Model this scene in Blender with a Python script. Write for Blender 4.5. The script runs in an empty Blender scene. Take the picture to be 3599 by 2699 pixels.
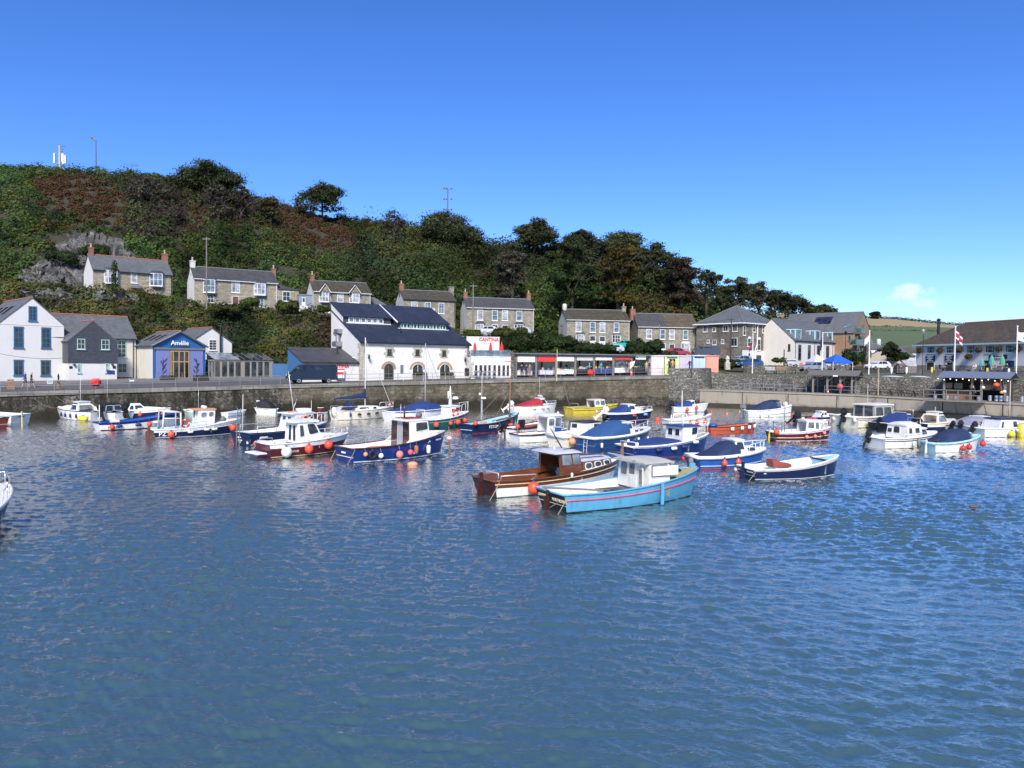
import bpy,bmesh,math,random
import numpy as np
from mathutils import Vector,Matrix
random.seed(7)
R=math.radians
sc=bpy.context.scene
COL=sc.collection
F,CX,CY,H=2700.0,1799.5,1349.5,5.9
PITCH,ROLL=1.58,0.6
RC=(Matrix.Rotation(R(90-PITCH),3,'X')@Matrix.Rotation(R(ROLL),3,'Z'))
def ray(u,v):
 d=RC@Vector(((u-CX)/F,-(v-CY)/F,-1.0))
 return d/d.y
def at(u,v,Y):
 d=ray(u,v);return Vector((d.x*Y,Y,H+d.z*Y))
def onz(u,v,z=0.0):
 d=ray(u,v);t=(z-H)/d.z;return Vector((d.x*t,t,z))
def xat(u,Y):return at(u,1275,Y).x
def zat(u,v,Y):return at(u,v,Y).z
cam=bpy.data.cameras.new("camera");camo=bpy.data.objects.new("camera",cam);COL.objects.link(camo)
camo.matrix_world=Matrix.Translation((0,0,H))@RC.to_4x4()
cam.sensor_width=36;cam.lens=36*F/3599;cam.clip_start=0.3;cam.clip_end=6000
sc.camera=camo
def tag(o,label=None,cat=None,group=None,kind=None):
 if label:o['label']=label
 if cat:o['category']=cat
 if group:o['group']=group
 if kind:o['kind']=kind
 return o
def thing(name,label,cat,loc=(0,0,0),rz=0.0,group=None,scale=1.0):
 o=bpy.data.objects.new(name,None);COL.objects.link(o)
 o.location=loc;o.rotation_euler=(0,0,rz);o.scale=(scale,)*3
 o.empty_display_size=.2
 return tag(o,label,cat,group)
def put(name,mesh,parent=None):
 o=bpy.data.objects.new(name,mesh);COL.objects.link(o)
 if parent is not None:o.parent=parent
 return o
def copy_tree(o,parent=None):
 c=o.copy();COL.objects.link(c)
 if parent is not None:c.parent=parent
 for ch in list(o.children):copy_tree(ch,c)
 return c
MATS={}
def nodes(m):
 m.use_nodes=True
 nt=m.node_tree
 return nt,nt.nodes,nt.links,nt.nodes["Principled BSDF"]
def pm(name,col,rough=.6,var=.12,scale=2.0,bump=0.0,bscale=20.0,metal=0.0,spec=.5,stretch=(1,1,1),dirt=None,coat=0.0):
 if name in MATS:return MATS[name]
 m=bpy.data.materials.new(name);nt,N,L,b=nodes(m)
 b.inputs['Roughness'].default_value=rough;b.inputs['Metallic'].default_value=metal
 b.inputs['Specular IOR Level'].default_value=spec;b.inputs['Coat Weight'].default_value=coat
 tc=N.new('ShaderNodeTexCoord');mp=N.new('ShaderNodeMapping');mp.inputs['Scale'].default_value=stretch
 L.new(tc.outputs['Object'],mp.inputs['Vector'])
 nz=N.new('ShaderNodeTexNoise');nz.inputs['Scale'].default_value=scale;nz.inputs['Detail'].default_value=6;nz.inputs['Roughness'].default_value=.65
 L.new(mp.outputs[0],nz.inputs['Vector'])
 rp=N.new('ShaderNodeValToRGB');L.new(nz.outputs['Fac'],rp.inputs['Fac'])
 c=np.array(col[:3]);rp.color_ramp.elements[0].position=.3;rp.color_ramp.elements[1].position=.7
 lo=np.array(dirt)if dirt else c*(1-var)
 rp.color_ramp.elements[0].color=(*(lo),1);rp.color_ramp.elements[1].color=(*np.clip(c*(1+var*.6),0,.92),1)
 if dirt:
  e=rp.color_ramp.elements.new(.42);e.color=(*c,1)
 L.new(rp.outputs['Color'],b.inputs['Base Color'])
 if bump:
  n2=N.new('ShaderNodeTexNoise');n2.inputs['Scale'].default_value=bscale;n2.inputs['Detail'].default_value=5
  L.new(mp.outputs[0],n2.inputs['Vector'])
  bp=N.new('ShaderNodeBump');bp.inputs['Strength'].default_value=bump;bp.inputs['Distance'].default_value=.03
  L.new(n2.outputs['Fac'],bp.inputs['Height']);L.new(bp.outputs[0],b.inputs['Normal'])
 MATS[name]=m;return m
def masonry(name,cols,mortar,bw=.55,bh=.26,msize=.018,rough=.9,dirtcol=(.05,.05,.04),dirtamt=.45,dscale=.35,dstretch=(1,1,.35),xy=(1,1),bump=.6,warp=.05,dlo=.48):
 if name in MATS:return MATS[name]
 m=bpy.data.materials.new(name);nt,N,L,b=nodes(m)
 b.inputs['Roughness'].default_value=rough;b.inputs['Specular IOR Level'].default_value=.3
 tc=N.new('ShaderNodeTexCoord');sp=N.new('ShaderNodeSeparateXYZ');L.new(tc.outputs['Object'],sp.inputs[0])
 def math_(op,a,bb):
  n=N.new('ShaderNodeMath');n.operation=op
  for i,q in enumerate((a,bb)):
   if isinstance(q,(int,float)):n.inputs[i].default_value=q
   else:L.new(q,n.inputs[i])
  return n.outputs[0]
 al=math_('ADD',math_('MULTIPLY',sp.outputs[0],xy[0]),math_('MULTIPLY',sp.outputs[1],xy[1]))
 cb=N.new('ShaderNodeCombineXYZ');L.new(al,cb.inputs[0]);L.new(sp.outputs[2],cb.inputs[1])
 vec=cb.outputs[0]
 if warp:
  wn=N.new('ShaderNodeTexNoise');wn.inputs['Scale'].default_value=2.2;L.new(tc.outputs['Object'],wn.inputs['Vector'])
  sb=N.new('ShaderNodeVectorMath');sb.operation='SUBTRACT';L.new(wn.outputs['Color'],sb.inputs[0]);sb.inputs[1].default_value=(.5,.5,.5)
  sl=N.new('ShaderNodeVectorMath');sl.operation='SCALE';L.new(sb.outputs[0],sl.inputs[0]);sl.inputs['Scale'].default_value=warp*4
  ad=N.new('ShaderNodeVectorMath');L.new(vec,ad.inputs[0]);L.new(sl.outputs[0],ad.inputs[1]);vec=ad.outputs[0]
 br=N.new('ShaderNodeTexBrick');L.new(vec,br.inputs['Vector'])
 br.inputs['Scale'].default_value=1;br.inputs['Brick Width'].default_value=bw;br.inputs['Row Height'].default_value=bh
 br.inputs['Mortar Size'].default_value=msize;br.inputs['Mortar Smooth'].default_value=.3
 br.inputs['Color1'].default_value=(0,0,0,1);br.inputs['Color2'].default_value=(1,1,1,1);br.inputs['Mortar'].default_value=(.5,.5,.5,1)
 br.offset=.43;br.squash=.8;br.squash_frequency=3
 n1=N.new('ShaderNodeTexNoise');n1.inputs['Scale'].default_value=5;n1.inputs['Detail'].default_value=6;L.new(tc.outputs['Object'],n1.inputs['Vector'])
 vo=N.new('ShaderNodeTexVoronoi');vo.inputs['Scale'].default_value=1/bw;L.new(vec,vo.inputs['Vector'])
 t=math_('ADD',math_('MULTIPLY',br.outputs['Color'],.45),math_('MULTIPLY',n1.outputs['Fac'],.75))
 rp=N.new('ShaderNodeValToRGB');L.new(t,rp.inputs['Fac'])
 els=rp.color_ramp.elements
 k=len(cols)
 for i,c in enumerate(cols):
  p=.15+.75*i/max(1,k-1)
  e=els[i]if i<2 else els.new(p)
  e.position=p;e.color=(*c,1)
 mx=N.new('ShaderNodeMix');mx.data_type='RGBA';L.new(br.outputs['Fac'],mx.inputs['Factor']);L.new(rp.outputs['Color'],mx.inputs['A']);mx.inputs['B'].default_value=(*mortar,1)
 mp=N.new('ShaderNodeMapping');mp.inputs['Scale'].default_value=dstretch;L.new(tc.outputs['Object'],mp.inputs['Vector'])
 n2=N.new('ShaderNodeTexNoise');n2.inputs['Scale'].default_value=dscale;n2.inputs['Detail'].default_value=8;n2.inputs['Roughness'].default_value=.7;L.new(mp.outputs[0],n2.inputs['Vector'])
 r2=N.new('ShaderNodeMapRange');r2.inputs['From Min'].default_value=dlo;r2.inputs['From Max'].default_value=dlo+.2;r2.inputs['To Max'].default_value=dirtamt
 L.new(n2.outputs['Fac'],r2.inputs['Value'])
 m2=N.new('ShaderNodeMix');m2.data_type='RGBA';L.new(r2.outputs[0],m2.inputs['Factor']);L.new(mx.outputs['Result'],m2.inputs['A']);m2.inputs['B'].default_value=(*dirtcol,1)
 L.new(m2.outputs['Result'],b.inputs['Base Color'])
 if bump:
  hh=math_('SUBTRACT',math_('MULTIPLY',n1.outputs['Fac'],.6),br.outputs['Fac'])
  bp=N.new('ShaderNodeBump');bp.inputs['Strength'].default_value=bump;bp.inputs['Distance'].default_value=.05
  L.new(hh,bp.inputs['Height']);L.new(bp.outputs[0],b.inputs['Normal'])
 m['out']=1
 MATS[name]=m;return m
def glassy(name,col=(.02,.025,.03),rough=.06):
 if name in MATS:return MATS[name]
 m=bpy.data.materials.new(name);nt,N,L,b=nodes(m)
 tc=N.new('ShaderNodeTexCoord');nz=N.new('ShaderNodeTexNoise');nz.inputs['Scale'].default_value=1.3
 L.new(tc.outputs['Object'],nz.inputs['Vector'])
 rp=N.new('ShaderNodeValToRGB');L.new(nz.outputs['Fac'],rp.inputs['Fac'])
 c=np.array(col);rp.color_ramp.elements[0].position=.35;rp.color_ramp.elements[1].position=.65
 rp.color_ramp.elements[0].color=(*(c*.5),1);rp.color_ramp.elements[1].color=(*(c*1.7),1)
 L.new(rp.outputs[0],b.inputs['Base Color'])
 b.inputs['Roughness'].default_value=rough;b.inputs['Specular IOR Level'].default_value=.7
 MATS[name]=m;return m
class MB:
 def __init__(s):s.v=[];s.f=[];s.m=[]
 def add(s,vs,fs,m=0):
  o=len(s.v);s.v+=[tuple(x)for x in vs]
  s.f+=[tuple(o+i for i in f)for f in fs]
  s.m+=([m]*len(fs)if isinstance(m,int)else list(m));return s
 def quad(s,a,b,c,d,m=0):return s.add([a,b,c,d],[(0,1,2,3)],m)
 def poly(s,pts,m=0):return s.add(pts,[tuple(range(len(pts)))],m)
 def box(s,x0,x1,y0,y1,z0,z1,m=0,M=None):
  vs=[(x0,y0,z0),(x1,y0,z0),(x1,y1,z0),(x0,y1,z0),(x0,y0,z1),(x1,y0,z1),(x1,y1,z1),(x0,y1,z1)]
  if M is not None:vs=[M@Vector(q)for q in vs]
  return s.add(vs,[(0,3,2,1),(4,5,6,7),(0,1,5,4),(1,2,6,5),(2,3,7,6),(3,0,4,7)],m)
 def bbox(s,x0,x1,y0,y1,z0,z1,bv=.03,m=0,M=None):
  bm=bmesh.new();bmesh.ops.create_cube(bm,size=1)
  for q in bm.verts:q.co=Vector(((x0+x1)/2+q.co.x*(x1-x0),(y0+y1)/2+q.co.y*(y1-y0),(z0+z1)/2+q.co.z*(z1-z0)))
  bmesh.ops.bevel(bm,geom=bm.edges[:],offset=min(bv,.45*min(x1-x0,y1-y0,z1-z0)),segments=2,affect='EDGES')
  if M is not None:bm.transform(M)
  bm.verts.index_update()
  s.add([q.co.copy()for q in bm.verts],[[q.index for q in f.verts]for f in bm.faces],m);bm.free();return s
 def slab(s,pts,thick,m=0,m2=None):
  P=[Vector(p)for p in pts];n=Vector((0,0,0));k=len(P)
  for i in range(k):n+=P[i].cross(P[(i+1)%k])
  n.normalize();Q=[p+n*thick for p in P]
  fs=[tuple(range(k))[::-1],tuple(range(k,2*k))]+[(i,(i+1)%k,k+(i+1)%k,k+i)for i in range(k)]
  mm=[m]*len(fs)
  if m2 is not None:mm[0]=m2
  return s.add(P+Q,fs,mm)
 def tube(s,pts,r,n=8,m=0,caps=True):
  P=[Vector(p)for p in pts];k=len(P);rr=r if hasattr(r,'__len__')else[r]*k
  vs=[];up=None
  for i in range(k):
   t=(P[min(i+1,k-1)]-P[max(i-1,0)])
   if t.length<1e-9:t=Vector((0,0,1))
   t.normalize()
   if up is None:up=Vector((0,0,1))if abs(t.z)<.9 else Vector((1,0,0))
   a=t.cross(up)
   if a.length<1e-6:a=t.cross(Vector((1,.3,0)))
   a.normalize();b=a.cross(t);up=b
   for j in range(n):
    w=2*math.pi*j/n;vs.append(P[i]+(a*math.cos(w)+b*math.sin(w))*rr[i])
  fs=[(i*n+j,i*n+(j+1)%n,(i+1)*n+(j+1)%n,(i+1)*n+j)for i in range(k-1)for j in range(n)]
  if caps:fs+=[tuple(range(n))[::-1],tuple(range((k-1)*n,k*n))]
  return s.add(vs,fs,m)
 def lathe(s,prof,c=(0,0,0),n=14,m=0,M=None):
  vs=[];C=Vector(c)
  for(r,z)in prof:
   for j in range(n):
    w=2*math.pi*j/n;q=Vector((r*math.cos(w),r*math.sin(w),z))
    vs.append((M@q if M is not None else q)+C)
  k=len(prof)
  fs=[(i*n+j,i*n+(j+1)%n,(i+1)*n+(j+1)%n,(i+1)*n+j)for i in range(k-1)for j in range(n)]
  if prof[0][0]>1e-4:fs.append(tuple(range(n))[::-1])
  if prof[-1][0]>1e-4:fs.append(tuple(range((k-1)*n,k*n)))
  return s.add(vs,fs,m)
 def ball(s,c,r,n=14,k=9,m=0,sc=(1,1,1)):
  pr=[(math.sin(math.pi*i/k),-math.cos(math.pi*i/k))for i in range(k+1)]
  M=Matrix.Diagonal((r*sc[0],r*sc[1],r*sc[2])).to_3x3()
  pr[0]=(0.001,-1);pr[-1]=(0.001,1)
  return s.lathe(pr,c,n,m,M)
 def torus(s,c,R1,r,M=None,n=20,k=8,m=0,mfun=None):
  vs=[];C=Vector(c);fs=[];mm=[]
  for i in range(n):
   a=2*math.pi*i/n
   for j in range(k):
    b=2*math.pi*j/k
    q=Vector(((R1+r*math.cos(b))*math.cos(a),(R1+r*math.cos(b))*math.sin(a),r*math.sin(b)))
    vs.append((M@q if M is not None else q)+C)
    fs.append((i*k+j,((i+1)%n)*k+j,((i+1)%n)*k+(j+1)%k,i*k+(j+1)%k));mm.append(mfun(i)if mfun else m)
  return s.add(vs,fs,mm)
 def grid(s,P,m=0,flip=False):
  a,b=len(P),len(P[0]);vs=[p for row in P for p in row]
  fs=[(i*b+j,i*b+j+1,(i+1)*b+j+1,(i+1)*b+j)for i in range(a-1)for j in range(b-1)]
  if flip:fs=[f[::-1]for f in fs]
  if callable(m):m=[m(i,j)for i in range(a-1)for j in range(b-1)]
  return s.add(vs,fs,m)
 def build(s,name,mats,parent=None,smooth=False,angle=None):
  me=bpy.data.meshes.new(name);me.from_pydata(s.v,[],s.f);me.update()
  for q in(mats if isinstance(mats,(list,tuple))else[mats]):me.materials.append(q)
  me.polygons.foreach_set('material_index',s.m)
  if smooth:
   me.polygons.foreach_set('use_smooth',[True]*len(s.f))
   if angle:
    try:me.set_sharp_from_angle(angle=R(angle))
    except Exception:pass
  return put(name,me,parent)
def text_mesh(s,size,mat,name,parent=None,M=None,bold=0.0,extrude=.01):
 if s[0]=='#':
  w_=float(s[1:])*size/2;mb=MB().box(-w_,w_,-extrude,0,-size*.34,size*.34,0,M);return mb.build(name,mat,parent)
 cu=bpy.data.curves.new(name,'FONT');cu.body=s;cu.size=size;cu.align_x='CENTER';cu.align_y='CENTER'
 cu.extrude=extrude;cu.offset=bold;cu.resolution_u=2
 t=bpy.data.objects.new(name,cu);COL.objects.link(t)
 dg=bpy.context.evaluated_depsgraph_get();dg.update()
 me=bpy.data.meshes.new_from_object(t.evaluated_get(dg));bpy.data.objects.remove(t);bpy.data.curves.remove(cu)
 me.transform(Matrix.Rotation(R(90),4,'X'))
 if M is not None:me.transform(M)
 me.materials.clear();me.materials.append(mat);me.name=name
 return put(name,me,parent)
def np_mesh(name,verts,faces,mats,parent=None,colors=None,smooth=False,normals=None):
 me=bpy.data.meshes.new(name);n,k=faces.shape
 me.vertices.add(len(verts));me.vertices.foreach_set('co',np.ascontiguousarray(verts,dtype=np.float32).ravel())
 me.loops.add(n*k);me.loops.foreach_set('vertex_index',faces.astype(np.int32).ravel())
 me.polygons.add(n);me.polygons.foreach_set('loop_start',np.arange(0,n*k,k,dtype=np.int32))
 try:me.polygons.foreach_set('loop_total',np.full(n,k,dtype=np.int32))
 except Exception:pass
 me.update(calc_edges=True)
 if smooth:me.polygons.foreach_set('use_smooth',np.ones(n,dtype=bool))
 if colors is not None:
  at_=me.color_attributes.new('Col','FLOAT_COLOR','POINT')
  at_.data.foreach_set('color',np.hstack([colors,np.ones((len(verts),1))]).astype(np.float32).ravel())
 for q in mats:me.materials.append(q)
 return put(name,me,parent)
SUN_EL,SUN_AZ=40.0,183.0
w=bpy.data.worlds.new("World");sc.world=w;w.use_nodes=True
nt=w.node_tree;N,L=nt.nodes,nt.links
bg=N['Background'];bg.inputs['Strength'].default_value=.115
sky=N.new('ShaderNodeTexSky');sky.sky_type='NISHITA';sky.sun_disc=False
sky.sun_elevation=R(SUN_EL);sky.sun_rotation=R(SUN_AZ);sky.air_density=1.0;sky.dust_density=.12;sky.ozone_density=2.6;sky.altitude=0
hs=N.new('ShaderNodeHueSaturation');hs.inputs['Saturation'].default_value=1.18;
g0=N.new('ShaderNodeVectorMath');g0.operation='SCALE';g0.inputs['Scale'].default_value=.16;L.new(sky.outputs[0],g0.inputs[0])
g1=N.new('ShaderNodeGamma');g1.inputs['Gamma'].default_value=1.08;L.new(g0.outputs[0],g1.inputs['Color'])
g2=N.new('ShaderNodeVectorMath');g2.operation='SCALE';g2.inputs['Scale'].default_value=1/.16;L.new(g1.outputs[0],g2.inputs[0])
L.new(g2.outputs[0],hs.inputs['Color'])
tc=N.new('ShaderNodeTexCoord')
def vmath(op,a,b=None):
 n=N.new('ShaderNodeVectorMath');n.operation=op
 for i,q in enumerate((a,b)):
  if q is None:continue
  if isinstance(q,tuple):n.inputs[i].default_value=q
  else:L.new(q,n.inputs[i])
 return n
def smath(op,a,b=0.0,cl=False):
 n=N.new('ShaderNodeMath');n.operation=op;n.use_clamp=cl
 for i,q in enumerate((a,b)):
  if isinstance(q,(int,float)):n.inputs[i].default_value=q
  else:L.new(q,n.inputs[i])
 return n.outputs[0]
cn=N.new('ShaderNodeTexNoise');cn.inputs['Scale'].default_value=58;cn.inputs['Detail'].default_value=7;cn.inputs['Roughness'].default_value=.55
L.new(tc.outputs['Generated'],cn.inputs['Vector'])
def puff(u,v,wu,wv,amt):
 d=ray(u,v).normalized();ex=Vector((d.y,-d.x,0)).normalized();ez=d.cross(ex)*-1
 ex,ez=ex*(F/wu),ez*(F/wv)
 q=vmath('SUBTRACT',tc.outputs['Generated'],tuple(d)).outputs[0]
 a=vmath('DOT_PRODUCT',q,tuple(ex)).outputs['Value'];b=vmath('DOT_PRODUCT',q,tuple(ez)).outputs['Value']
 r2=smath('ADD',smath('MULTIPLY',a,a),smath('MULTIPLY',b,b))
 return smath('MULTIPLY',smath('SUBTRACT',1.0,r2,True),amt)
m=None
for P in[(3200,1022,70,30,1.15),(3150,1050,70,20,.75),(3262,1070,66,24,1.0),(3235,1010,46,22,.7),(3275,1035,34,26,.5),(3080,1062,80,18,.25),(2830,1046,60,16,.14),(3560,1060,90,40,.2)]:
 q=puff(*P);m=q if m is None else smath('ADD',m,q)
dens=smath('MULTIPLY',m,smath('MULTIPLY',smath('SUBTRACT',cn.outputs['Fac'],.33),3.0),True)
cr=N.new('ShaderNodeMapRange');cr.interpolation_type='SMOOTHSTEP';cr.inputs['From Min'].default_value=.12;cr.inputs['From Max'].default_value=1.35;cr.inputs['To Max'].default_value=.72
L.new(dens,cr.inputs['Value'])
mxc=N.new('ShaderNodeMix');mxc.data_type='RGBA';L.new(cr.outputs[0],mxc.inputs['Factor']);tn=N.new('ShaderNodeVectorMath');tn.operation='MULTIPLY';tn.inputs[1].default_value=(.54,.665,1.0);L.new(hs.outputs['Color'],tn.inputs[0]);L.new(tn.outputs[0],mxc.inputs['A']);mxc.inputs['B'].default_value=(5.6,5.9,6.7,1)
L.new(mxc.outputs['Result'],bg.inputs['Color'])
sun=bpy.data.lights.new("sun",'SUN');sun.energy=3.7;sun.angle=R(15);sun.color=(1,.92,.80)
so=bpy.data.objects.new("sun",sun);COL.objects.link(so)
sd=Vector((math.sin(R(SUN_AZ))*math.cos(R(SUN_EL)),math.cos(R(SUN_AZ))*math.cos(R(SUN_EL)),math.sin(R(SUN_EL))))
so.rotation_euler=sd.to_track_quat('Z','Y').to_euler();so.location=sd*60
sc.view_settings.view_transform='Standard';sc.view_settings.look='None';sc.view_settings.gamma=1;sc.view_settings.exposure=.72
sc.cycles.max_bounces=6;sc.cycles.diffuse_bounces=2;sc.cycles.glossy_bounces=3;sc.cycles.transmission_bounces=3
def build_water():
 rng=np.random.default_rng(5)
 rows,cols=1050,1000
 Y=5.0*(122/5.0)**(np.linspace(0,1,rows))
 T=np.linspace(-.86,.86,cols)
 YY=np.repeat(Y[:,None],cols,1);XX=YY*T[None,:]
 pat=1+.28*np.sin(XX*.21+YY*.13+1)+.2*np.sin(XX*.11-YY*.27+2.2)+.17*np.sin(XX*.47+YY*.31)
 pat*=np.clip(.92+.018*XX,.62,1.3)
 dy=np.gradient(Y)[:,None];dx=(YY[:,:1]*(T[1]-T[0]))
 Z=np.zeros_like(XX);n=84
 for i in range(n):
  lam=math.exp(rng.uniform(math.log(.13),math.log(.95)))
  th=R(rng.normal(70,32))if i%5 else R(rng.normal(115,25))
  kx,ky=2*math.pi/lam*math.cos(th),2*math.pi/lam*math.sin(th)
  ly=2*math.pi/max(abs(ky),1e-3);lx=2*math.pi/max(abs(kx),1e-3)
  att=np.clip((ly/dy-2.2)/3,0,1)*np.clip((lx/dx-2.2)/3,0,1)
  a=.037*lam/(2*math.pi)*(1.0 if lam>.5 else .8)
  ph=kx*XX+ky*YY+rng.uniform(0,6.28)+.6*np.sin(.35*XX+i)+.5*np.sin(.3*YY+2*i)
  Z+=a*att*(np.sin(ph)+.38*np.sin(2*ph)+.14*np.sin(3*ph))
 Z*=pat
 V=np.stack([XX,YY,Z],-1).reshape(-1,3)
 idx=np.arange(rows*cols).reshape(rows,cols)
 Fc=np.stack([idx[:-1,:-1],idx[:-1,1:],idx[1:,1:],idx[1:,:-1]],-1).reshape(-1,4)
 mt=bpy.data.materials.new("sea_water");nt,N,L,b=nodes(mt);b.inputs['Base Color'].default_value=(.042,.088,.104,1);b.inputs['Roughness'].default_value=.6;b.inputs['Specular IOR Level'].default_value=0
 tc=N.new('ShaderNodeTexCoord');mp=N.new('ShaderNodeMapping');mp.inputs['Scale'].default_value=(1,1.9,1);mp.inputs['Rotation'].default_value=(0,0,R(-16));L.new(tc.outputs['Object'],mp.inputs['Vector'])
 n1=N.new('ShaderNodeTexNoise');n1.inputs['Scale'].default_value=9;n1.inputs['Detail'].default_value=4;n1.inputs['Roughness'].default_value=.6;n1.inputs['Distortion'].default_value=.6
 L.new(mp.outputs[0],n1.inputs['Vector'])
 bp=N.new('ShaderNodeBump');bp.inputs['Strength'].default_value=.42;bp.inputs['Distance'].default_value=.045;L.new(n1.outputs['Fac'],bp.inputs['Height'])
 fr=N.new('ShaderNodeFresnel');fr.inputs['IOR'].default_value=1.34;L.new(bp.outputs[0],fr.inputs['Normal'])
 mu=N.new('ShaderNodeMath');mu.operation='MULTIPLY';mu.use_clamp=True;mu.inputs[1].default_value=2.45;L.new(fr.outputs[0],mu.inputs[0])
 gl=N.new('ShaderNodeBsdfGlossy');gl.inputs['Roughness'].default_value=.06;gl.inputs['Color'].default_value=(1,.98,.93,1);L.new(bp.outputs[0],gl.inputs['Normal'])
 mx=N.new('ShaderNodeMixShader');L.new(mu.outputs[0],mx.inputs[0]);L.new(b.outputs[0],mx.inputs[1]);L.new(gl.outputs[0],mx.inputs[2]);L.new(mx.outputs[0],N['Material Output'].inputs[0])
 o=np_mesh('harbour_water',V,Fc,[mt],None,None,True);tag(o,'rippled blue green harbour water',None,None,'structure')
 del o['label']
 return mt
WATER=build_water()
Q=[Vector((-80,52.9,2.2)),Vector((-48.6,72.9,2.58)),Vector((-26,87,3.16)),Vector((-3.6,100,3.64)),Vector((24.0,110.2,4.36))]
def offs(P,d):
 out=[]
 for i,p in enumerate(P):
  t=(P[min(i+1,len(P)-1)]-P[max(i-1,0)]);t.z=0;t.normalize()
  out.append(Vector((p.x-t.y*d,p.y+t.x*d,p.z)))
 return out
def dense(P,step=2.0):
 out=[]
 for a,b in zip(P[:-1],P[1:]):
  k=max(1,int((b-a).length/step))
  out+=[a.lerp(b,i/k)for i in range(k)]
 return out+[P[-1]]
def weedify(m,z0=.5,z1=1.15,col=(.018,.016,.010)):
 nt=m.node_tree;N,L=nt.nodes,nt.links;b=N['Principled BSDF'];src=b.inputs['Base Color'].links[0].from_socket
 tc=N.new('ShaderNodeTexCoord');sp=N.new('ShaderNodeSeparateXYZ');L.new(tc.outputs['Object'],sp.inputs[0])
 nz=N.new('ShaderNodeTexNoise');nz.inputs['Scale'].default_value=1.1;nz.inputs['Detail'].default_value=6;L.new(tc.outputs['Object'],nz.inputs['Vector'])
 a=N.new('ShaderNodeMath');a.operation='MULTIPLY_ADD';L.new(nz.outputs['Fac'],a.inputs[0]);a.inputs[1].default_value=-1.5;L.new(sp.outputs[2],a.inputs[2])
 r=N.new('ShaderNodeMapRange');r.inputs['From Min'].default_value=z0-.75;r.inputs['From Max'].default_value=z1-.75;r.inputs['To Min'].default_value=.92;r.inputs['To Max'].default_value=0
 L.new(a.outputs[0],r.inputs['Value'])
 mx=N.new('ShaderNodeMix');mx.data_type='RGBA';L.new(r.outputs[0],mx.inputs['Factor']);L.new(src,mx.inputs['A']);mx.inputs['B'].default_value=(*col,1)
 L.new(mx.outputs['Result'],b.inputs['Base Color']);return m
WALL_L=weedify(masonry('old_quay_stone',[(.03,.028,.022),(.065,.06,.045),(.11,.10,.078),(.20,.19,.155)],(.035,.032,.025),.55,.46,.035,dirtcol=(.014,.015,.009),dirtamt=.97,dscale=.9,dstretch=(1,1,.2),xy=(.85,.53),bump=1.0,warp=.32,dlo=.40),.45,1.0)
WALL_R=weedify(masonry('squared_quay_stone',[(.065,.056,.040),(.11,.095,.068),(.15,.132,.095),(.21,.19,.145)],(.065,.057,.043),.8,.40,.022,dirtcol=(.045,.038,.024),dirtamt=.7,dscale=.4,xy=(.9,.4),bump=.8,warp=.2,dlo=.42),.9,1.6)
COPE=masonry('granite_coping',[(.13,.125,.105),(.2,.19,.165),(.26,.25,.22)],(.06,.055,.05),1.3,.6,.02,dirtamt=.5,xy=(.87,.5),warp=.03)
ASPH=pm('asphalt',(.085,.083,.082),.9,.25,.5,.3,30,dirt=(.05,.05,.05))
def wall_run(name,P,foot,mats,label,cope=.42,lean=.35,grid=1.2,seed=1):
 rng=random.Random(seed);D=dense(P,1.0);mb=MB();rows=[]
 t0=offs(D,0)
 K=7
 for i,p in enumerate(D):
  o1=offs(D,-lean)[i]
  row=[]
  for k in range(K+1):
   f=k/K;z=foot+(p.z-cope-foot)*f
   q=o1.lerp(t0[i],f);j=rng.uniform(-.05,.05)
   row.append((q.x+j*.4,q.y-.0+j,z))
  rows.append(row)
 mb.grid(rows,0)
 a,b_,c=offs(D,-.14),offs(D,.75),offs(D,0)
 cop=[[(c[i].x,c[i].y,p.z-cope),(a[i].x,a[i].y,p.z-cope+.02),(a[i].x,a[i].y,p.z-.03),(a[i].x*.999+b_[i].x*.001,a[i].y+.03,p.z),(b_[i].x,b_[i].y,p.z)]for i,p in enumerate(D)]
 o=mb.build(name,mats[0]);tag(o,label,'harbour wall')
 mb2=MB().grid(cop,0);mb2.build('coping',mats[1],o)
 return o
wall_run('harbour_wall',Q[:3],-.6,(WALL_L,COPE),'dark algae streaked old stone quay wall below the white gabled house and blue restaurant')
wall_run('harbour_wall',Q[2:],-.6,(WALL_R,COPE),'brown squared stone quay wall below the market stalls and white stone house',seed=2)
D=dense(Q,2.0);rows=[]
for d_,dz in((.72,0),(3,.02),(6.5,.1),(9,.45),(14,.55),(22,.6)):
 O=offs(D,d_);rows.append([(O[i].x,O[i].y,p.z+dz)for i,p in enumerate(D)])
tag(MB().grid(rows,0,True).build('quay_road',ASPH,None,True),None,None,None,'structure')
rows=[]
for d_,dz in((8.6,.28),(8.6,.43),(8.8,.46),(14.5,.60)):
 O=offs(D,d_);rows.append([(O[i].x,O[i].y,p.z+dz)for i,p in enumerate(D)])
tag(MB().grid(rows[:],0,True).build('pavement',pm('pavement_slabs',(.17,.16,.15),.9,.2,.8,.2)),None,None,None,'structure')
MUD=pm('weedy_mud',(.030,.027,.020),.55,.5,1.2,.8,6)
rg=random.Random(4);rows=[]
FS=[Vector((-16,92.6,0)),Vector((-3.6,99.6,0)),Vector((10,104.6,0)),Vector((24,109.6,0)),Vector((27,108.0,0)),Vector((43.6,96.8,0)),Vector((57.5,84.2,0)),Vector((76,70.5,0))]
ext=[.3,2.2,2.4,2.0,1.8,3.0,3.2,3.0]
DD=dense(FS,1.0);r0,r1,r2=[],[],[]
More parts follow.
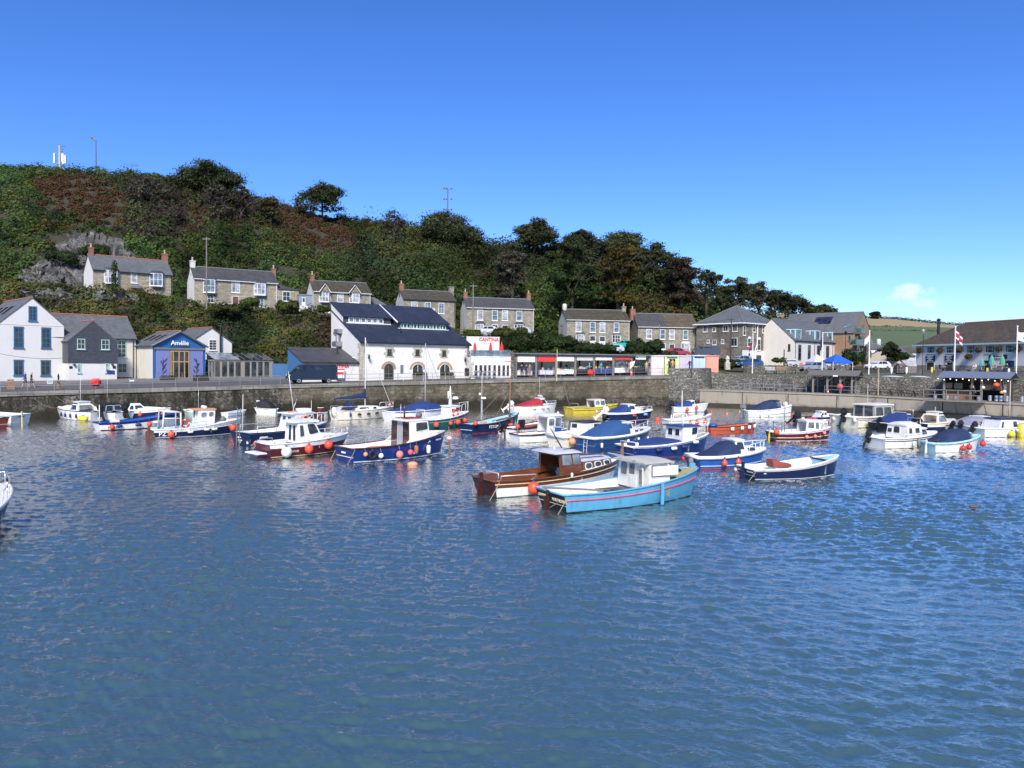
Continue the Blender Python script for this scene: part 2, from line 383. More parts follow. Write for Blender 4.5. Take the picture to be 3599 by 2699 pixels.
for i,p in enumerate(DD):
 k=min(range(len(FS)),key=lambda q:(FS[q]-p).length);e=ext[k]*rg.uniform(.75,1.25)
 q0,q1=offs(DD,.6)[i],offs(DD,-e)[i];qm=q0.lerp(q1,.5)
 r0.append((q0.x,q0.y,.55));r1.append((qm.x,qm.y,.16+rg.uniform(-.05,.12)));r2.append((q1.x,q1.y,-.12))
tag(MB().grid([r2,r1,r0],0,True).build('foreshore',MUD,None,True),None,None,None,'structure')
CQ=[Vector((22.8,110.6,2.45)),Vector((26.6,108.9,2.42)),Vector((43.67,98.0,2.3)),Vector((56.8,85.03,1.95)),Vector((76,71,1.7))]
CONC=pm('stained_concrete',(.27,.245,.195),.85,.2,1.3,.3,9,stretch=(1,1,.16),dirt=(.10,.07,.045))
CONC=weedify(CONC,.15,.75,(.035,.025,.014))
DQ=dense(CQ,1.0);mb=MB();A_=offs(DQ,-.12)
mb.grid([[(p.x,p.y,z)for z in(-.5,.3,1.0,p.z-.18)]for p in DQ],0)
mb.grid([[(DQ[i].x,DQ[i].y,p.z-.18),(A_[i].x,A_[i].y,p.z-.17),(A_[i].x,A_[i].y,p.z),(offs(DQ,.5)[i].x,offs(DQ,.5)[i].y,p.z)]for i,p in enumerate(DQ)],0)
for i in range(4,len(DQ)-1,6):
 p=DQ[i];t=(DQ[i+1]-p);t.z=0;t.normalize();n_=Vector((t.y,-t.x,0))
 M=Matrix.Translation(p+n_*.005)@Matrix.Rotation(math.atan2(t.y,t.x),4,'Z')
 mb.box(-.05,.05,-.02,.02,-p.z-.3,-.19,1,M)
o=mb.build('concrete_quay',[CONC,pm('joint_tar',(.03,.025,.02),.8)]);tag(o,'low concrete quay wall with rust stains under the timber shelter and walkway','quay')
B_=offs(DQ,7.5)
PAVE=pm('walkway_concrete',(.2,.19,.17),.9,.2,1,.2)
tag(MB().grid([[(offs(DQ,.48)[i].x,offs(DQ,.48)[i].y,p.z-.004)for i,p in enumerate(DQ)],[(B_[i].x,B_[i].y,p.z-.004)for i,p in enumerate(DQ)]],0,True).build('quay_walkway',PAVE),None,None,None,'structure')
RW=[Vector((21.5,112.4,4.9)),Vector((24.6,111.6,5.2)),Vector((28.2,113.4,5.0)),Vector((32,112.6,4.5)),Vector((46.5,102.4,4.55)),Vector((60.5,89.5,4.5)),Vector((80,75,4.5))]
RUB=masonry('rubble_wall_stone',[(.07,.068,.06),(.13,.125,.11),(.19,.185,.165),(.3,.29,.27)],(.06,.057,.05),.5,.24,.035,dirtcol=(.04,.04,.03),dirtamt=.5,xy=(.8,-.6),bump=1.0,warp=.2)
DR=dense(RW[2:],1.0);mb=MB()
mb.grid([[(p.x,p.y,z)for z in(1.4,2.4,3.4,p.z)]for p in DR],0)
mb.grid([[(p.x,p.y,p.z),(offs(DR,.5)[i].x,offs(DR,.5)[i].y,p.z+.02),(offs(DR,.5)[i].x,offs(DR,.5)[i].y,p.z-.6)]for i,p in enumerate(DR)],1)
o=mb.build('retaining_wall',[RUB,COPE]);tag(o,'long coursed stone retaining wall behind the walkway with grass on its top','wall')
BS=[Vector((22.4,109.6,5.25)),Vector((24.4,109.3,5.3)),Vector((26.3,109.0,5.35)),Vector((28.0,109.8,5.4)),Vector((28.9,111.6,5.4)),Vector((28.6,114.5,5.2))]
DB=dense(BS,.6);mb=MB()
mb.grid([[(offs(DB,-.35*(1-f))[i].x,offs(DB,-.35*(1-f))[i].y,-.3+(p.z+.3)*f)for f in(0,.25,.5,.75,1)]for i,p in enumerate(DB)],0)
mb.grid([[(p.x,p.y,p.z),(offs(DB,.25)[i].x,offs(DB,.25)[i].y,p.z+.08),(offs(DB,.55)[i].x,offs(DB,.55)[i].y,p.z),(offs(DB,.55)[i].x,offs(DB,.55)[i].y,p.z-1)]for i,p in enumerate(DB)],1)
o=mb.build('corner_bastion',[weedify(RUB.copy(),.5,1.3),COPE],None,True,40);tag(o,'rounded rubble stone corner wall between the pastel huts and concrete quay','wall')
ROCK=masonry('slate_rock',[(.05,.046,.035),(.1,.09,.07),(.17,.155,.12)],(.03,.028,.02),1.4,.22,.05,dirtcol=(.03,.03,.02),dirtamt=.6,xy=(.9,-.5),bump=1.4,warp=.5)
rg=random.Random(9);rows=[]
NP_=60
for i in range(NP_):
 f=i/(NP_-1);u=2030+f*500
 b0=onz(u,1437-9*f,-.1);row=[]
 for k in range(7):
  g=k/6;hh=(1.6-.5*abs(f-.6))*min(1,f*5)*min(1,(1-f)*7+.35)
  row.append((b0.x+rg.uniform(-.16,.16),b0.y+g*2.9+rg.uniform(-.35,.35),-.15+hh*g**.6+rg.uniform(-.14,.14)))
 rows.append(row)
tag(MB().grid(rows,0).build('rock_ledge',ROCK),'dark natural rock ledges at the foot of the rubble corner wall','rock')
GRASS=pm('mown_grass',(.085,.10,.035),.95,.35,.8,.6,40,dirt=(.12,.105,.05))
G0=dense(RW[2:],1.0);rows=[]
for d_,dz in((.45,-.01),(3.5,.1),(7.0,.25)):
 rows.append([(offs(G0,d_)[i].x,offs(G0,d_)[i].y,p.z+dz)for i,p in enumerate(G0)])
tag(MB().grid(rows,0,True).build('green',GRASS,None,True),None,None,None,'structure')
rows=[]
for d_,dz in((6.9,.24),(16,.3),(60,.4),(120,1.2)):
 rows.append([(offs(G0,d_)[i].x,offs(G0,d_)[i].y,p.z+dz)for i,p in enumerate(G0)])
tag(MB().grid(rows,0,True).build('village_road',ASPH,None,True),None,None,None,'structure')
def tab(T):
 T=sorted(T);xs=[t[0]for t in T];ys=[t[1]for t in T]
 return lambda u:float(np.interp(u,xs,ys))
Yb=tab([(-1500,88),(-600,104),(0,112),(300,114),(640,118),(850,121),(1100,126),(1350,134),(1620,139),(1900,143),(2250,148),(2400,149),(2600,152),(3000,160),(3700,175)])
vb=tab([(-1500,960),(0,1012),(150,1010),(300,1022),(480,1032),(640,1062),(720,1078),(850,1085),(1000,1088),(1100,1097),(1350,1122),(1500,1137),(1620,1172),(1750,1176),(1900,1180),(2000,1208),(2100,1222),(2250,1228),(2400,1244),(2520,1274),(2700,1278),(3000,1278),(3700,1282)])
Yc=tab([(-1500,170),(0,190),(1000,200),(1700,200),(2300,192),(2600,184),(3000,190),(3700,220)])
vc=tab([(-1500,560),(-300,580),(0,590),(300,605),(600,628),(850,685),(1000,722),(1150,765),(1300,782),(1500,815),(1700,868),(1900,900),(2100,905),(2250,940),(2400,1010),(2500,1070),(2650,1125),(2800,1155),(2950,1190),(3100,1255),(3300,1275),(3700,1275)])
def quayY(u):
 d=ray(u,1300)
 for a,b in zip(Q[:-1],Q[1:]):
  den=(b.x-a.x)-d.x*(b.y-a.y)
  t=(d.x*a.y-a.x)/den if abs(den)>1e-9 else-1
  if-.001<=t<=1.001:return a.y+t*(b.y-a.y),a.z+t*(b.z-a.z)
 return(Q[0].y,Q[0].z)if u<0 else(Q[-1].y+(u-2350)*.012,Q[-1].z+.3)
TR_U=np.arange(-1200,3760,24.0);TR_S=np.array([0,.12,.2,.28,.36,.44,.47,.5,.54,.58,.62,.66,.70,.75,.80,.85,.9,.95,1.0,1.06,1.2])
def hill_pt(u,s):
 qy,qz=quayY(u)
 yb_,zb_=Yb(u),zat(u,vb(u),Yb(u));yc_=Yc(u);zc_=zat(u,vc(u),yc_);yf,zf=min(qy+19,yb_-4),qz+.3
 ks=[0,.12,.44,.5,.6,.8,1,1.2];yt=yb_+13;zt=zb_+.6
 yy=[qy+10,yf,yb_,yt,yt+(yc_-yt)*.2,yt+(yc_-yt)*.58,yc_,yc_+40]
 zz=[qz+.2,zf,zb_,zt,zt+(zc_-zt)*.24,zt+(zc_-zt)*.66,zc_,zc_-4]
 y=float(np.interp(s,ks,yy));z=float(np.interp(s,ks,zz))
 return Vector((ray(u,1275-(z-H)*F/y).x*y,y,z))
HP=[[hill_pt(u,s)for u in TR_U]for s in TR_S]
SOIL=pm('hill_soil',(.035,.033,.018),.95,.5,.25,.5,3,dirt=(.05,.032,.016))
tag(MB().grid(HP,0,True).build('hill',SOIL,None,True),None,None,None,'structure')
def far_strip(name,T,mat,Y0,Y1,k=1):
 top,bot=[],[]
 for u,vt,vb_ in T:
  top.append(tuple(at(u,vt,Y1)));bot.append(tuple(at(u,vb_,Y0)))
 return tag(MB().grid([bot,top],0,True).build(name,mat,None,True),None,None,None,'structure')
STUB=pm('stubble_field',(.30,.23,.11),.95,.12,.02,0,20,stretch=(1,6,1));PAST=pm('pasture',(.075,.11,.035),.95,.3,.03,0,dirt=(.11,.12,.045))
far_strip('stubble_field',[(2700,1102,1150),(2900,1108,1150),(3050,1117,1148),(3150,1122,1150),(3300,1138,1152),(3500,1152,1158),(4300,1170,1178)],STUB,520,640)
far_strip('pasture',[(2600,1146,1262),(3050,1146,1262),(3300,1150,1268),(3500,1156,1272),(4300,1176,1282)],PAST,190,522)
RCn=np.array(RC)
def project(P):
 d=(np.asarray(P,float)-np.array([0,0,H]))@RCn
 return CX+F*d[:,0]/-d[:,2],CY-F*d[:,1]/-d[:,2]
def leaf_mat(name):
 m=bpy.data.materials.new(name);nt,N,L,b=nodes(m)
 a=N.new('ShaderNodeAttribute');a.attribute_name='Col';L.new(a.outputs['Color'],b.inputs['Base Color'])
 b.inputs['Roughness'].default_value=.62;b.inputs['Specular IOR Level'].default_value=.1
 tr=N.new('ShaderNodeBsdfTranslucent');L.new(a.outputs['Color'],tr.inputs['Color'])
 mx=N.new('ShaderNodeMixShader');mx.inputs[0].default_value=.36;L.new(b.outputs[0],mx.inputs[1]);L.new(tr.outputs[0],mx.inputs[2])
 L.new(mx.outputs[0],N['Material Output'].inputs[0]);return m
LEAF=leaf_mat('leaves')
BARK=pm('bark',(.07,.06,.05),.95,.35,3,.5,12)
rngv=np.random.default_rng(11)
def unit(v):return v/np.maximum(np.linalg.norm(v,axis=1,keepdims=True),1e-9)
def leaves(c,n,size,col):
 k=len(c);n=unit(n)
 a=unit(np.cross(n,rngv.normal(size=(k,3))));b=np.cross(n,a)
 s=size[:,None];asp=rngv.uniform(.45,.9,(k,1))
 bend=n*s*.25
 V=np.stack([c-a*s,c-b*s*asp+bend*.3,c+a*s-bend,c+b*s*asp],1).reshape(-1,3)
 Fc=np.arange(k*4).reshape(k,4)
 return V,Fc,np.repeat(col,4,0)
def blob_leaves(cen,rad,per,lsize,col,low=-.35,jit=.11,shell=(.72,1.08)):
 n=len(cen);k=n*per
 d=rngv.normal(size=(k,3));d=unit(d)
 f=d[:,2]<low;d[f,2]*=-1
 bi=np.repeat(np.arange(n),per)
 ph=rngv.uniform(0,6.28,(n,3));lump=1+.16*np.sin(d[:,0]*4+ph[bi,0])+.16*np.sin(d[:,1]*4.5+ph[bi,1])+.14*np.sin(d[:,2]*5+ph[bi,2])
 p=cen[bi]+d*rad[bi]*(rngv.uniform(*shell,(k,1))*lump[:,None])
 nn=d+rngv.normal(size=(k,3))*.27+np.array([0,0,.3])
 cl=col[bi]*(1+rngv.normal(size=(k,1))*jit)*(1+rngv.normal(size=(k,3))*.06)
 sz=lsize*rngv.uniform(.6,1.35,k)*np.cbrt(rad[bi].mean(1)/rad.mean())
 return leaves(p,nn,sz,np.clip(cl,.004,.5))
def inpoly(u,v,poly):
 r=np.zeros(len(u),bool);k=len(poly)
 for i in range(k):
  (x1,y1),(x2,y2)=poly[i],poly[(i+1)%k]
  if y1==y2:continue
  c=((y1>v)!=(y2>v))&(u<(x2-x1)*(v-y1)/(y2-y1)+x1);r^=c
 return r
GREENS=np.array([(.045,.078,.020),(.066,.108,.024),(.034,.058,.018),(.078,.088,.028),(.052,.088,.030),(.042,.062,.026)])
BANKC=np.array([(.078,.096,.026),(.094,.088,.032),(.062,.100,.024),(.046,.070,.021),(.108,.088,.036),(.072,.074,.030)])
ROCKPOLY=[(60,1020),(90,940),(170,880),(220,825),(340,815),(440,850),(480,905),(420,930),(330,905),(300,960),(300,1060),(130,1050)]
def scatter(s0,s1,n,rlo,rhi,seedu=(-260,3000),flat=.85):
 out=[]
 tries=rngv.uniform(size=(n,2))
 for a,b in tries:
  u=seedu[0]+a*(seedu[1]-seedu[0]);s=s0+b*(s1-s0);out.append(hill_pt(u,s))
 c=np.array([tuple(p)for p in out]);r=rngv.uniform(rlo,rhi,(n,1))*np.array([[1,1,flat]])*rngv.uniform(.85,1.2,(n,3))
 return c,r
c,r=scatter(.515,1.03,5200,.75,1.9)
u0_,v0_=project(c);r*=(1+.75*((u0_>1330)&(rngv.uniform(size=len(u0_))<.6)))[:,None]
c2,r2=scatter(.86,1.02,190,1.8,3.2,(1650,2620));c,r=np.vstack([c,c2]),np.vstack([r,r2])
u,v=project(c)
col=GREENS[rngv.integers(0,len(GREENS),len(c))].copy()
pt=np.sin(u*.013+1)+np.sin(v*.021+u*.006)+np.sin(u*.031-v*.017)
col*=(1.18+.27*pt)[:,None];yl=np.sin(u*.019+2)*np.sin(v*.027+u*.004);col*=1+yl[:,None]*np.array([.20,.06,-.08])
brown=inpoly(u,v,[(110,640),(300,610),(470,700),(460,790),(300,790),(150,740)])|inpoly(u,v,[(650,735),(740,745),(740,830),(650,810)])|inpoly(u,v,[(960,690),(1080,720),(1230,800),(1270,880),(1150,900),(1020,850),(960,760)])
purp=inpoly(u,v,[(380,640),(640,640),(760,720),(720,830),(560,860),(420,840),(330,790)])|inpoly(u,v,[(700,640),(940,660),(980,760),(880,820),(740,780)])
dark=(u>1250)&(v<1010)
rb=rngv.uniform(size=len(u))
col[brown&(rb<.85)]=np.array([.115,.062,.034]);col[brown&(rb<.3)]=np.array([.098,.062,.032])
col[purp&~brown&(rb<.75)]=np.array([.066,.054,.042]);col[purp&~brown&(rb<.3)]=np.array([.058,.050,.032])
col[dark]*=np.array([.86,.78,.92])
rus=(u>2230)&(u<2480)&(v>1030)&(v<1130)&(rb<.6);col[rus]=np.array([.11,.066,.044])
aut=(rb>.965);col[aut]=np.array([.10,.075,.02])
r[brown]*=.62
keep=~inpoly(u,v,ROCKPOLY)
r*=np.where(rngv.uniform(size=len(r))<.14,1.75,1.0)[:,None]
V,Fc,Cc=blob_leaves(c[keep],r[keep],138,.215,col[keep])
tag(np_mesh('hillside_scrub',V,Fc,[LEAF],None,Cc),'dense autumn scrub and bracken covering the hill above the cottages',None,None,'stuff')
c,r=scatter(.12,.465,3000,.55,1.25,(-260,2560),.8)
c2,r2=scatter(.44,.54,900,.5,1.0,(-260,2560),.8)
u2,_=project(c2);ok=np.ones(len(u2),bool)
for a_,b_ in((285,625),(648,1066),(1068,1375),(1380,1612),(1604,1890),(1950,2560)):ok&=~((u2>a_)&(u2<b_))
c,r=np.vstack([c,c2[ok]]),np.vstack([r,r2[ok]])
u,v=project(c)
col=BANKC[rngv.integers(0,len(BANKC),len(c))].copy();pt=np.sin(u*.02+1)+np.sin(v*.05+u*.012)+np.sin(u*.045-v*.03)
col*=(1.15+.27*pt)[:,None];yl=np.sin(u*.033+2)*np.sin(v*.06+u*.01);col*=1+yl[:,None]*np.array([.3,.12,-.1]);col[u>1180]*=np.array([.72,.86,.85])
dk=(u>745)&(u<905)&(v>1075);col[dk]=np.array([.034,.056,.022])*(1+.2*rngv.normal(size=(dk.sum(),1)))
br=(u>1110)&(u<1190)&(v>1100);col[br]=np.array([.08,.062,.038])
r*=np.where(rngv.uniform(size=len(r))<.15,1.45,.95)[:,None]
V,Fc,Cc=blob_leaves(c,r,110,.145,col)
tag(np_mesh('bank_shrubs',V,Fc,[LEAF],None,Cc),'bramble and shrub bank sloping down behind the quayside buildings',None,None,'stuff')
def limb(mb,p,d,ln,r,depth,rng,tips,spread=.6,upw=.25):
 pts=[p];q=p.copy();dd=d.copy();k=4
 for i in range(k):
  dd=(dd+Vector((rng.uniform(-.18,.18),rng.uniform(-.18,.18),rng.uniform(-.05,.18)*upw*3))).normalized();q=q+dd*(ln/k);pts.append(q.copy())
 mb.tube(pts,[r*(1-.14*i)for i in range(k+1)],6 if depth>1 else 4,0,False)
 tips.append(q)
 if depth<=0:return
 for j in range(3 if depth>1 else 3):
  a=rng.uniform(0,6.28);side=Vector((math.cos(a),math.sin(a),rng.uniform(-.05,.5)))
  nd=(dd*(1-spread)+side*spread).normalized();st=pts[rng.choice([2,3,4])]
  limb(mb,st,nd,ln*rng.uniform(.55,.75),r*.52,depth-1,rng,tips,spread,upw)
def tree(u,vt,vbm,wpx,Y,label,col,seed,bare=0.0,dome=.62,cat='tree',name='tree',per=110,lsz=.215,lean=-.0,gap=1.0,group=None):
 rng=random.Random(seed);g=np.random.default_rng(seed)
 base=at(u,vbm,Y);hgt=(vbm-vt)*Y/F;wd=wpx*Y/F
 t=thing(name,label,cat,base,0,group)
 mb=MB();tips=[]
 tr=max(.12,hgt*.028)
 th=hgt*(.34 if not bare else .3)
 mb.tube([(0,0,-.6),(0,0,th*.5),(lean*hgt*.2,0,th)],[tr*1.25,tr,tr*.8],8,0)
 for k in range(5):
  a=k*1.257+rng.uniform(-.4,.4)
  limb(mb,Vector((lean*hgt*.2,0,th*rng.uniform(.75,1))),Vector((math.cos(a)*wd/hgt*.8,math.sin(a)*.7,.85)).normalized(),hgt*.36,tr*.6,2 if not bare else 3,rng,tips)
 mb.build('trunk',BARK,t,True)
 n=int(44+26*min(2.4,wd/8));cs,rs=[],[]
 m_=max(3,int(wd/2.2));lobes=[(wd*(-.34+.68*(k+rng.uniform(.1,.9))/m_),rng.uniform(-.22,.22)*wd)for k in range(m_)]
 lobes=[(x,y,hgt*(1-.46*(abs(x)/(wd*.5))**2)*rng.uniform(.78,1.0),wd*rng.uniform(.13,.22))for x,y in lobes];lobes[rng.randrange(m_)]=(rng.uniform(-.1,.1)*wd,0,hgt*.97,wd*.2)
 for i in range(n):
  lx,ly,lt,lr=rng.choice(lobes);q=wd*rng.uniform(.07,.15);x=lx+rng.gauss(0,.62)*lr;y=ly+rng.gauss(0,.7)*lr
  z=lt-q*.7-abs(rng.gauss(0,1))*hgt*(.16 if i%5<3 else .42)-.5*lr*(((x-lx)/lr)**2)*.5
  cs.append((x,y,max(z,hgt*.16)));rs.append((q*rng.uniform(1.0,1.5),q,q*rng.uniform(.55,.8)))
 cs,rs=np.array(cs),np.array(rs)
 cc=np.array(col)[None,:]*(1+.22*g.normal(size=(n,1)))*(1+.07*g.normal(size=(n,3)))
 per2=int(per*(1-bare)*max(.5,min(2.6,(wd/7)**1.5))*gap)
 V,Fc,Cc=blob_leaves(cs,rs,max(10,per2),lsz,np.clip(cc,.008,.3),-.75,.3,(.45,1.12))
 np_mesh('crown',V,Fc,[LEAF],t,Cc)
 return t
DKG=(.056,.069,.032);OLV=(.066,.066,.026);MIDG=(.05,.078,.026);BRN=(.075,.064,.034);GRY=(.085,.08,.055)
TG='trees on the wooded hill'
for args in[(722,566,690,235,186,'broad domed dark tree on the skyline, highest on the hill',DKG,1),(1133,640,752,178,192,'small round tree standing alone on the skyline left of the middle power pole',DKG,2),(1570,738,925,270,188,'wide dark domed tree in front of the middle power pole',DKG,3),(1868,768,960,190,186,'tall dark tree with a pointed crown right of a dip in the skyline',DKG,4),(2040,800,985,210,184,'flat topped tree right of the sky gap under its branches',DKG,5),(2190,800,1000,220,182,'dark tree in the middle of the long rounded canopy',DKG,6),(2290,836,1040,190,178,'dark tree where the canopy begins to fall to the right',DKG,7),(2395,893,1070,150,172,'reddish dark tree low on the falling canopy',(.056,.046,.03),8),(2482,938,1100,105,168,'thin crowned small tree at the right end of the canopy',DKG,9),(2172,848,1100,190,160,'olive brown tall tree in front of the canopy above two cottages',(.085,.074,.022),10),(2010,895,1100,200,158,'green rounded tree halfway down the hill above the cottage with the wall mounted dish',MIDG,11),(1800,870,1080,150,160,'grey green tree halfway down the hill above the cottage with two red chimneys',GRY,12),(2540,1000,1130,90,175,'dark bushy tree left of the pair with sky between their trunks',DKG,13),]:
 tree(*args[:7],args[7],group=TG,gap=.5 if args[7]in(2,9)else 1.0)
for args in[(2597,962,1128,150,178,'open crowned tree behind the hipped slate roof with sky through it',DKG,21),(2665,985,1135,105,180,'thinly leaved grey tree right of the hipped roof peak',GRY,22),(2722,1010,1140,120,182,'dark tree above the long white terrace roof',DKG,23),(2800,1030,1160,140,184,'rounded dark tree behind the white terrace ridge',DKG,24),(2888,1064,1150,125,186,'low flat crowned tree behind the roof with the solar panel',DKG,25)]:
 tree(*args[:7],args[7],group='trees behind the slate roofs',gap=.62,per=110)
for args in[(527,605,800,150,168,'bare branched grey tree on the brown bracken slope',GRY,31,.72),(768,640,795,95,168,'slim pale twiggy tree left of a taller twin',GRY,32,.55),(848,645,790,85,170,'slim brownish twiggy tree at the foot of the high domed tree',BRN,33,.5),(952,690,800,100,172,'feathery olive brown tree beside the steep bracken patch',BRN,34,.35),(1385,735,850,95,180,'pale leafless tree on the skyline between domed trees',GRY,35,.8),(610,720,830,80,160,'small leafless tree in the purple scrub above the second cottage',GRY,36,.75)]:
 tree(*args[:7],args[7],bare=args[8],group='bare trees on the hill',per=150)
def terrY(u,v):
 for s in np.arange(.40,1.02,.005):
  p=hill_pt(u,float(s))
  if float(project([tuple(p)])[1][0])<=v:return p.y
 return p.y
rg=random.Random(3);rows=[]
CL=masonry('grey_cliff_rock',[(.04,.039,.036),(.085,.083,.077),(.145,.142,.134),(.26,.26,.25)],(.045,.043,.04),2.1,.6,.06,dirtcol=(.045,.045,.028),dirtamt=.75,dscale=.25,dstretch=(1,1,1),warp=.6,bump=1.6)
for i in range(48):
 f=i/47;u=70+420*f
 top=float(np.interp(u,[70,120,180,240,340,440,490],[955,930,880,828,815,850,910]));bot=1058;row=[]
 for k in range(16):
  g=k/15;vv=bot+(top-bot)*g;Y=terrY(u,vv)-1.0-1.6*math.sin(g*3.14)
  p=at(u,vv,Y);row.append((p.x+rg.uniform(-.35,.35),p.y+rg.uniform(-1.0,1.0),p.z+rg.uniform(-.35,.35)))
 rows.append(row)
tag(MB().grid(rows,0).build('rock_cliff',CL),'bare grey rock cliff beside and behind the top left stone cottage','cliff')
def bush(u,v,Y,wpx,hpx,label,col,name='bush',per=900,lsz=.14,flat=None,group=None,rz=0,depth=None):
 col=tuple(1.45*k for k in col)
 p=at(u,v,Y);wd=wpx*Y/F/2;hh=hpx*Y/F
 t=thing(name,label,'hedge' if name=='hedge' else 'shrub',p,rz,group)
 n=max(3,int(wd/max(hh*.45,.3))+2);g=np.random.default_rng(int(u*7+v))
 xs=np.linspace(-wd*.78,wd*.78,n);d=depth or hh*.6
 cs=np.stack([xs+g.normal(size=n)*.1,g.normal(size=n)*d*.2,hh*(.5+.08*g.normal(size=n))],1)
 rs=np.stack([np.full(n,wd/n*1.7),np.full(n,d),hh*.5*(1+.1*g.normal(size=n))],1)
 cc=np.array(col)[None,:]*(1+.15*g.normal(size=(n,1)))
 V,Fc,Cc=blob_leaves(cs,rs,per,lsz,np.clip(cc,.006,.4),-.9,.26,(.7,1.05))
 np_mesh('foliage',V,Fc,[LEAF],t,Cc)
 mb=MB()
 mb.tube([(0,0,-.3),(.03,0,hh*.5)],[.07,.03],6)
 mb.build('stem',BARK,t);return t
bush(215,925,131,85,50,'dark green bush growing on the rock cliff',(.024,.040,.014))
bush(330,900,133,90,40,'small bush on the ledge above the top left cottage roof',(.03,.045,.016))
bush(110,1010,130,90,46,'bush at the left foot of the rock cliff',(.035,.055,.018))
bush(1000-122,1079,119,46,32,'clipped round green bush beside the brown cottage door',(.05,.075,.016))
bush(1000+1,1093,121,42,36,'clipped square green hedge in front of the cottage extension',(.048,.072,.016),'hedge')
bush(1003+30,1090,121,30,30,'loose brown green shrub beside the clipped square hedge',(.05,.05,.022))
bush(800,1098,114.6,110,26,'low bramble clump in front of the parked white car',(.04,.05,.018),per=1200)
bush(1140,1096,123,44,20,'low green hedge under the bay window of the gabled dormer cottage',(.035,.055,.015),'hedge')
bush(1660,1181,128,46,22,'trimmed hedge on the upper terrace behind the white signed wall',(.06,.075,.016),'hedge')
bush(1790,1185,124,130,30,'rough yellowish green hedge right of the red umbrellas',(.056,.062,.018),'hedge')
bush(1900,1232,122,230,62,'big square dark green hedge above the market stalls',(.022,.038,.012),'hedge',1500,.17)
bush(2075,1238,122,170,32,'long dark hedge above the stalls with striped awnings',(.020,.034,.012),'hedge',1100)
bush(2262,1240,124,112,46,'dark bushy shrub in front of the half brown roofed cottage',(.020,.034,.013),per=1500)
bush(2335,1248,124,96,14,'low brownish hedge behind the pale pink and yellow huts',(.05,.045,.02),'hedge')
bush(2560,1292,122,70,30,'low dark hedge between the coral hut and flagpole',(.024,.038,.014),'hedge')
bush(2620,1290,124,60,26,'clipped hedge in front of the stone warehouse car park',(.026,.040,.014),'hedge')
bush(3000,1272,140,60,36,'dark shrub at the foot of the brick building',(.022,.04,.016),per=1200)
bush(2745,1273,138,60,14,'low hedge in front of the white terrace',(.03,.042,.016),'hedge')
bush(3165,1262,150,60,26,'clipped garden hedge near the village cottage',(.024,.045,.014),'hedge')
tree(3118,1198,1275,86,148,'garden tree with pale berries left of the pub',(.032,.038,.018),41,bare=.25,per=200,lsz=.16)
def hedgerow(T,Y,hpx,label,seed):
 g=np.random.default_rng(seed);cs=[]
 for(u0,v0),(u1,v1)in zip(T[:-1],T[1:]):
  k=max(2,int(abs(u1-u0)/7))
  for i in range(k):
   f=i/k;cs.append(tuple(at(u0+(u1-u0)*f,v0+(v1-v0)*f,Y)))
 cs=np.array(cs);hh=hpx*Y/F;rs=np.stack([np.full(len(cs),hh*.9),np.full(len(cs),hh*.7),hh*g.uniform(.7,1.25,len(cs))],1)
 cc=np.array([.042,.058,.026])[None,:]*(1+.2*g.normal(size=(len(cs),1)))
 V,Fc,Cc=blob_leaves(cs,rs,70,hh*.26,np.clip(cc,.006,.3),-.9)
 tag(np_mesh('hedgerow',V,Fc,[LEAF],None,Cc),label,'hedgerow')
hedgerow([(3020,1116),(3150,1119),(3320,1138),(3450,1146),(3640,1160)],642,7,'dark hedgerow along the skyline above the stubble field',1)
hedgerow([(2880,1150),(3050,1153),(3240,1156)],520,9,'thick dark hedgerow between the stubble field and the pasture',2)
hedgerow([(2980,1166),(3120,1168),(3300,1170)],430,8,'lower scrub belt at the top of the green pasture',3)
tree(3072,1093,1120,42,630,'lone round tree on the far skyline above the stubble field',(.03,.042,.018),51,per=40,lsz=.9)
WHITE=pm('white_render',(.64,.635,.615),.85,.06,1.1,.25,14,stretch=(1,1,.3),dirt=(.54,.53,.49));ROUGHW=pm('limewashed_stone',(.66,.65,.63),.9,.07,1.3,1.0,3.2,dirt=(.57,.555,.52))
OLDW=pm('weathered_white_render',(.56,.56,.54),.9,.16,.8,.2,10,stretch=(1,1,.4));CREAM=pm('cream_render',(.62,.59,.52),.85,.07,.9,.2)
FRW=pm('white_joinery',(.78,.78,.77),.45,.05);TEAL=pm('pale_teal_joinery',(.40,.58,.56),.5,.08);BLUF=pm('blue_joinery',(.035,.13,.26),.5,.1);AQUA=pm('aqua_joinery',(.48,.66,.66),.5,.06)
GLASS=glassy('window_glass');NETG=glassy('net_curtain_glass',(.26,.28,.30),.12);BLUEG=glassy('sky_glass',(.10,.14,.19),.05)
GUT=pm('black_ironwork',(.02,.02,.022),.5,.3);GUTW=pm('white_gutter',(.7,.7,.69),.5,.08);LEAD=pm('lead_grey',(.15,.16,.17),.6,.2)
RIDGE=pm('red_ridge_tile',(.34,.13,.075),.8,.25,4);POT=pm('buff_pot',(.5,.42,.28),.8,.2)
SL1=masonry('grey_slate',[(.085,.092,.10),(.12,.13,.14),(.16,.17,.18)],(.05,.052,.056),.3,.2,.012,.55,(.07,.075,.06),.35,.5,warp=.0,bump=.35)
SL2=masonry('dark_slate',[(.045,.046,.05),(.065,.066,.07),(.095,.095,.098)],(.028,.028,.03),.3,.2,.014,.6,(.045,.046,.03),.6,.7,warp=.0,bump=.4)
SLB=masonry('blue_black_slate',[(.017,.023,.042),(.022,.030,.052),(.030,.039,.062)],(.012,.016,.028),.3,.17,.010,.6,(.05,.06,.08),.5,.8,warp=.0,bump=.3)
MOSS=masonry('mossy_tile',[(.045,.04,.036),(.075,.066,.055),(.13,.115,.085)],(.02,.019,.016),.32,.3,.03,.9,(.05,.055,.022),.85,1.1,(1,1,1),warp=.0,bump=1.0)
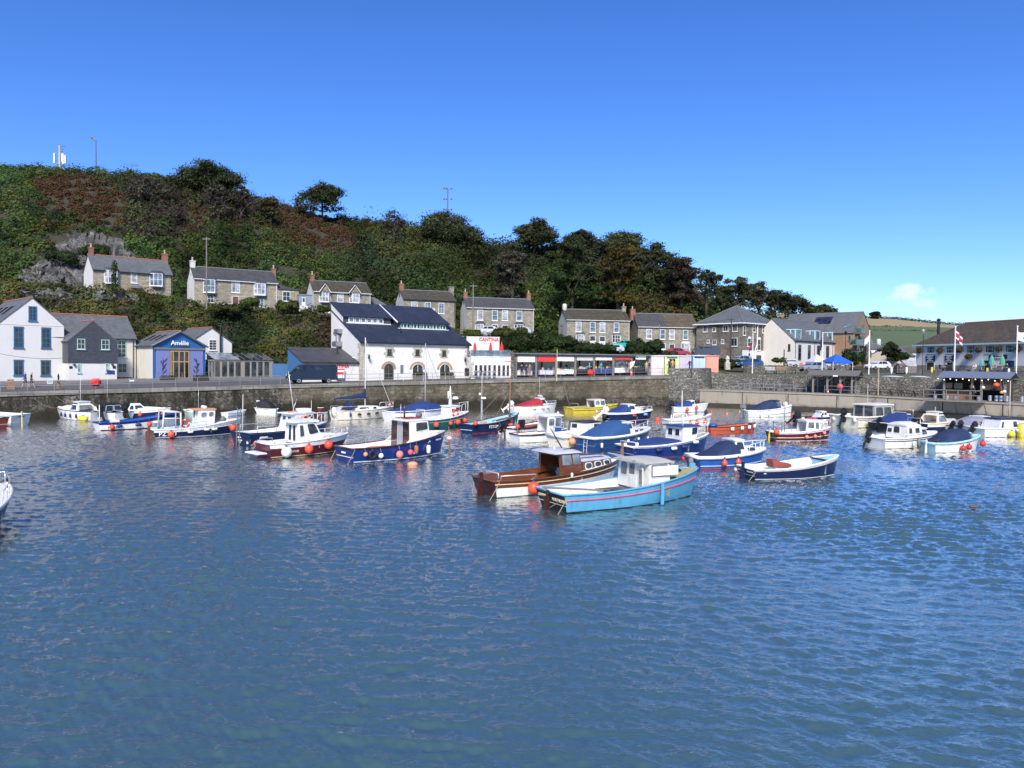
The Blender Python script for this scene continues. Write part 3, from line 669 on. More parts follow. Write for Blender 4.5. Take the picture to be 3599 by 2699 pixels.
BRT=masonry('brown_tile',[(.075,.06,.045),(.12,.098,.07),(.16,.135,.095)],(.04,.034,.025),.32,.3,.03,.9,(.06,.055,.03),.7,.8,(1,1,1),warp=.0,bump=.9)
PUBT=masonry('pub_roof_tile',[(.05,.043,.040),(.072,.06,.055),(.098,.082,.07)],(.035,.03,.026),.33,.3,.02,.9,(.12,.085,.04),.75,.35,(1,1,1),warp=.0,bump=.6)
ST1=masonry('buff_cottage_stone',[(.17,.145,.105),(.27,.235,.17),(.35,.31,.235),(.44,.40,.32)],(.27,.245,.20),.62,.25,.022,dirtcol=(.15,.135,.105),dirtamt=.35,warp=.05)
ST2=masonry('grey_cottage_stone',[(.13,.12,.095),(.21,.195,.155),(.29,.265,.21),(.40,.37,.30)],(.25,.235,.20),.58,.27,.026,dirtcol=(.11,.105,.085),dirtamt=.4,warp=.07)
ST3=masonry('warehouse_stone',[(.09,.08,.062),(.15,.135,.105),(.22,.20,.16),(.30,.28,.23)],(.15,.14,.115),.55,.26,.03,dirtcol=(.05,.048,.04),dirtamt=.65,dscale=.3,warp=.12)
BRICK=masonry('tan_brick',[(.22,.13,.075),(.31,.19,.11),(.37,.24,.15)],(.22,.18,.14),.24,.08,.01,dirtcol=(.15,.1,.07),dirtamt=.3,warp=.0,bump=.3)
REDB=masonry('chimney_brick',[(.2,.075,.05),(.28,.11,.07),(.33,.15,.1)],(.2,.16,.13),.24,.08,.01,dirtamt=.3,warp=.0,bump=.3)
ARCHB=masonry('arch_brick',[(.3,.17,.11),(.4,.24,.16),(.5,.33,.24)],(.32,.27,.22),.12,.6,.012,dirtamt=.2,warp=0,bump=.3)
QUO=masonry('quoin_stone',[(.34,.31,.24),(.44,.41,.33),(.52,.49,.41)],(.4,.38,.34),.5,.32,.02,dirtamt=.25,warp=.03)
SLATEH=masonry('hung_slate',[(.042,.048,.062),(.055,.062,.078),(.075,.082,.1)],(.03,.034,.044),.3,.16,.008,.5,(.09,.095,.11),.25,.9,warp=.0,bump=.3)
OAK=pm('oak_joinery',(.44,.29,.14),.55,.25,5,stretch=(1,1,.15));WOODG=pm('weathered_timber',(.19,.175,.155),.85,.3,3,.3,14,stretch=(4,4,.3));DKWOOD=pm('dark_timber',(.055,.045,.036),.8,.3,3,stretch=(3,3,.3))
BLUEP=pm('blue_cladding',(.016,.105,.30),.55,.1,3);LILAC=pm('lilac_panel',(.17,.20,.42),.6,.06);BLUEFE=pm('blue_fence_boards',(.05,.16,.34),.7,.25,4,stretch=(5,5,.2))
RED=pm('red_paint',(.62,.035,.03),.5,.1);BLACK=pm('black_paint',(.015,.015,.017),.5,.3);STEEL=pm('galvanised_steel',(.36,.37,.38),.42,.15,6,metal=.7)
SID=Matrix.Identity(4)
LEFT=Matrix.Rotation(R(-90),4,'Z')
class Bld:
 def __init__(s,name,label,u,v,Y,ang,uR,cat='house',group=None):
  s.A=at(u,v,Y);s.a=R(ang);s.t=Vector((math.cos(s.a),math.sin(s.a),0));s.n=Vector((-math.sin(s.a),math.cos(s.a),0))
  s.T=thing(name,label,cat,s.A,s.a,group);s.w=s.hit(uR,v)[0]
 def hit(s,u,v,y=0.0):
  d=ray(u,v);o=Vector((0,0,H));k=((s.A+s.n*y)-o).dot(s.n)/d.dot(s.n);p=o+d*k-s.A
  return p.dot(s.t),p.z
 def hits(s,u,v,x=0.0):
  d=ray(u,v);o=Vector((0,0,H));k=((s.A+s.t*x)-o).dot(s.t)/d.dot(s.t);p=o+d*k-s.A
  return p.dot(s.n),p.z
 def hitroof(s,u,v,z0,sl):
  d=ray(u,v);o=Vector((0,0,H))-s.A;N_=s.n*-sl+Vector((0,0,1));k=(z0-o.dot(N_))/d.dot(N_);p=o+d*k
  return p.dot(s.t),p.dot(s.n)
 def box4(s,q,y=0.0,side=None):
  f=(lambda u,v:s.hit(u,v,y))if side is None else(lambda u,v:(-s.hits(u,v,side)[0],s.hits(u,v,side)[1]))
  a,b=f(q[0],q[3]),f(q[2],q[1]);return a[0],b[0],a[1],b[1]
def frame_bars(mb,x0,x1,z0,z1,style,y,fw=.075,th=.06):
 mb.box(x0,x1,y-th,y,z0,z0+fw);mb.box(x0,x1,y-th,y,z1-fw,z1);mb.box(x0,x0+fw,y-th,y,z0+fw,z1-fw);mb.box(x1-fw,x1,y-th,y,z0+fw,z1-fw)
 xm,zm=(x0+x1)/2,(z0+z1)/2;b=fw*.55;e=.006
 H_=lambda z:mb.box(x0+fw,x1-fw,y-th+e,y,z-b/2,z+b/2)
 V_=lambda x:mb.box(x-b/2,x+b/2,y-th+e*2,y,z0+fw,z1-fw)
 if style in('sash','cross','six'):H_(zm)
 if style in('cross','casement','tall','six','tee'):V_(xm)
 if style=='tall':
  for f in(.25,.5,.75):H_(z0+(z1-z0)*f)
 if style=='six':H_(z0+(z1-z0)*.25);H_(z0+(z1-z0)*.75)
 if style=='tee':H_(z0+(z1-z0)*.68)
 if style=='bay':V_(x0+(x1-x0)*.26);V_(x0+(x1-x0)*.74);H_(zm)
def window(B,q,style='sash',fr=None,gl=None,y=0.0,side=None,local=False,sill=True,name='window',M=None,fw=.075):
 fr=fr or FRW;gl=gl or GLASS
 x0,x1,z0,z1=q if local else B.box4(q,y,side)
 if M is None:M=SID if side is None else Matrix.Translation((side,0,0))@LEFT
 yy=y if side is None else 0
 mb=MB();frame_bars(mb,x0,x1,z0,z1,style,yy,fw)
 if sill:mb.box(x0-.08,x1+.08,yy-.13,yy-.001,z0-.09,z0-.003)
 for i,p in enumerate(mb.v):mb.v[i]=tuple(M@Vector(p))
 w_=mb.build(name,fr,B.T)
 g=MB().box(x0+fw,x1-fw,yy-.03,yy-.004,z0+fw,z1-fw,0,M);g.build('pane',gl,w_)
 return w_
def door(B,q,mat,glass=False,y=0.0,fr=None):
 x0,x1,z0,z1=B.box4(q,y)
 mb=MB();f=.08
 mb.box(x0,x0+f,y-.07,y,z0,z1);mb.box(x1-f,x1,y-.07,y,z0,z1);mb.box(x0+f,x1-f,y-.07,y,z1-f,z1)
 o=mb.build('door',fr or FRW,B.T)
 zt=z1-f if not glass else z0+(z1-z0)*.45
 mb=MB().box(x0+f,x1-f,y-.045,y-.003,z0,zt);mb.box(x0+f+.12,x1-f-.12,y-.056,y-.046,z0+.15,z0+(zt-z0)*.45);mb.build('door_leaf',mat,o)
 if glass:MB().box(x0+f,x1-f,y-.04,y-.004,zt,z1-f).build('pane',GLASS,o)
 return o
def chimney(B,u0,u1,v0,v1,y,mat,pot=True,name='chimney',parent=None):
 x0,zb=B.hit(u0,v1,y);x1,zt=B.hit(u1,v0,y);dx=(x1-x0)/2
 mb=MB().box(x0,x1,y-dx,y+dx,zb-.9,zt-.18).box(x0-.06,x1+.06,y-dx-.06,y+dx+.06,zt-.18,zt,0)
 c=mb.build(name,mat,parent or B.T)
 if pot:MB().lathe([(.13,0),(.15,.1),(.12,.45),(.16,.5),(.15,.56)],((x0+x1)/2,y,zt),10).build('chimney_pot',POT,c,True)
 return c
def gable_walls(B,w,d,he,hr,mats,axis='x',z0=-1.5,front=0,side=1,x0=0,y0=0,yr=None,name='wall'):
 mb=MB();x1,y1=x0+w,y0+d
 if axis=='x':
  ym=y0+d/2 if yr is None else yr
  mb.quad((x0,y0,z0),(x1,y0,z0),(x1,y0,he),(x0,y0,he),front)
  mb.quad((x1,y1,z0),(x0,y1,z0),(x0,y1,he),(x1,y1,he),front)
  mb.poly([(x0,y1,z0),(x0,y0,z0),(x0,y0,he),(x0,ym,hr),(x0,y1,he)],side);mb.poly([(x1,y0,z0),(x1,y1,z0),(x1,y1,he),(x1,ym,hr),(x1,y0,he)],side)
 else:
  xm=x0+w/2
  mb.poly([(x0,y0,z0),(x1,y0,z0),(x1,y0,he),(xm,y0,hr),(x0,y0,he)],front);mb.poly([(x1,y1,z0),(x0,y1,z0),(x0,y1,he),(xm,y1,hr),(x1,y1,he)],front)
  mb.quad((x0,y1,z0),(x0,y0,z0),(x0,y0,he),(x0,y1,he),side);mb.quad((x1,y0,z0),(x1,y1,z0),(x1,y1,he),(x1,y0,he),side)
 return mb.build(name,mats,B.T)
def gable_roof(B,w,d,he,hr,mat,axis='x',over=.22,verge=.12,x0=0,y0=0,ridge=None,th=.1,name='roof',split=None):
 mb=MB();x1,y1=x0+w,y0+d;lift=.02
 if axis=='x':
  ym=(y0+y1)/2;sl=(hr-he)/(d/2);a,b=x0-verge,x1+verge;zo=he-sl*over+lift
  segs=[(a,b,0)]if split is None else[(a,x0+w*split,0),(x0+w*split,b,1)]
  for(p,q,m)in segs:
   mb.slab([(p,y0-over,zo),(q,y0-over,zo),(q,ym,hr+lift),(p,ym,hr+lift)],th,m);mb.slab([(p,ym,hr+lift+.001),(q,ym,hr+lift+.001),(q,y1+over,zo),(p,y1+over,zo)],th,m)
  rl=[(a,ym,hr+lift+th+.02),(b,ym,hr+lift+th+.02)]
 else:
  xm=(x0+x1)/2;sl=(hr-he)/(w/2);a,b=y0-verge,y1+verge;zo=he-sl*over+lift
  mb.slab([(x0-over,b,zo),(x0-over,a,zo),(xm,a,hr+lift),(xm,b,hr+lift)],th);mb.slab([(xm,b,hr+lift+.001),(xm,a,hr+lift+.001),(x1+over,a,zo),(x1+over,b,zo)],th)
  rl=[(xm,a,hr+lift+th+.02),(xm,b,hr+lift+th+.02)]
 r=mb.build(name,mat,B.T)
 MB().tube(rl,.11,6).build('ridge_tiles',ridge or LEAD,r)
 return r
def gutter(B,x0,x1,y,z,mat=None,pipes=(),zb=0.0):
 mb=MB().box(x0,x1,y-.12,y-.0,z-.1,z)
 for p in pipes:mb.tube([(p,y-.05,z-.08),(p,y+.14,z-.4),(p,y+.14,zb)],.05,6)
 mb.build('gutter',mat or GUT,B.T)
def cottage(label,u,v,Y,ang,uR,veave,ridge,d,wallm,sidem,roofm,wins,chims,gut=None,ridgem=None,split=None,name='stone_cottage'):
 B=Bld(name,label,u,v,Y,ang,uR,'cottage','stone cottages along the upper road')
 he=zat(u,veave,Y)-B.A.z;hr=B.hit(ridge[0],ridge[1],d/2)[1];B.he,B.hr,B.d=he,hr,d
 gable_walls(B,B.w,d,he,hr,[wallm,sidem]);gable_roof(B,B.w,d,he,hr,roofm,ridge=ridgem,split=split)
 gutter(B,-.1,B.w+.1,-.22,he-.02,gut,(B.w-.15,))
 for q in wins:
  k=q[4];gl=q[5]if len(q)>5 else(NETG if(int(q[0])*7)%3 else GLASS);box=q[:4]
  if k=='door':door(B,box,q[5],len(q)>6)
  elif k=='bay':bay(B,box,gl,*(q[6:]or(None,)))
  else:window(B,box,k,None,gl)
 for c in chims:chimney(B,*c)
 return B
def bay(B,q,gl=None,roofm=None,dep=.6,frm=None):
 x0,x1,z0,z1=B.box4(q);s_=min(.5,(x1-x0)*.2);fr=frm or FRW
 P=[(x0,0),(x0+s_,-dep),(x1-s_,-dep),(x1,0)]
 mb=MB()
 ring=lambda z,o=0.0:[Vector((x0-o,0,z)),Vector((x0+s_-o*.5,-dep-o,z)),Vector((x1-s_+o*.5,-dep-o,z)),Vector((x1+o,0,z))]
 def band(za,zb,o):
  a,b=ring(za,o),ring(zb,o)
  for i in range(3):mb.quad(a[i],a[i+1],b[i+1],b[i],0)
  mb.poly(b,0);mb.poly(a[::-1],0)
 band(z0-.1,z0+.09,.04);band(z1-.12,z1+.03,.04);zm=(z0+z1)/2;band(zm-.03,zm+.03,.015)
 for p in P:mb.tube([(p[0],p[1],z0+.09),(p[0],p[1],z1-.12)],.06,5)
 mb.tube([((x0+x1)/2,-dep,z0+.09),((x0+x1)/2,-dep,z1-.12)],.035,4)
 o=mb.build('bay_window',fr,B.T)
 g=MB();a,b=ring(z0+.08,-.015),ring(z1-.1,-.015)
 for i in range(3):g.quad(a[i],a[i+1],b[i+1],b[i])
 g.build('pane',gl or NETG,o)
 r=MB();a=ring(z1+.03,.12);tp=[Vector((x0+.25,-.0,z1+.42)),Vector((x1-.25,-.0,z1+.42))]
 r.poly([a[0],a[1],tp[0]]);r.poly([a[1],a[2],tp[1],tp[0]]);r.poly([a[2],a[3],tp[1]])
 r.build('bay_roof',roofm or SL2,o)
 k=MB();a,b=ring(z0-.1,-.02),[Vector((x0+s_,0,z0-.55)),Vector((x0+s_,-.05,z0-.55)),Vector((x1-s_,-.05,z0-.55)),Vector((x1-s_,0,z0-.55))]
 for i in range(3):k.quad(b[i],b[i+1],a[i+1],a[i])
 k.build('bay_apron',LEAD,o)
C1=cottage('buff stone cottage with grey slate roof, highest and leftmost below the rock cliff',327,1024,115,40,605,946,(316,897),6.4,ST1,WHITE,SL1,[(367,952,418,994,'bay',NETG),(460,960,482,994,'sash'),(527,963,576,1004,'bay',BLUEG)],[(312,328,870,897,3.2,REDB),(570,588,893,918,3.2,REDB)],GUT,RIDGE)
x,z=C1.hit(475,1010);MB().slab([(x-.9,-1.3,z-.25),(x+.9,-1.3,z-.25),(x+.6,-.02,z+.4),(x-.6,-.02,z+.4)],.08).build('porch_roof',LEAD,C1.T)
C2=cottage('long buff stone cottage with brown front door and two upstairs bay windows',683,1082,119,32,975,978,(690,940),6.4,ST1,WHITE,SL2,[(715,984,762,1027,'bay',BLUEG),(728,1035,752,1063,'cross',GLASS),(814,990,843,1028,'cross',NETG),(893,997,938,1036,'bay',NETG),(901,1045,928,1078,'cross',BLUEG),(815,1041,840,1072,'door',pm('brown_door',(.16,.06,.03),.5))],[(668,685,917,942,3.2,OLDW),(955,968,944,966,3.2,REDB)],GUTW)
x1=C2.hit(1050,1050)[0];he2=C2.hit(1050,1020)[1];hr2=C2.hit(978,997,2.4)[1]
mb=MB();mb.quad((C2.w,-.004,-1.5),(x1,-.004,-1.5),(x1,-.004,he2),(C2.w,-.004,he2));mb.quad((x1,-.004,-1.5),(x1,4.8,-1.5),(x1,4.8,he2),(x1,-.004,he2));mb.build('extension_wall',ST1,C2.T)
mb=MB();mb.poly([(C2.w,-.2,he2),(x1+.2,-.2,he2),(C2.w,2.4,hr2)]);mb.poly([(x1+.2,-.2,he2),(x1+.2,5,he2),(C2.w,2.4,hr2)]);mb.build('extension_roof',SL2,C2.T)
window(C2,(993,1025,1020,1058),'cross')
C3=cottage('stone cottage with two gabled dormer bays and a mossy roof behind the blue roofed building',1102,1096,126,25,1303,1023,(1115,989),6.6,ST2,OLDW,MOSS,[(1122,1026,1161,1060,'bay',NETG,MOSS),(1185,1030,1207,1062,'sash',NETG),(1228,1030,1268,1064,'bay',NETG,MOSS),(1124,1080,1158,1098,'sash',NETG),(1228,1082,1260,1100,'sash',NETG)],[(1091,1104,966,992,3.3,REDB)],GUTW)
for(ua,ub,va,vz)in((1124,1160,1026,999),(1228,1266,1030,1003)):
 a,b=C3.hit(ua,va,-.65),C3.hit(ub,va,-.65);ap=C3.hit((ua+ub)/2,vz,-.65);z_=a[1];zt=ap[1]-.1;xm=(a[0]+b[0])/2
 mb=MB().poly([(a[0],-.66,z_),(b[0],-.66,z_),(xm,-.66,zt)],1);back=2.2
 mb.slab([(a[0]-.15,back,z_-.1),(a[0]-.15,-.8,z_-.1),(xm,-.8,zt+.05),(xm,back,zt+.05)],.08,0);mb.slab([(xm,back,zt+.051),(xm,-.8,zt+.051),(b[0]+.15,-.8,z_-.1),(b[0]+.15,back,z_-.1)],.08,0)
 g=mb.build('dormer_gable',[MOSS,ST2],C3.T)
 MB().tube([(a[0]-.15,-.86,z_-.05),(xm,-.86,zt+.12),(b[0]+.15,-.86,z_-.05)],.07,5).build('bargeboard',FRW,g)
x0,zt=C3.hit(1050,1036,1.0);xb=C3.hit(1083,1036,1.0)[0]
MB().box(x0,0,1.0,5,-1.5,zt).box(x0-.05,.05,.9,5.1,zt,zt+.12).build('link_wall',pm('blue_grey_cladding',(.2,.25,.3),.7),C3.T)
door(C3,(1061,1046,1073,1074),FRW,True,1.0)
x0,z0=C3.hit(1048,1083,.2);z1=C3.hit(1048,1074,.2)[1];MB().box(x0,.0,-.1,.1,z0-.6,z1).build('parapet',WHITE,C3.T)
a=C3.hit(1303,1075,1.5);b=C3.hit(1365,1075,1.5);c=C3.hit(1305,1046,4.0)
mb=MB().slab([(C3.w,1.4,a[1]),(b[0],1.4,a[1]),(b[0]-1.8,4,c[1]),(C3.w,4,c[1])],.1).slab([(C3.w,4,c[1]),(b[0]-1.8,4,c[1]),(b[0],6.4,a[1]),(C3.w,6.4,a[1])],.1).poly([(b[0],1.4,a[1]+.1),(b[0],6.4,a[1]+.1),(b[0]-1.8,4,c[1]+.1)]);mb.build('side_roof',SL1,C3.T)
MB().box(C3.w,b[0]-.1,1.5,6.3,-1.5,a[1]).build('side_wall',WHITE,C3.T)
C4=cottage('plain stone cottage with three upper windows and no bays, above the blue roof ridge',1418,1128,138,21,1600,1050,(1425,1021),6.4,ST2,OLDW,MOSS,[(1446,1061,1467,1098,'sash',NETG),(1493,1063,1514,1100,'cross',BLUEG),(1541,1065,1561,1102,'cross',BLUEG)],[(1403,1418,998,1024,3.2,REDB),(1578,1593,1008,1035,3.2,ST2,False)])
def semi(label,u,v,Y,ang,uR,ve,ridge,up,doors,bays,ch,side,roofm,wallm=None,split=None,bayr=None,gut=None,drm=None):
 W=[(*q,'sash',NETG if i%2==0 else BLUEG)for i,q in enumerate(up)]
 W+=[(*q,'door',drm or FRW,True)for q in doors];W+=[(*q,'bay',GLASS if i else NETG,bayr)for i,q in enumerate(bays)]
 return cottage(label,u,v,Y,ang,uR,ve,ridge,6.6,wallm or ST2,side,roofm,W,ch,gut or GUTW,None,split)
C5=semi('pair of stone cottages with two buff potted red chimneys above the restaurant terrace',1640,1176,139,14,1876,1080,(1650,1048),[(1677,1090,1698,1125),(1729,1091,1749,1127),(1764,1091,1785,1127),(1815,1093,1835,1128)],[(1728,1141,1750,1174),(1763,1142,1785,1174)],[(1671,1139,1703,1168),(1808,1141,1843,1172)],[(1629,1642,1026,1051,3.3,REDB),(1851,1864,1032,1059,3.3,REDB)],OLDW,SL2,drm=pm('teal_door',(.05,.12,.15),.5))
C6=semi('pair of stone cottages with mossy roof and a dark satellite dish on the white gable',1991,1214,146,10,2212,1123,(2000,1089),[(2023,1131,2043,1166),(2073,1132,2093,1168),(2107,1133,2127,1169),(2157,1134,2176,1169)],[(2072,1180,2093,1212),(2106,1182,2127,1214)],[(2025,1175,2055,1203),(2152,1177,2182,1204)],[(2185,2198,1077,1096,3.3,ST2)],OLDW,MOSS)
x,z=C6.hit(1981,1074,3.3);MB().lathe([(.45,-1.6),(.45,0),(.4,.25),(.28,.35)],(x+.2,3.3,z),10).build('round_chimney',OLDW,C6.T,True)
y_,z_=C6.hits(1981,1144,0.0);MB().lathe([(.02,0),(.3,.06),(.42,.16)],(-.28,y_,z_),12,0,Matrix.Rotation(R(-70),3,'Y')).tube([(0,y_,z_-.2),(-.25,y_,z_)],.03,5).build('satellite_dish',LEAD,C6.T,True)
C7=semi('pair of stone cottages with roof half dark slate and half brown tile',2241,1246,148,8,2450,1148,(2250,1104),[(2271,1157,2291,1191),(2319,1158,2338,1192),(2352,1159,2371,1193),(2400,1160,2418,1193)],[(2319,1207,2339,1240),(2351,1209,2371,1242)],[(2394,1208,2425,1241)],[(2214,2231,1087,1110,3.3,REDB)],ST2,[SL2,BRT],split=.48,bayr=WHITE)
a=C7.hit(2450,1177);b=C7.hit(2515,1222);mb=MB().slab([(C7.w,-.15,a[1]),(C7.w,5,a[1]),(b[0],5,b[1]),(b[0],-.15,b[1])],-.1);mb.build('side_roof',MOSS,C7.T)
MB().poly([(C7.w,.0,-1.5),(b[0]-.1,.0,-1.5),(b[0]-.1,.0,b[1]-.1),(C7.w,.0,a[1]-.1)]).build('side_wall',ST2,C7.T)
MB().tube([(C7.w,-.2,a[1]-.02),(b[0]+.05,-.2,b[1]-.02)],.09,5).build('bargeboard',FRW,C7.T);window(C7,(2471,1221,2486,1232),'casement')
B=Bld('gabled_house','tall white rendered gable house with blue windows at the left edge',-3,1343,86,47,226)
he=zat(226,1146,(B.A+B.t*B.w).y)-B.A.z;hr=B.hit(115,1049)[1]
gable_walls(B,B.w,11,he,hr,[WHITE,WHITE],'y');r=gable_roof(B,B.w,11,he,hr,SL1,'y',ridge=RIDGE,over=.12,verge=.06)
sl=(hr-he)/(B.w/2)
for y0 in(3.2,5.4,7.6):
 mb=MB();M=Matrix.Translation((B.w*.25,y0,he+sl*B.w*.25+.16))@Matrix.Rotation(-math.atan(sl),4,'Y');mb.box(-.75,.75,-.4,.4,0,.06,0,M);mb.build('skylight',GLASS,r)
for q,st in(((100,1077,129,1127),'tall'),((48,1151,82,1222),'tall'),((145,1154,178,1223),'tall'),((48,1267,82,1319),'tee'),((143,1268,177,1320),'tee')):
 w_=window(B,q,st,BLUF,GLASS,fw=.11)
 x0,x1,z0,z1=B.box4(q)
 if q[1]>1100:MB().slab([(x0-.05,-.05,z1),(x1+.05,-.05,z1),((x0+x1)/2+.5,-.05,z1+.1),((x0+x1)/2-.5,-.05,z1+.1)],.045).build('window_head',LEAD,w_)
MB().box(-.02,B.w+.02,-.05,-.003,-.6,.12).build('plinth',pm('dark_plinth',(.05,.055,.07),.8),B.T)
MB().box(-.02,B.w+.02,-.03,-.003,he-.06,he+.0).build('string_course',pm('off_white',(.6,.6,.6),.8),B.T)
B=Bld('slate_hung_house','white house with dark slate hung gable wing between the white gable and blue restaurant',242,1338,89,44,411)
he=zat(242,1197,89)-B.A.z;hr=B.hit(330,1130)[1];zs=B.hit(242,1274)[1];D0=2.6
mb=MB();w=B.w
mb.quad((0,0,-1.5),(w,0,-1.5),(w,0,zs),(0,0,zs),0);mb.quad((0,6,-1.5),(0,0,-1.5),(0,0,zs),(0,6,zs),0);mb.quad((w,0,-1.5),(w,6,-1.5),(w,6,zs),(w,0,zs),0);mb.build('wall',[WHITE],B.T)
mb=MB();e=.07
mb.poly([(-e,-e,zs-.05),(w+e,-e,zs-.05),(w+e,-e,he),(w/2,-e,hr),(-e,-e,he)]);mb.quad((-e,6,zs-.05),(-e,-e,zs-.05),(-e,-e,he),(-e,6,he));mb.quad((w+e,-e,zs-.05),(w+e,6,zs-.05),(w+e,6,he),(w+e,-e,he));mb.quad((-e,-e,zs-.05),(-e,6,zs-.05),(w+e,6,zs-.05),(w+e,-e,zs-.05));mb.build('slate_hanging',SLATEH,B.T)
gable_roof(B,w,7,he,hr,SL1,'y',ridge=RIDGE,over=.2,verge=.1)
for q in((271,1191,299,1227),(356,1194,384,1228)):window(B,q,'cross',TEAL,GLASS,y=-e)
for q in((272,1277,284,1310),(370,1276,382,1310)):window(B,q,'sash',TEAL,NETG,fw=.09)
for(u,v)in((260,1279),(394,1279)):
 x,z=B.hit(u,v);MB().lathe([(.05,0),(.16,-.03),(.14,-.16),(.02,-.2)],(x,-.18,z),10).tube([(x,0,z+.1),(x,-.18,z+.08),(x,-.18,z)],.02,5).build('wall_lamp',BLACK,B.T,True)
for(u,v)in((249,1291),(402,1291)):
 x,z=B.hit(u,v);MB().box(x-.17,x+.17,-.03,-.002,z-.15,z+.15).build('wall_plaque',BLACK,B.T)
xa=B.hit(178,1190,D0)[0];xb=B.hit(477,1190,D0)[0];he2=B.hit(477,1191,D0)[1];dd=7.0;hr2=B.hit(420,1116,D0+dd/2)[1]
gable_walls(B,xb-xa,dd,he2,hr2,[CREAM,WHITE],x0=xa,y0=D0,name='main_wall');gable_roof(B,xb-xa,dd,he2,hr2,SL1,x0=xa,y0=D0,ridge=RIDGE,name='main_roof')
gutter(B,w,xb,D0-.22,he2-.02,None,(B.hit(468,1200,D0)[0],))
window(B,(412,1197,443,1255),'tall',TEAL,GLASS,y=D0);window(B,(413,1277,446,1310),'cross',TEAL,GLASS,y=D0)
x0,z0=B.hit(411,1337,D0);x1,z1=B.hit(463,1325,D0);MB().box(x0,x1,D0-.25,D0-.01,-.6,z1).build('plinth',RUB,B.T)
B=Bld('blue_restaurant','low restaurant with bright blue gable front, oak doors and white side wall',537,1341,93,45,722,'restaurant')
he=zat(537,1213,93)-B.A.z;hr=B.hit(631,1166)[1];w=B.w;dd=7.0
mb=MB();mb.poly([(0,0,-1),(w,0,-1),(w,0,he),(w/2,0,hr),(0,0,he)],0);mb.quad((0,dd,-1),(0,0,-1),(0,0,he),(0,dd,he),1);mb.quad((w,0,-1),(w,dd,-1),(w,dd,he),(w,0,he),1);mb.poly([(w,dd,-1),(0,dd,-1),(0,dd,he),(w/2,dd,hr),(w,dd,he)],1);mb.build('wall',[BLUEP,CREAM],B.T)
r=gable_roof(B,w,dd,he,hr,SL1,'y',over=.3,verge=.28,ridge=RIDGE)
sl=(hr-he)/(w/2)
for y0 in(1.6,3.4,5.2):
 M=Matrix.Translation((w*.24,y0,he+sl*w*.24+.15))@Matrix.Rotation(-math.atan(sl),4,'Y');MB().box(-.75,.75,-.3,.3,0,.05,0,M).build('skylight',GLASS,r)
zb=B.hit(600,1225)[1];MB().box(.1,w-.05,-.2,-.003,zb-.13,zb+.13).build('beam',LEAD,B.T)
MB().tube([(-.25,-.3,he-.12),(w/2,-.3,hr+.02),(w+.25,-.3,he-.12)],.12,4).build('bargeboard',LEAD,B.T)
for i,q in enumerate(((548,1228,596,1328),(667,1229,713,1326))):
 x0,x1,z0,z1=B.box4(q);p=MB().box(x0,x1,-.09,-.002,0.02,z1).build('front_panel',LILAC,B.T)
 mb=MB();rg=random.Random(i);xm=(x0+x1)/2;zc=.9
 mb.tube([(xm,-.10,.5),(xm,-.10,z1*.72)],.03,4)
 for k in range(9):
  a=rg.uniform(-.9,.9);l=rg.uniform(.5,.85);b0=zc+k*.17;tp=(xm+math.sin(a)*l,-.10,b0+math.cos(a)*l);nn=Vector((math.cos(a),0,-math.sin(a)))*.1
  c0=Vector((xm,-.10,b0));c1=Vector(tp);m_=c0.lerp(c1,.6);mb.slab([c0,m_+nn,c1,m_-nn],.012)
 mb.build('painted_leaves',pm('mural_leaf_blue',(.045,.055,.11),.7,.3),p)
x0,x1,z0,z1=B.box4((598,1233,665,1328));mb=MB();f=.13;z0=.02
xs=[x0,x0+(x1-x0)*.12,x0+(x1-x0)*.42,x0+(x1-x0)*.71,x1-f];zt=z0+(z1-z0)*.62
for x in xs:mb.box(x,x+f,-.12,-.003,z0,z1)
mb.box(x0,x1,-.115,-.004,zt,zt+f);mb.box(x0,x1,-.115,-.004,z1-f,z1);mb.box(x0,x1,-.115,-.004,z0,z0+.1)
o=mb.build('entrance_door',OAK,B.T);MB().box(x0+.01,x1-.01,-.06,-.005,z0+.05,z1-.01).build('pane',GLASS,o)
x,z=B.hit(631,1206);sg=text_mesh('Amélie',.78,FRW,'sign_lettering',B.T,Matrix.Translation((x,-.14,z)),.012,.03)
MB().box(x-1.2,x+1.2,-.05,-.002,z-.52,z-.47).build('sign_light',BLACK,B.T)
B=Bld('gabled_house','small white gable house with black flue behind the glazed dining room',668,1335,102,44,815)
he=zat(815,1206,(B.A+B.t*B.w).y)-B.A.z;hr=B.hit(748,1154)[1]
gable_walls(B,B.w,8,he,hr,[WHITE,WHITE],'y');gable_roof(B,B.w,8,he,hr,SL1,'y',ridge=RIDGE,over=.15,verge=.12)
window(B,(734,1194,761,1231),'six',FRW,GLASS)
x,z=B.hit(775,1150,-.3);zb=B.hit(775,1240,-.3)[1];MB().tube([(x,-.3,zb),(x,-.3,z)],.13,8).lathe([(.13,0),(.2,.05),(.16,.25),(.02,.3)],(x,-.3,z),8).build('flue',BLACK,B.T)
B=Bld('glazed_dining_room','long glazed dining room with taupe frames and a glass roof right of the blue restaurant',757,1330,96,37,957,'conservatory')
TAU=pm('taupe_joinery',(.27,.235,.20),.6,.1);zt=zat(757,1264,96)-B.A.z;w=B.w;dp=4.2;zr=B.hit(800,1241,dp)[1]
mb=MB();mb.box(-.1,w+.1,-.08,.12,zt-.2,zt);mb.box(-.1,w+.1,-.06,.1,.0,.16);mb.box(-.1,.12,.12,dp,zt-.2,zt);mb.box(-.1,.1,.12,dp,.0,.16)
MB().box(-.2,w+.2,-.25,.2,-1,-.002).box(-.2,.2,.21,dp,-1,-.002).build('plinth',RUB,B.T)
pan=[(756,773),(780,798),(805,822),(828,846),(860,878),(884,901),(907,923),(929,946)]
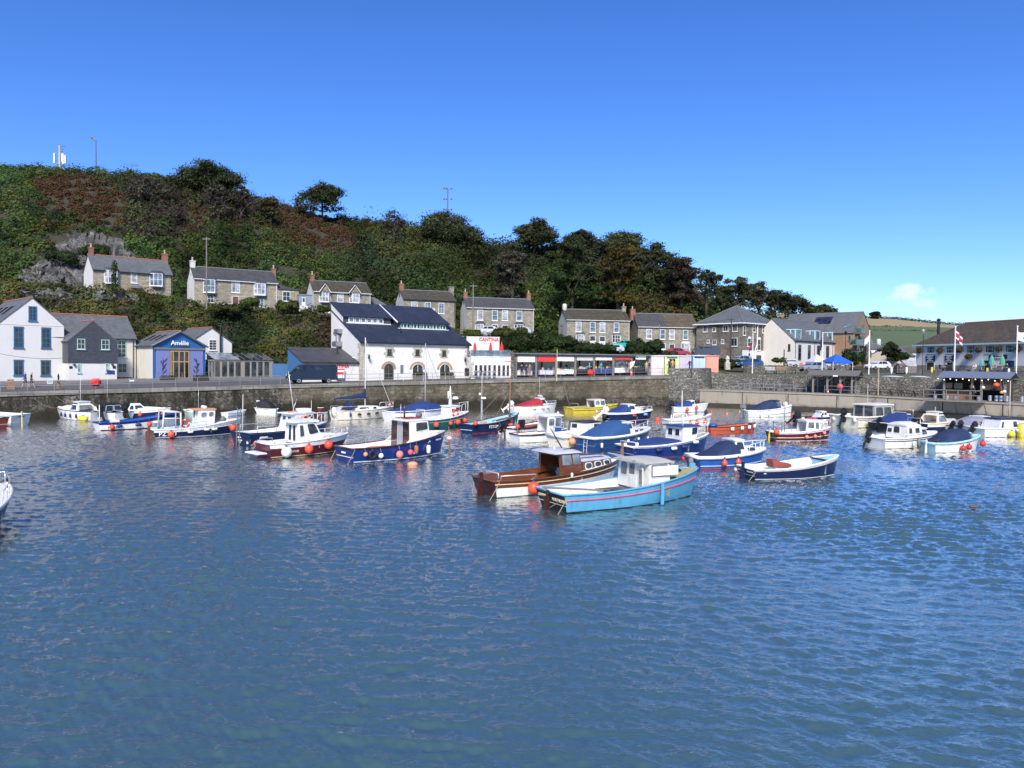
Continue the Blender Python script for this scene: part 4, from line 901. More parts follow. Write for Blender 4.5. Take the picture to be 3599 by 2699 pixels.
xs=[(B.hit(a,1300)[0],B.hit(b,1300)[0])for a,b in pan];prev=-.1
for a,b in xs+[(w+.1,0)]:
 mb.box(prev,a,-.05,.09,.16,zt-.2);prev=b
for y0 in(1.2,2.6):mb.box(-.08,.08,y0,y0+.3,.16,zt-.2)
mb.build('frame',TAU,B.T)
for a,b in xs:
 g=MB().box(a,b,0,.02,.16,zt-.2).build('pane',glassy('clear_pane',(.035,.046,.05),.04),B.T)
MB().box(-.03,-.01,.12,dp,.16,zt-.2).build('side_pane',BLUEG,B.T)
MB().box(.1,w,dp-.1,dp,-.5,zr-.1).build('back_wall',WHITE,B.T)
MB().box(.15,w,.3,dp-.15,.0,.02).build('floor',OAK,B.T)
mb=MB()
for i in range(9):x=-.1+(w+.2)*i/8;mb.tube([(x,-.2,zt+.04),(x,dp,zr+.04)],.032,4)
rr=mb.build('rafters',STEEL,B.T)
MB().slab([(-.15,-.2,zt),(w*.42,-.2,zt),(w*.42,dp,zr),(-.15,dp,zr)],.03).build('polycarbonate_roof',glassy('pale_roof_sheet',(.22,.25,.28),.15),B.T)
MB().slab([(w*.421,-.2,zt),(w+.15,-.2,zt),(w+.15,dp,zr),(w*.421,dp,zr)],.03).build('glass_roof',GLASS,B.T)
B=Bld('board_fence','tall bright blue board fence between the dining room and slate lean-to',957,1331,100,22,1062,'fence')
h=zat(957,1278,100)-B.A.z;n=34
mb=MB();rg=random.Random(2)
for i in range(n):mb.box(B.w*i/n,B.w*(i+.93)/n,rg.uniform(-.02,.02),.06,-.4,h+rg.uniform(-.03,.03))
mb.box(0,B.w,.07,.12,h*.3,h*.3+.1);mb.box(0,B.w,.07,.12,h*.8,h*.8+.1);mb.build('fence_boards',BLUEFE,B.T)
B=Bld('lean_to_shed','slate roofed lean-to shed with blue side and white front behind the dark van',1063,1334,93.4,33,1262,'shed')
he=zat(1063,1273,93.4)-B.A.z;dp=6.0;hb=B.hits(1014,1223,0)[1];w=B.w
mb=MB().quad((0,0,-1),(w,0,-1),(w,0,he),(0,0,he),0).poly([(0,dp,-1),(0,0,-1),(0,0,he),(0,dp,hb)],1).poly([(w,0,-1),(w,dp,-1),(w,dp,hb),(w,0,he)],0);mb.build('wall',[WHITE,BLUEFE],B.T)
MB().slab([(-.12,-.2,he-.05),(w+.1,-.2,he-.05),(w+.1,dp,hb+.03),(-.12,dp,hb+.03)],.12).build('roof',SL2,B.T);gutter(B,-.1,w+.1,-.2,he-.04)
x,z=B.hit(1190,1288);text_mesh('CANTINA',.62,RED,'wall_lettering',B.T,Matrix.Translation((x,-.02,z)),.02)
x0,x1,z0,z1=B.box4((1177,1299,1206,1332));o=MB().bbox(x0,x1,-.5,-.004,.15,z1,.04).build('ice_chest',FRW,B.T);MB().box(x0-.04,x1+.04,-.54,-.003,z1,z1+.1).box(x0+.1,x1-.1,-.51,-.503,z1-.6,z1-.3,0).build('chest_lid',RED,o)
x0,x1,z0,z1=B.box4((1237,1254,1248,1333));MB().box(x0,x1,-.12,-.003,z1-.12,z1-.05).box(x0+.3,x1-.1,-.03,-.003,.05,2.1).build('side_door',FRW,B.T)
x,z=B.hit(1186,1232,3.2);MB().tube([(x,3.2,z-.6),(x,3.2,z+.25)],.09,7).lathe([(.16,0),(.02,.14)],(x,3.2,z+.25),8).build('vent_pipe',BLACK,B.T)
B=Bld('harbour_building','large white rough stone building with steep blue black slate roof and clerestories',1266,1335,97,35,1648,'restaurant')
w=B.w;he=zat(1268,1202,97)-B.A.z;dl=5.6;dp=9.7
zc=B.hits(1207,1136,0)[1];zc2=B.hits(1207,1111,0)[1];zr=B.hits(1163,1064,0)[1];sl=(zc-he)/dl
xL=B.hit(1352,1140,dl)[0];_,dr=B.hitroof(1400,1156,he,sl);xr0=B.hit(1400,1156,dr)[0];zd0=he+sl*dr;zd1=B.hit(1396,1132,dr)[1];zr2=B.hit(1335,1074,dp)[1];xe=w-.9
mb=MB().quad((0,0,-1),(w,0,-1),(w,0,he),(0,0,he)).poly([(0,dp,-1),(0,0,-1),(0,0,he),(0,dl,zc),(0,dl,zc2),(0,dp,zr)]).poly([(w,0,-1),(w,dp,-1),(w,dp,he+sl*dp),(w,0,he)])
mb.quad((w,dp,-1),(0,dp,-1),(0,dp,zr),(w,dp,zr));mb.build('wall',ROUGHW,B.T)
MB().slab([(-.1,-.25,he-.1),(w+.25,-.25,he-.1),(w+.25,dp,he+sl*dp+.02),(-.1,dp,he+sl*dp+.02)],.12).build('roof',SLB,B.T)
gutter(B,-.1,w+.2,-.25,he-.08,None,(.55,w-.25))
mb=MB().box(.02,xL+.9,dl,dl+.12,zc,zc2+.03).poly([(xL+.9,dl,zc),(xL+.9,dp,he+sl*dp),(xL+.9,dp,zr),(xL+.9,dl,zc2)]);cl=mb.build('clerestory',SLATEH,B.T)
MB().slab([(-.12,dl-.3,zc2-.1),(xL+1.2,dl-.3,zc2-.1),(xL+1.2,dp+.1,zr+.03),(-.12,dp+.1,zr+.03)],.12).build('upper_roof',SLB,cl)
x0=B.hit(1223,1118,dl)[0];x1=B.hit(1348,1118,dl)[0];k=(x1-x0)/6
for i in range(6):window(B,(x0+k*i+.06,x0+k*(i+1)-.06,zc+.15,zc2-.1),'none',FRW,BLUEG,y=dl-.02,local=True,sill=False,fw=.1)
MB().box(x0-.3,x1+1.0,dl-.25,dl-.003,zc+.03,zc+.14).build('flashing',FRW,cl)
mb=MB().box(xr0,xe,dr,dr+.12,zd0,zd1+.03).poly([(xr0,dr,zd0),(xr0,dp,he+sl*dp),(xr0,dp,zr2),(xr0,dr,zd1)]).poly([(xe,dr,zd0),(xe,dr,zd1),(xe,dp,zr2),(xe,dp,he+sl*dp)]);cl=mb.build('clerestory',SLATEH,B.T)
MB().slab([(xr0-.3,dr-.35,zd1-.12),(xe+.25,dr-.35,zd1-.12),(xe+.25,dp+.1,zr2+.03),(xr0-.3,dp+.1,zr2+.03)],.12).build('upper_roof',SLB,cl)
MB().tube([(xr0-.32,dr-.4,zd1-.04),(xr0-.32,dp+.1,zr2+.12)],.1,5).build('verge',GUTW,cl)
n=14;x0=xr0+.25;k=(xe-.3-x0)/n
for i in range(n):window(B,(x0+k*i+(.0 if i%3 else .1),x0+k*(i+1)-.03,zd0+.15,zd1-.08),'none',AQUA,GLASS,y=dr-.02,local=True,sill=False,fw=.07)
MB().box(xr0-.1,xe+.1,dr-.2,dr-.003,zd0+.03,zd0+.13).build('flashing',FRW,cl)
mb=MB();mq=MB();rg=random.Random(5);z=.0
while z<he-.3:
 h_=rg.uniform(.28,.4);l=rg.choice([.45,.75]);mb.box(-.02,l,-.03,-.004,z,z+h_-.04);mq.box(w-rg.choice([.4,.7]),w+.02,-.03,-.004,z,z+h_-.04);mb.box(-.03,-.004,-.02,rg.choice([.4,.8]),z,z+h_-.04);z+=h_
mb.build('quoins',QUO,B.T);mq.build('quoins',QUO,B.T)
for q in((1361,1227,1376,1247),(1460,1228,1474,1248),(1554,1231,1567,1250)):
 x0,x1,z0,z1=B.box4(q);w_=window(B,q,'none',DKWOOD,GLASS,y=-.015);mb=MB();f=.2
 mb.box(x0-.35,x1+.3,-.05,-.004,z1,z1+.32);mb.box(x0-.3,x1+.35,-.05,-.004,z0-.3,z0-.1)
 for s_ in(0,1):
  for j,(a,b)in enumerate(((0,.5),(.5,1))):
   l=.22 if(j+s_)%2 else .5;za,zb=z0+(z1-z0)*a,z0+(z1-z0)*b
   if s_:mb.box(x1+.01,x1+l,-.045,-.004,za,zb-.03)
   else:mb.box(x0-l,x0-.01,-.045,-.004,za,zb-.03)
 mb.build('stone_surround',QUO,w_)
def arch(B,u0,u1,vspring,vtop,vbot,ua,ub,kind):
 x0,x1=B.hit(u0,vspring)[0],B.hit(u1,vspring)[0];zs=B.hit(u0,vspring)[1];zb=max(.02,B.hit(u0,vbot)[1]);zt=B.hit(u0,vtop)[1]
 xm=(x0+x1)/2;rx=(x1-x0)/2;rz=zt-zs;n=14
 ring=[(xm-rx*math.cos(math.pi*i/n),zs+rz*math.sin(math.pi*i/n))for i in range(n+1)]
 pts=[(x0,zb)]+ring+[(x1,zb)]
 o=MB().slab([(p[0],-.02,p[1])for p in pts],.012).build('arched_window' if kind else 'arched_doorway',GLASS,B.T)
 mb=MB();ro=.42
 out=[(xm-(rx+ro)*math.cos(math.pi*(i/n*.94+.03)),zs-.05+(rz+ro*.9)*math.sin(math.pi*(i/n*.94+.03)))for i in range(n+1)]
 for i in range(n):mb.slab([(ring[i][0],-.06,ring[i][1]),(ring[i+1][0],-.06,ring[i+1][1]),(out[i+1][0],-.06,out[i+1][1]),(out[i][0],-.06,out[i][1])],-.055)
 mb.build('brick_arch',ARCHB,o)
 mb=MB();P=[Vector((p[0],-.045,p[1]))for p in pts];mb.tube(P,.05,4)
 mb.tube([(xm,-.045,zb),(xm,-.045,zt)],.03,4);mb.build('arch_frame',FRW if kind else WOODG,o)
 return xm,zb
arch(B,1350,1382,1297,1278,1334,1344,1399,0);
pl=[arch(B,1449,1487,1298,1279,1319,1443,1494,1),arch(B,1545,1581,1299,1279,1319,1538,1590,1)]
SH=B
for(xm,zb),lb in zip(pl,('timber planter of clipped yellow green hedge under the middle arch','timber planter of clipped yellow green hedge under the right arch')):
 p=B.A+B.t*xm-B.n*.75;t=thing('planter',lb,'planter',(p.x,p.y,B.A.z-.05),B.a);MB().box(-.95,.95,-.32,.32,-.2,.52).box(-1,1,-.36,.36,.52,.58).build('trough',WOODG,t)
 cs=np.array([(x_,0,.82)for x_ in(-.7,-.25,.25,.7)]);V,Fc,Cc=blob_leaves(cs,np.tile([.36,.3,.3],(4,1)),160,.07,np.tile([.075,.10,.02],(4,1)),-.9);np_mesh('foliage',V,Fc,[LEAF],t,Cc)
for(u,v)in((1292,1252),(1630,1262)):
 x,z=B.hit(u,v);MB().tube([(x,0,z+.25),(x,-.7,z+.2)],.03,5).tube([(x,0,z-.15),(x,-.6,z+.2)],.02,5).box(x-.02,x+.02,-.72,-.2,z-.35,z+.12,0).build('hanging_sign',BLACK,B.T)
x,z=B.hit(1412,1297);MB().box(x-.2,x+.2,-.06,-.004,z-.55,z+.55).build('menu_board',LEAD,B.T)
y_,z_=B.hits(1195,1165,0);MB().bbox(-.7,-.02,y_-.9,y_+.5,z_-.3,z_+.3,.05).build('extract_fan',STEEL,B.T)
y_,z_=B.hits(1196,1205,0);MB().bbox(-.9,-.02,y_-.8,y_+.8,z_-.5,z_+.2,.1).tube([(-.45,y_-.2,z_+.2),(-.45,y_-.2,z_+.9),(-.45,y_+.7,z_+1.3)],.28,8).build('extract_duct',STEEL,B.T)
x,y_=B.hitroof(1408,1172,he+.1,sl);MB().tube([(x,y_,he+sl*y_),(x,y_,he+sl*y_+.7)],.1,7).lathe([(.16,0),(.02,.12)],(x,y_,he+sl*y_+.7),8).build('vent_pipe',BLACK,B.T)
B=Bld('terrace_restaurant','white boarded restaurant extension with folding glass doors and roof terrace',1655,1325,104,19,1794,'restaurant')
w=B.w;zt=zat(1655,1254,104)-B.A.z;zd=zat(1655,1279,104)-B.A.z;dp=4.6
mb=MB().box(0,w,.02,dp,-1,zt);mb.build('wall',WHITE,B.T)
mb=MB();nb=8
for i in range(nb):z0=zd+(zt-zd)*i/nb;mb.slab([(.0,-.05,z0),(w,-.05,z0),(w,-.02,z0+(zt-zd)/nb),(0,-.02,z0+(zt-zd)/nb)],-.02)
mb.box(-.05,w+.05,-.12,.02,zt,zt+.08);mb.build('cladding',FRW,B.T)
mb=MB();z=0;rg=random.Random(8)
while z<zd:h_=rg.uniform(.3,.42);mb.box(-.35,rg.choice([.2,.4]),-.08,-.003,z,z+h_-.04);z+=h_
mb.build('stone_pier',QUO,B.T)
for i,(a,b)in enumerate(((1666,1680),(1682,1697),(1698,1712),(1713,1727),(1731,1745),(1747,1761),(1763,1777),(1778,1791))):
 x0,x1=B.hit(a,1300)[0],B.hit(b,1300)[0];window(B,(x0,x1,.03,zd-.04),'none',FRW,glassy('red_lit_glass',(.05,.02,.018),.08)if i%2 else GLASS,y=-.003,local=True,sill=False,name='folding_door',fw=.09)
x0=B.hit(1640,1230,dp)[0];x1=B.hit(1755,1230,dp)[0];z1=B.hit(1700,1185,dp)[1]
MB().box(x0,x1,dp,dp+.3,zt-2,z1).box(x0-.05,x1+.05,dp-.05,dp+.35,z1,z1+.08).build('upper_wall',WHITE,B.T)
x,z=B.hit(1718,1194,dp);text_mesh('CANTINA',.66,RED,'wall_lettering',B.T,Matrix.Translation((x,dp-.03,z)),.022)
MB().box(x-.9,x+.9,dp-.02,dp-.003,z-.52,z-.47).build('lettering_underline',pm('pink_paint',(.6,.25,.22),.6),B.T)
x,z=B.hit(1784,1271,-.06);text_mesh('CANTINA',.22,RED,'small_lettering',B.T,Matrix.Translation((x,-.07,z)),.01)
mb=MB();hr_=.95
for i in range(9):x=w*i/8;mb.tube([(x,.0,zt+.08),(x,.0,zt+hr_)],.025,5)
mb.tube([(0,0,zt+hr_),(w,0,zt+hr_)],.03,5);rl=mb.build('terrace_rail',STEEL,B.T);MB().box(.05,w-.05,-.01,.01,zt+.12,zt+hr_-.06).build('glass_screen',BLUEG,rl)
x1=B.hit(1808,1300)[0];z1=B.hit(1800,1237)[1];MB().box(w+.02,x1,-.1,dp,-1,z1).build('end_wall',RUB,B.T)
TB=B;TB.zt=zt;TB.dp=dp
B=Bld('stone_warehouse','big square stone warehouse with pyramid slate roof and white painted ground floor',2608,1290,140,39,2727,'apartments')
w=B.w;he=zat(2608,1136,140)-B.A.z;dp=B.hits(2447,1200,0)[0];ap=B.hit(2575,1073,dp/2)[1];zw=B.hit(2660,1232)[1]
mb=MB().quad((0,0,-1),(w,0,-1),(w,0,zw),(0,0,zw),1).quad((0,0,zw),(w,0,zw),(w,0,he),(0,0,he),0).quad((0,dp,-1),(0,0,-1),(0,0,he),(0,dp,he),0).quad((w,0,-1),(w,dp,-1),(w,dp,he),(w,0,he),0).quad((w,dp,-1),(0,dp,-1),(0,dp,he),(w,dp,he),0);mb.build('wall',[ST3,WHITE],B.T)
o=.5;c=(w/2,dp/2,ap);e=[(-o,-o,he),(w+o,-o,he),(w+o,dp+o,he),(-o,dp+o,he)]
mb=MB()
for i in range(4):mb.poly([e[i],e[(i+1)%4],c])
mb.poly(e[::-1]);r=mb.build('roof',SL1,B.T)
mb=MB()
for q in e:mb.tube([(q[0],q[1],q[2]+.05),(c[0],c[1],c[2]+.04)],.09,5)
mb.build('hip_tiles',LEAD,r)
MB().tube(e+[e[0]],.12,4).build('fascia',FRW,r)
for q,st in(((2611,1146,2621,1178),'sash'),((2645,1143,2655,1167),'sash'),((2679,1146,2690,1170),'sash'),((2713,1150,2723,1184),'sash'),((2627,1190,2639,1218),'sash'),((2661,1193,2673,1231),'sash'),((2697,1193,2708,1222),'sash'),((2628,1240,2637,1262),'sash'),((2697,1241,2706,1268),'sash')):
 w_=window(B,q,st)
 if 1185<q[1]<1200:
  x0,x1,z0,z1=B.box4(q);MB().slab([(x0,-.06,z1)]+[((x0+x1)/2-(x1-x0)/2*math.cos(math.pi*i/8),-.06,z1+.4*math.sin(math.pi*i/8))for i in range(1,8)]+[(x1,-.06,z1)],-.05).build('arched_head',FRW,w_)
door(B,(2655,1247,2676,1290),DKWOOD,True)
for q in((2471,1143,2486,1167),(2541,1143,2560,1165),(2575,1139,2592,1165),(2485,1194,2494,1206),(2505,1194,2518,1212),(2535,1192,2545,1208),(2570,1187,2592,1217),(2504,1151,2516,1166)):window(B,q,'casement',side=0)
x,z=B.hit(2661,1140);MB().tube([(x,-.35,he-.05),(x,-.1,he-.5),(x,-.1,B.hit(2661,1212)[1]),(x-.5,-.1,B.hit(2655,1225)[1]),(x-.5,-.1,.3)],.1,6).build('downpipe',FRW,B.T)
y_,z_=B.hits(2580,1250,0);MB().tube([(-.1,y_,z_-1),(-.1,y_,z_+4.6)],.06,6).build('downpipe',LEAD,B.T)
B=Bld('white_terrace','modern white terrace with three glazed aqua dormers in its slate roof',2790,1280,140,45,2985,'apartments')
w=B.w;he=zat(2790,1196,140)-B.A.z;dp=8.8;hr=B.hits(2708,1121,0)[1];yr=B.hits(2708,1121,0)[0]
gable_walls(B,w,dp,he,hr,[WHITE,CREAM],yr=dp/2);gable_roof(B,w,dp,he,hr,SL1,over=.2)
gutter(B,0,w,-.2,he,None,[B.hit(u,1240)[0]for u in(2795,2862,2926)])
for q in((2804,1211,2816,1266),(2838,1213,2849,1262),(2870,1214,2882,1262),(2902,1216,2914,1258),(2933,1218,2944,1256),(2962,1219,2973,1256)):window(B,q,'sash',LEAD,GLASS,sill=False,fw=.1)
window(B,(2770,1209,2778,1232),'none',DKWOOD,GLASS,side=0)
sl=(hr-he)/(dp/2)
for(ua,ub,va)in((2797,2817,1156),(2866,2883,1161),(2927,2945,1167)):
 x0,zt=B.hit(ua,va,.25);x1=B.hit(ub,va,.25)[0];yb=(zt-he)/sl;mb=MB();f=.16
 mb.box(x0,x0+f,.25,.45,he,zt-f);mb.box(x1-f,x1,.25,.45,he,zt-f);mb.box(x0,x1,.2,yb,zt-f,zt);mb.box(x0,x0+.1,yb*.5,yb*.5+.2,he+sl*yb*.5,zt-f)
 o=mb.build('glazed_dormer',AQUA,B.T);MB().box(x0+f,x1-f,.3,.34,he+.1,zt-f).poly([(x0+.03,.45,he+sl*.45+.1),(x0+.03,yb,zt-f),(x0+.03,.45,zt-f)]).poly([(x1-.03,.45,he+sl*.45+.1),(x1-.03,.45,zt-f),(x1-.03,yb,zt-f)]).build('pane',BLUEG,o)
x0=B.hit(2718,1240,6.5)[0]
B2=Bld('cream_annexe','small cream house with purple slate roof squeezed between warehouse and white terrace',2726,1280,143,40,2757)
h_=zat(2726,1198,143)-B2.A.z;gable_walls(B2,B2.w,5,h_,h_+1.8,[CREAM,CREAM]);gable_roof(B2,B2.w,5,h_,h_+1.8,pm('purple_slate',(.10,.085,.10),.7,.25,3));window(B2,(2737,1202,2744,1221),'sash',TEAL)
B=Bld('brick_apartments','tan brick apartment block with tall slate roof, solar panel and glass balconies',2999,1282,150,46,3060,'apartments')
w=B.w;he=zat(2999,1168,150)-B.A.z;hr=B.hit(3033,1098)[1];dp=15
gable_walls(B,w,dp,he,hr,[BRICK,BRICK],'y');r=gable_roof(B,w,dp,he,hr,SL1,'y',over=.25,verge=.1)
for q in((3027,1141,3036,1168),(3008,1180,3017,1208),(3026,1181,3035,1206),(3009,1221,3017,1247),(3026,1222,3035,1247),(3044,1184,3050,1206),(3044,1224,3050,1247)):window(B,q,'none',LEAD,GLASS,sill=False)
window(B,(2982,1179,2990,1198),'none',LEAD,GLASS,side=0);window(B,(2984,1222,2990,1236),'none',LEAD,GLASS,side=0)
for(ua,ub,v0,v1)in((3025,3043,1155,1172),(3007,3034,1194,1213),(3042,3066,1196,1216),(3012,3034,1234,1252),(3042,3062,1236,1256)):
 x0,z0=B.hit(ua,v1,-1.2);x1,z1=B.hit(ub,v0,-1.2);o=MB().box(x0,x1,-1.3,-.003,z0,z0+.12).build('balcony',LEAD,B.T);MB().box(x0,x1,-1.29,-1.26,z0+.12,z1).box(x0,x0+.03,-1.25,-.01,z0+.12,z1).build('glass_screen',glassy('green_glass',(.05,.09,.085),.06),o)
sl=(hr-he)/(w/2)
M=Matrix.Translation((w*.3,7.2,he+sl*w*.3+.16))@Matrix.Rotation(-math.atan(sl),4,'Y');MB().box(-1.1,1.1,-1.7,1.7,0,.07,0,M).build('solar_panel',glassy('solar_cells',(.02,.022,.05),.12),r)
M=Matrix.Translation((w*.14,1.9,he+sl*w*.14+.16))@Matrix.Rotation(-math.atan(sl),4,'Y');MB().box(-.6,.6,-.5,.5,0,.06,0,M).build('skylight',BLUEG,r)
for(lb,u,v,Y,a,uR,ve,rv,mw,mr)in(('white village cottage with a fat round chimney left of the pub',3058,1272,170,20,3118,1226,1211,WHITE,SL1),('village cottage with grey slate roof nearest the pub gable',3158,1276,150,35,3216,1250,1226,CREAM,SL1),('low brown roofed village house behind the slate roofed one',3160,1262,185,10,3222,1238,1222,CREAM,BRT)):
 B=Bld('village_cottage',lb,u,v,Y,a,uR,'cottage','village houses left of the pub');he=zat(u,ve,Y)-B.A.z;hr=B.hit((u+uR)/2,rv,3)[1]
 gable_walls(B,B.w,6,he,hr,[mw,mw]);gable_roof(B,B.w,6,he,hr,mr)
 q=(u+16,ve+5,u+26,ve+18);window(B,q,'sash')
 if 'round' in lb:x,z=B.hit(3088,1205,3);MB().lathe([(.5,-1.5),(.5,.3),(.42,.8),(.3,.9)],(x,3,z),10).build('round_chimney',OLDW,B.T,True)
B=Bld('pub','long white pub with brown tiled roof, hanging baskets and blue signs at the right edge',3218,1296,130,-77,3760,'pub')
w=B.w;he=zat(3218,1211,130)-B.A.z;dp=10.5;hr=B.hit(3420,1133,dp/2)[1]
mb=MB();pz=.62
mb.quad((0,0,pz),(w,0,pz),(w,0,he),(0,0,he),0).quad((0,dp,-1),(0,0,-1),(0,0,he),(0,dp,he),0).quad((w,0,-1),(w,dp,-1),(w,dp,he),(w,0,he),0).quad((w,dp,-1),(0,dp,-1),(0,dp,he),(w,dp,he),0);mb.build('wall',WHITE,B.T)
MB().quad((0,-.02,-1),(w,-.02,-1),(w,-.02,pz),(0,-.02,pz)).build('stone_plinth',ST2,B.T)
o=.35;e=[(-o,-o,he-.05),(w+o,-o,he-.05),(w+o,dp+o,he-.05),(-o,dp+o,he-.05)];a,b=(dp*.45,dp/2,hr),(w-dp*.45,dp/2,hr)
mb=MB().poly([e[0],e[1],b,a]).poly([e[1],e[2],b]).poly([e[2],e[3],a,b]).poly([e[3],e[0],a]).poly(e[::-1]);r=mb.build('roof',PUBT,B.T);MB().tube([a,b],.12,5).build('ridge_tiles',RIDGE,r)
MB().box(-.4,w+.4,-.5,-.34,he-.3,he-.06).build('gutter',TEAL,B.T)
for q in((3259,1217,3287,1242),(3327,1216,3352,1242),(3398,1213,3428,1242),(3464,1213,3497,1241),(3534,1211,3567,1240)):window(B,q,'bay',TEAL,GLASS,fw=.1)
for q in((3534,1267,3566,1292),(3452,1267,3482,1292)):window(B,q,'bay',BLUF,GLASS,y=-.02)
for q in((3256,1272,3285,1300),(3322,1272,3352,1300)):door(B,q,DKWOOD,True,-.02,TEAL)
NAVY=pm('navy_signboard',(.008,.018,.06),.5)
def board(B,q,lines,sz):
 x0,x1,z0,z1=B.box4(q);o=MB().box(x0,x1,-.1,-.003,z0,z1).build('signboard',NAVY,B.T);n=len(lines)
 for i,s_ in enumerate(lines):
  h=(z1-z0)/n*sz;t_=s_ if isinstance(s_,str)else '#%.2f'%(s_*(x1-x0)/(h*.8));text_mesh(t_,h if isinstance(s_,str)else h*.8,FRW,'sign_lettering',o,Matrix.Translation(((x0+x1)/2,-.12,z1-(z1-z0)*(i+.5)/n)))
for q in((3255,1248,3287,1270),(3322,1247,3352,1270)):board(B,q,(.86,.56,.74,.36,.7),.8)
board(B,(3478,1247,3541,1261),('PORTHLEVEN',.6),.95)
x,z=B.hit(3299,1142,3.5);MB().tube([(x,3.5,z-1.6),(x,3.5,z+.7)],.22,8).lathe([(.3,0),(.3,.25),(.1,.4)],(x,3.5,z+.7),8).build('flue',BLACK,B.T)
PUB=B
FLO=pm('basket_flowers',(.24,.12,.07),.8,.5,9,dirt=(.05,.07,.02))
for i,(u,v,lb)in enumerate(((3230,1231,'leftmost hanging flower basket on the pub wall'),(3301,1231,'hanging flower basket between the two pub door signs'),(3371,1229,'hanging flower basket behind the red and white flag'),(3403,1252,'low hanging flower basket with trailing stems below the third pub window'),(3438,1228,'hanging flower basket right of the third pub window'),(3508,1225,'hanging flower basket above the long blue pub sign'),(3577,1224,'rightmost hanging flower basket near the white flagpole'))):
 x,z=B.hit(u,v,-.4);p=B.A+B.t*x-B.n*.4;t=thing('hanging_basket',lb,'basket',(p.x,p.y,B.A.z+z),B.a,'hanging baskets on the pub')
 MB().lathe([(.05,-.3),(.2,-.2),(.28,0)],(0,0,0),9).tube([(0,0,0),(0,.1,.6),(0,.4,.62)],.02,4).build('basket',DKWOOD,t)
 g=np.random.default_rng(i);V,Fc,Cc=blob_leaves(np.array([(0,0,.1),(.2,0,-.1),(-.2,0,-.12)]),np.array([(.5,.4,.42),(.36,.3,.4),(.36,.3,.4)]),110,.09,np.array([(.09,.085,.025),(.16,.07,.03),(.06,.07,.02)]),-1);np_mesh('flowers',V,Fc,[LEAF],t,Cc)
def gel(n,c,r=.28,**k):return pm('boat_'+n,c,r,k.pop('var',.2),k.pop('scale',2.2),coat=.1,stretch=(1.4,1.4,.45),**k)
BW=gel('white',(.74,.74,.71),dirt=(.56,.54,.46));BOLD=gel('weathered_white',(.66,.66,.62),.5,dirt=(.42,.40,.33));BCRM=gel('cream',(.70,.66,.54),dirt=(.56,.52,.40));NAV=gel('navy',(.010,.018,.065));ROY=gel('royal_blue',(.010,.032,.165));MBL=gel('mid_blue',(.02,.10,.36));DBL=gel('dark_sea_blue',(.016,.055,.17),dirt=(.03,.06,.13))
SKYB=gel('sky_blue',(.095,.335,.52),.4,dirt=(.07,.23,.33));MAR=gel('maroon',(.085,.012,.022));GRN=gel('teal_green',(.012,.10,.095));MINT=gel('mint',(.42,.62,.55));YEL=gel('yellow',(.66,.52,.06));ORG=gel('orange_red',(.42,.085,.035),.5);GREY=gel('grey',(.36,.37,.37));BLK=gel('black',(.013,.014,.016),.4);LBI=gel('pale_blue',(.34,.58,.68),.5);REDP=gel('red_boot',(.34,.03,.03),.5);GRB=gel('green_boot',(.02,.11,.10),.5);TEALB=gel('teal_boot',(.02,.18,.24),.5);PINK=gel('pink_red_line',(.60,.10,.14),.5);CRL=gel('cream_line',(.66,.58,.34),.5)
VARN=pm('varnished_wood',(.15,.052,.020),.25,.4,5,stretch=(.35,3,6),coat=.5);VARD=pm('dark_varnish',(.05,.014,.010),.3,.4,5,stretch=(.35,3,6),coat=.4);DECK=pm('worn_deck',(.34,.33,.27),.9,.3,3,dirt=(.2,.19,.12));ODECK=pm('olive_deck',(.30,.27,.13),.9,.3,2,dirt=(.18,.16,.09));TEAK=pm('brown_timber',(.22,.13,.07),.8,.3,4)
CVB=pm('blue_canvas',(.014,.042,.17),.85,.3,2.5,1.0,2.6);CVN=pm('navy_canvas',(.012,.028,.085),.85,.35,2.0,1.0,2.2);CVS=pm('stained_blue_canvas',(.018,.07,.20),.85,.2,3,1.0,2.4,dirt=(.06,.12,.22));CVR=pm('red_canvas',(.34,.022,.035),.85,.2,2,.9,2.5);CVG=pm('grey_canvas',(.26,.27,.33),.6,.3,2,1.0,2.6);CVK=pm('black_canvas',(.012,.012,.016),.8,.3,2,.8,3);CVE=pm('beige_canvas',(.36,.32,.27),.85,.15,2,.8,3);CVO=pm('red_brown_canvas',(.26,.06,.04),.85,.25,2,.8,3)
BGL=glassy('boat_glass',(.03,.036,.042),.05);BGLL=glassy('pale_boat_glass',(.13,.16,.18),.06);ALU=pm('bright_rail',(.66,.67,.68),.3,.08,5,metal=.5);ROPE=pm('rope',(.34,.29,.2),.95,.3,9);RUB2=pm('black_rubber',(.014,.014,.015),.7,.3,6)
FO=pm('orange_float',(.72,.085,.04),.45,.12,3);FP=pm('pink_float',(.74,.22,.17),.5,.15,3);FWH=pm('white_float',(.72,.71,.66),.45,.1,4);FB=pm('brown_float',(.36,.13,.075),.6,.25,4);FN=pm('navy_float',(.02,.035,.15),.5,.15,4);FBL=pm('black_float',(.02,.022,.025),.5,.2,4);FY=pm('yellow_float',(.75,.62,.05),.5,.1,4);FPE=pm('peach_float',(.70,.30,.15),.5,.15,4);FRD=pm('red_float',(.55,.03,.03),.45,.1,4)
LIFE=pm('lifebuoy_red',(.66,.045,.03),.55,.1,4)
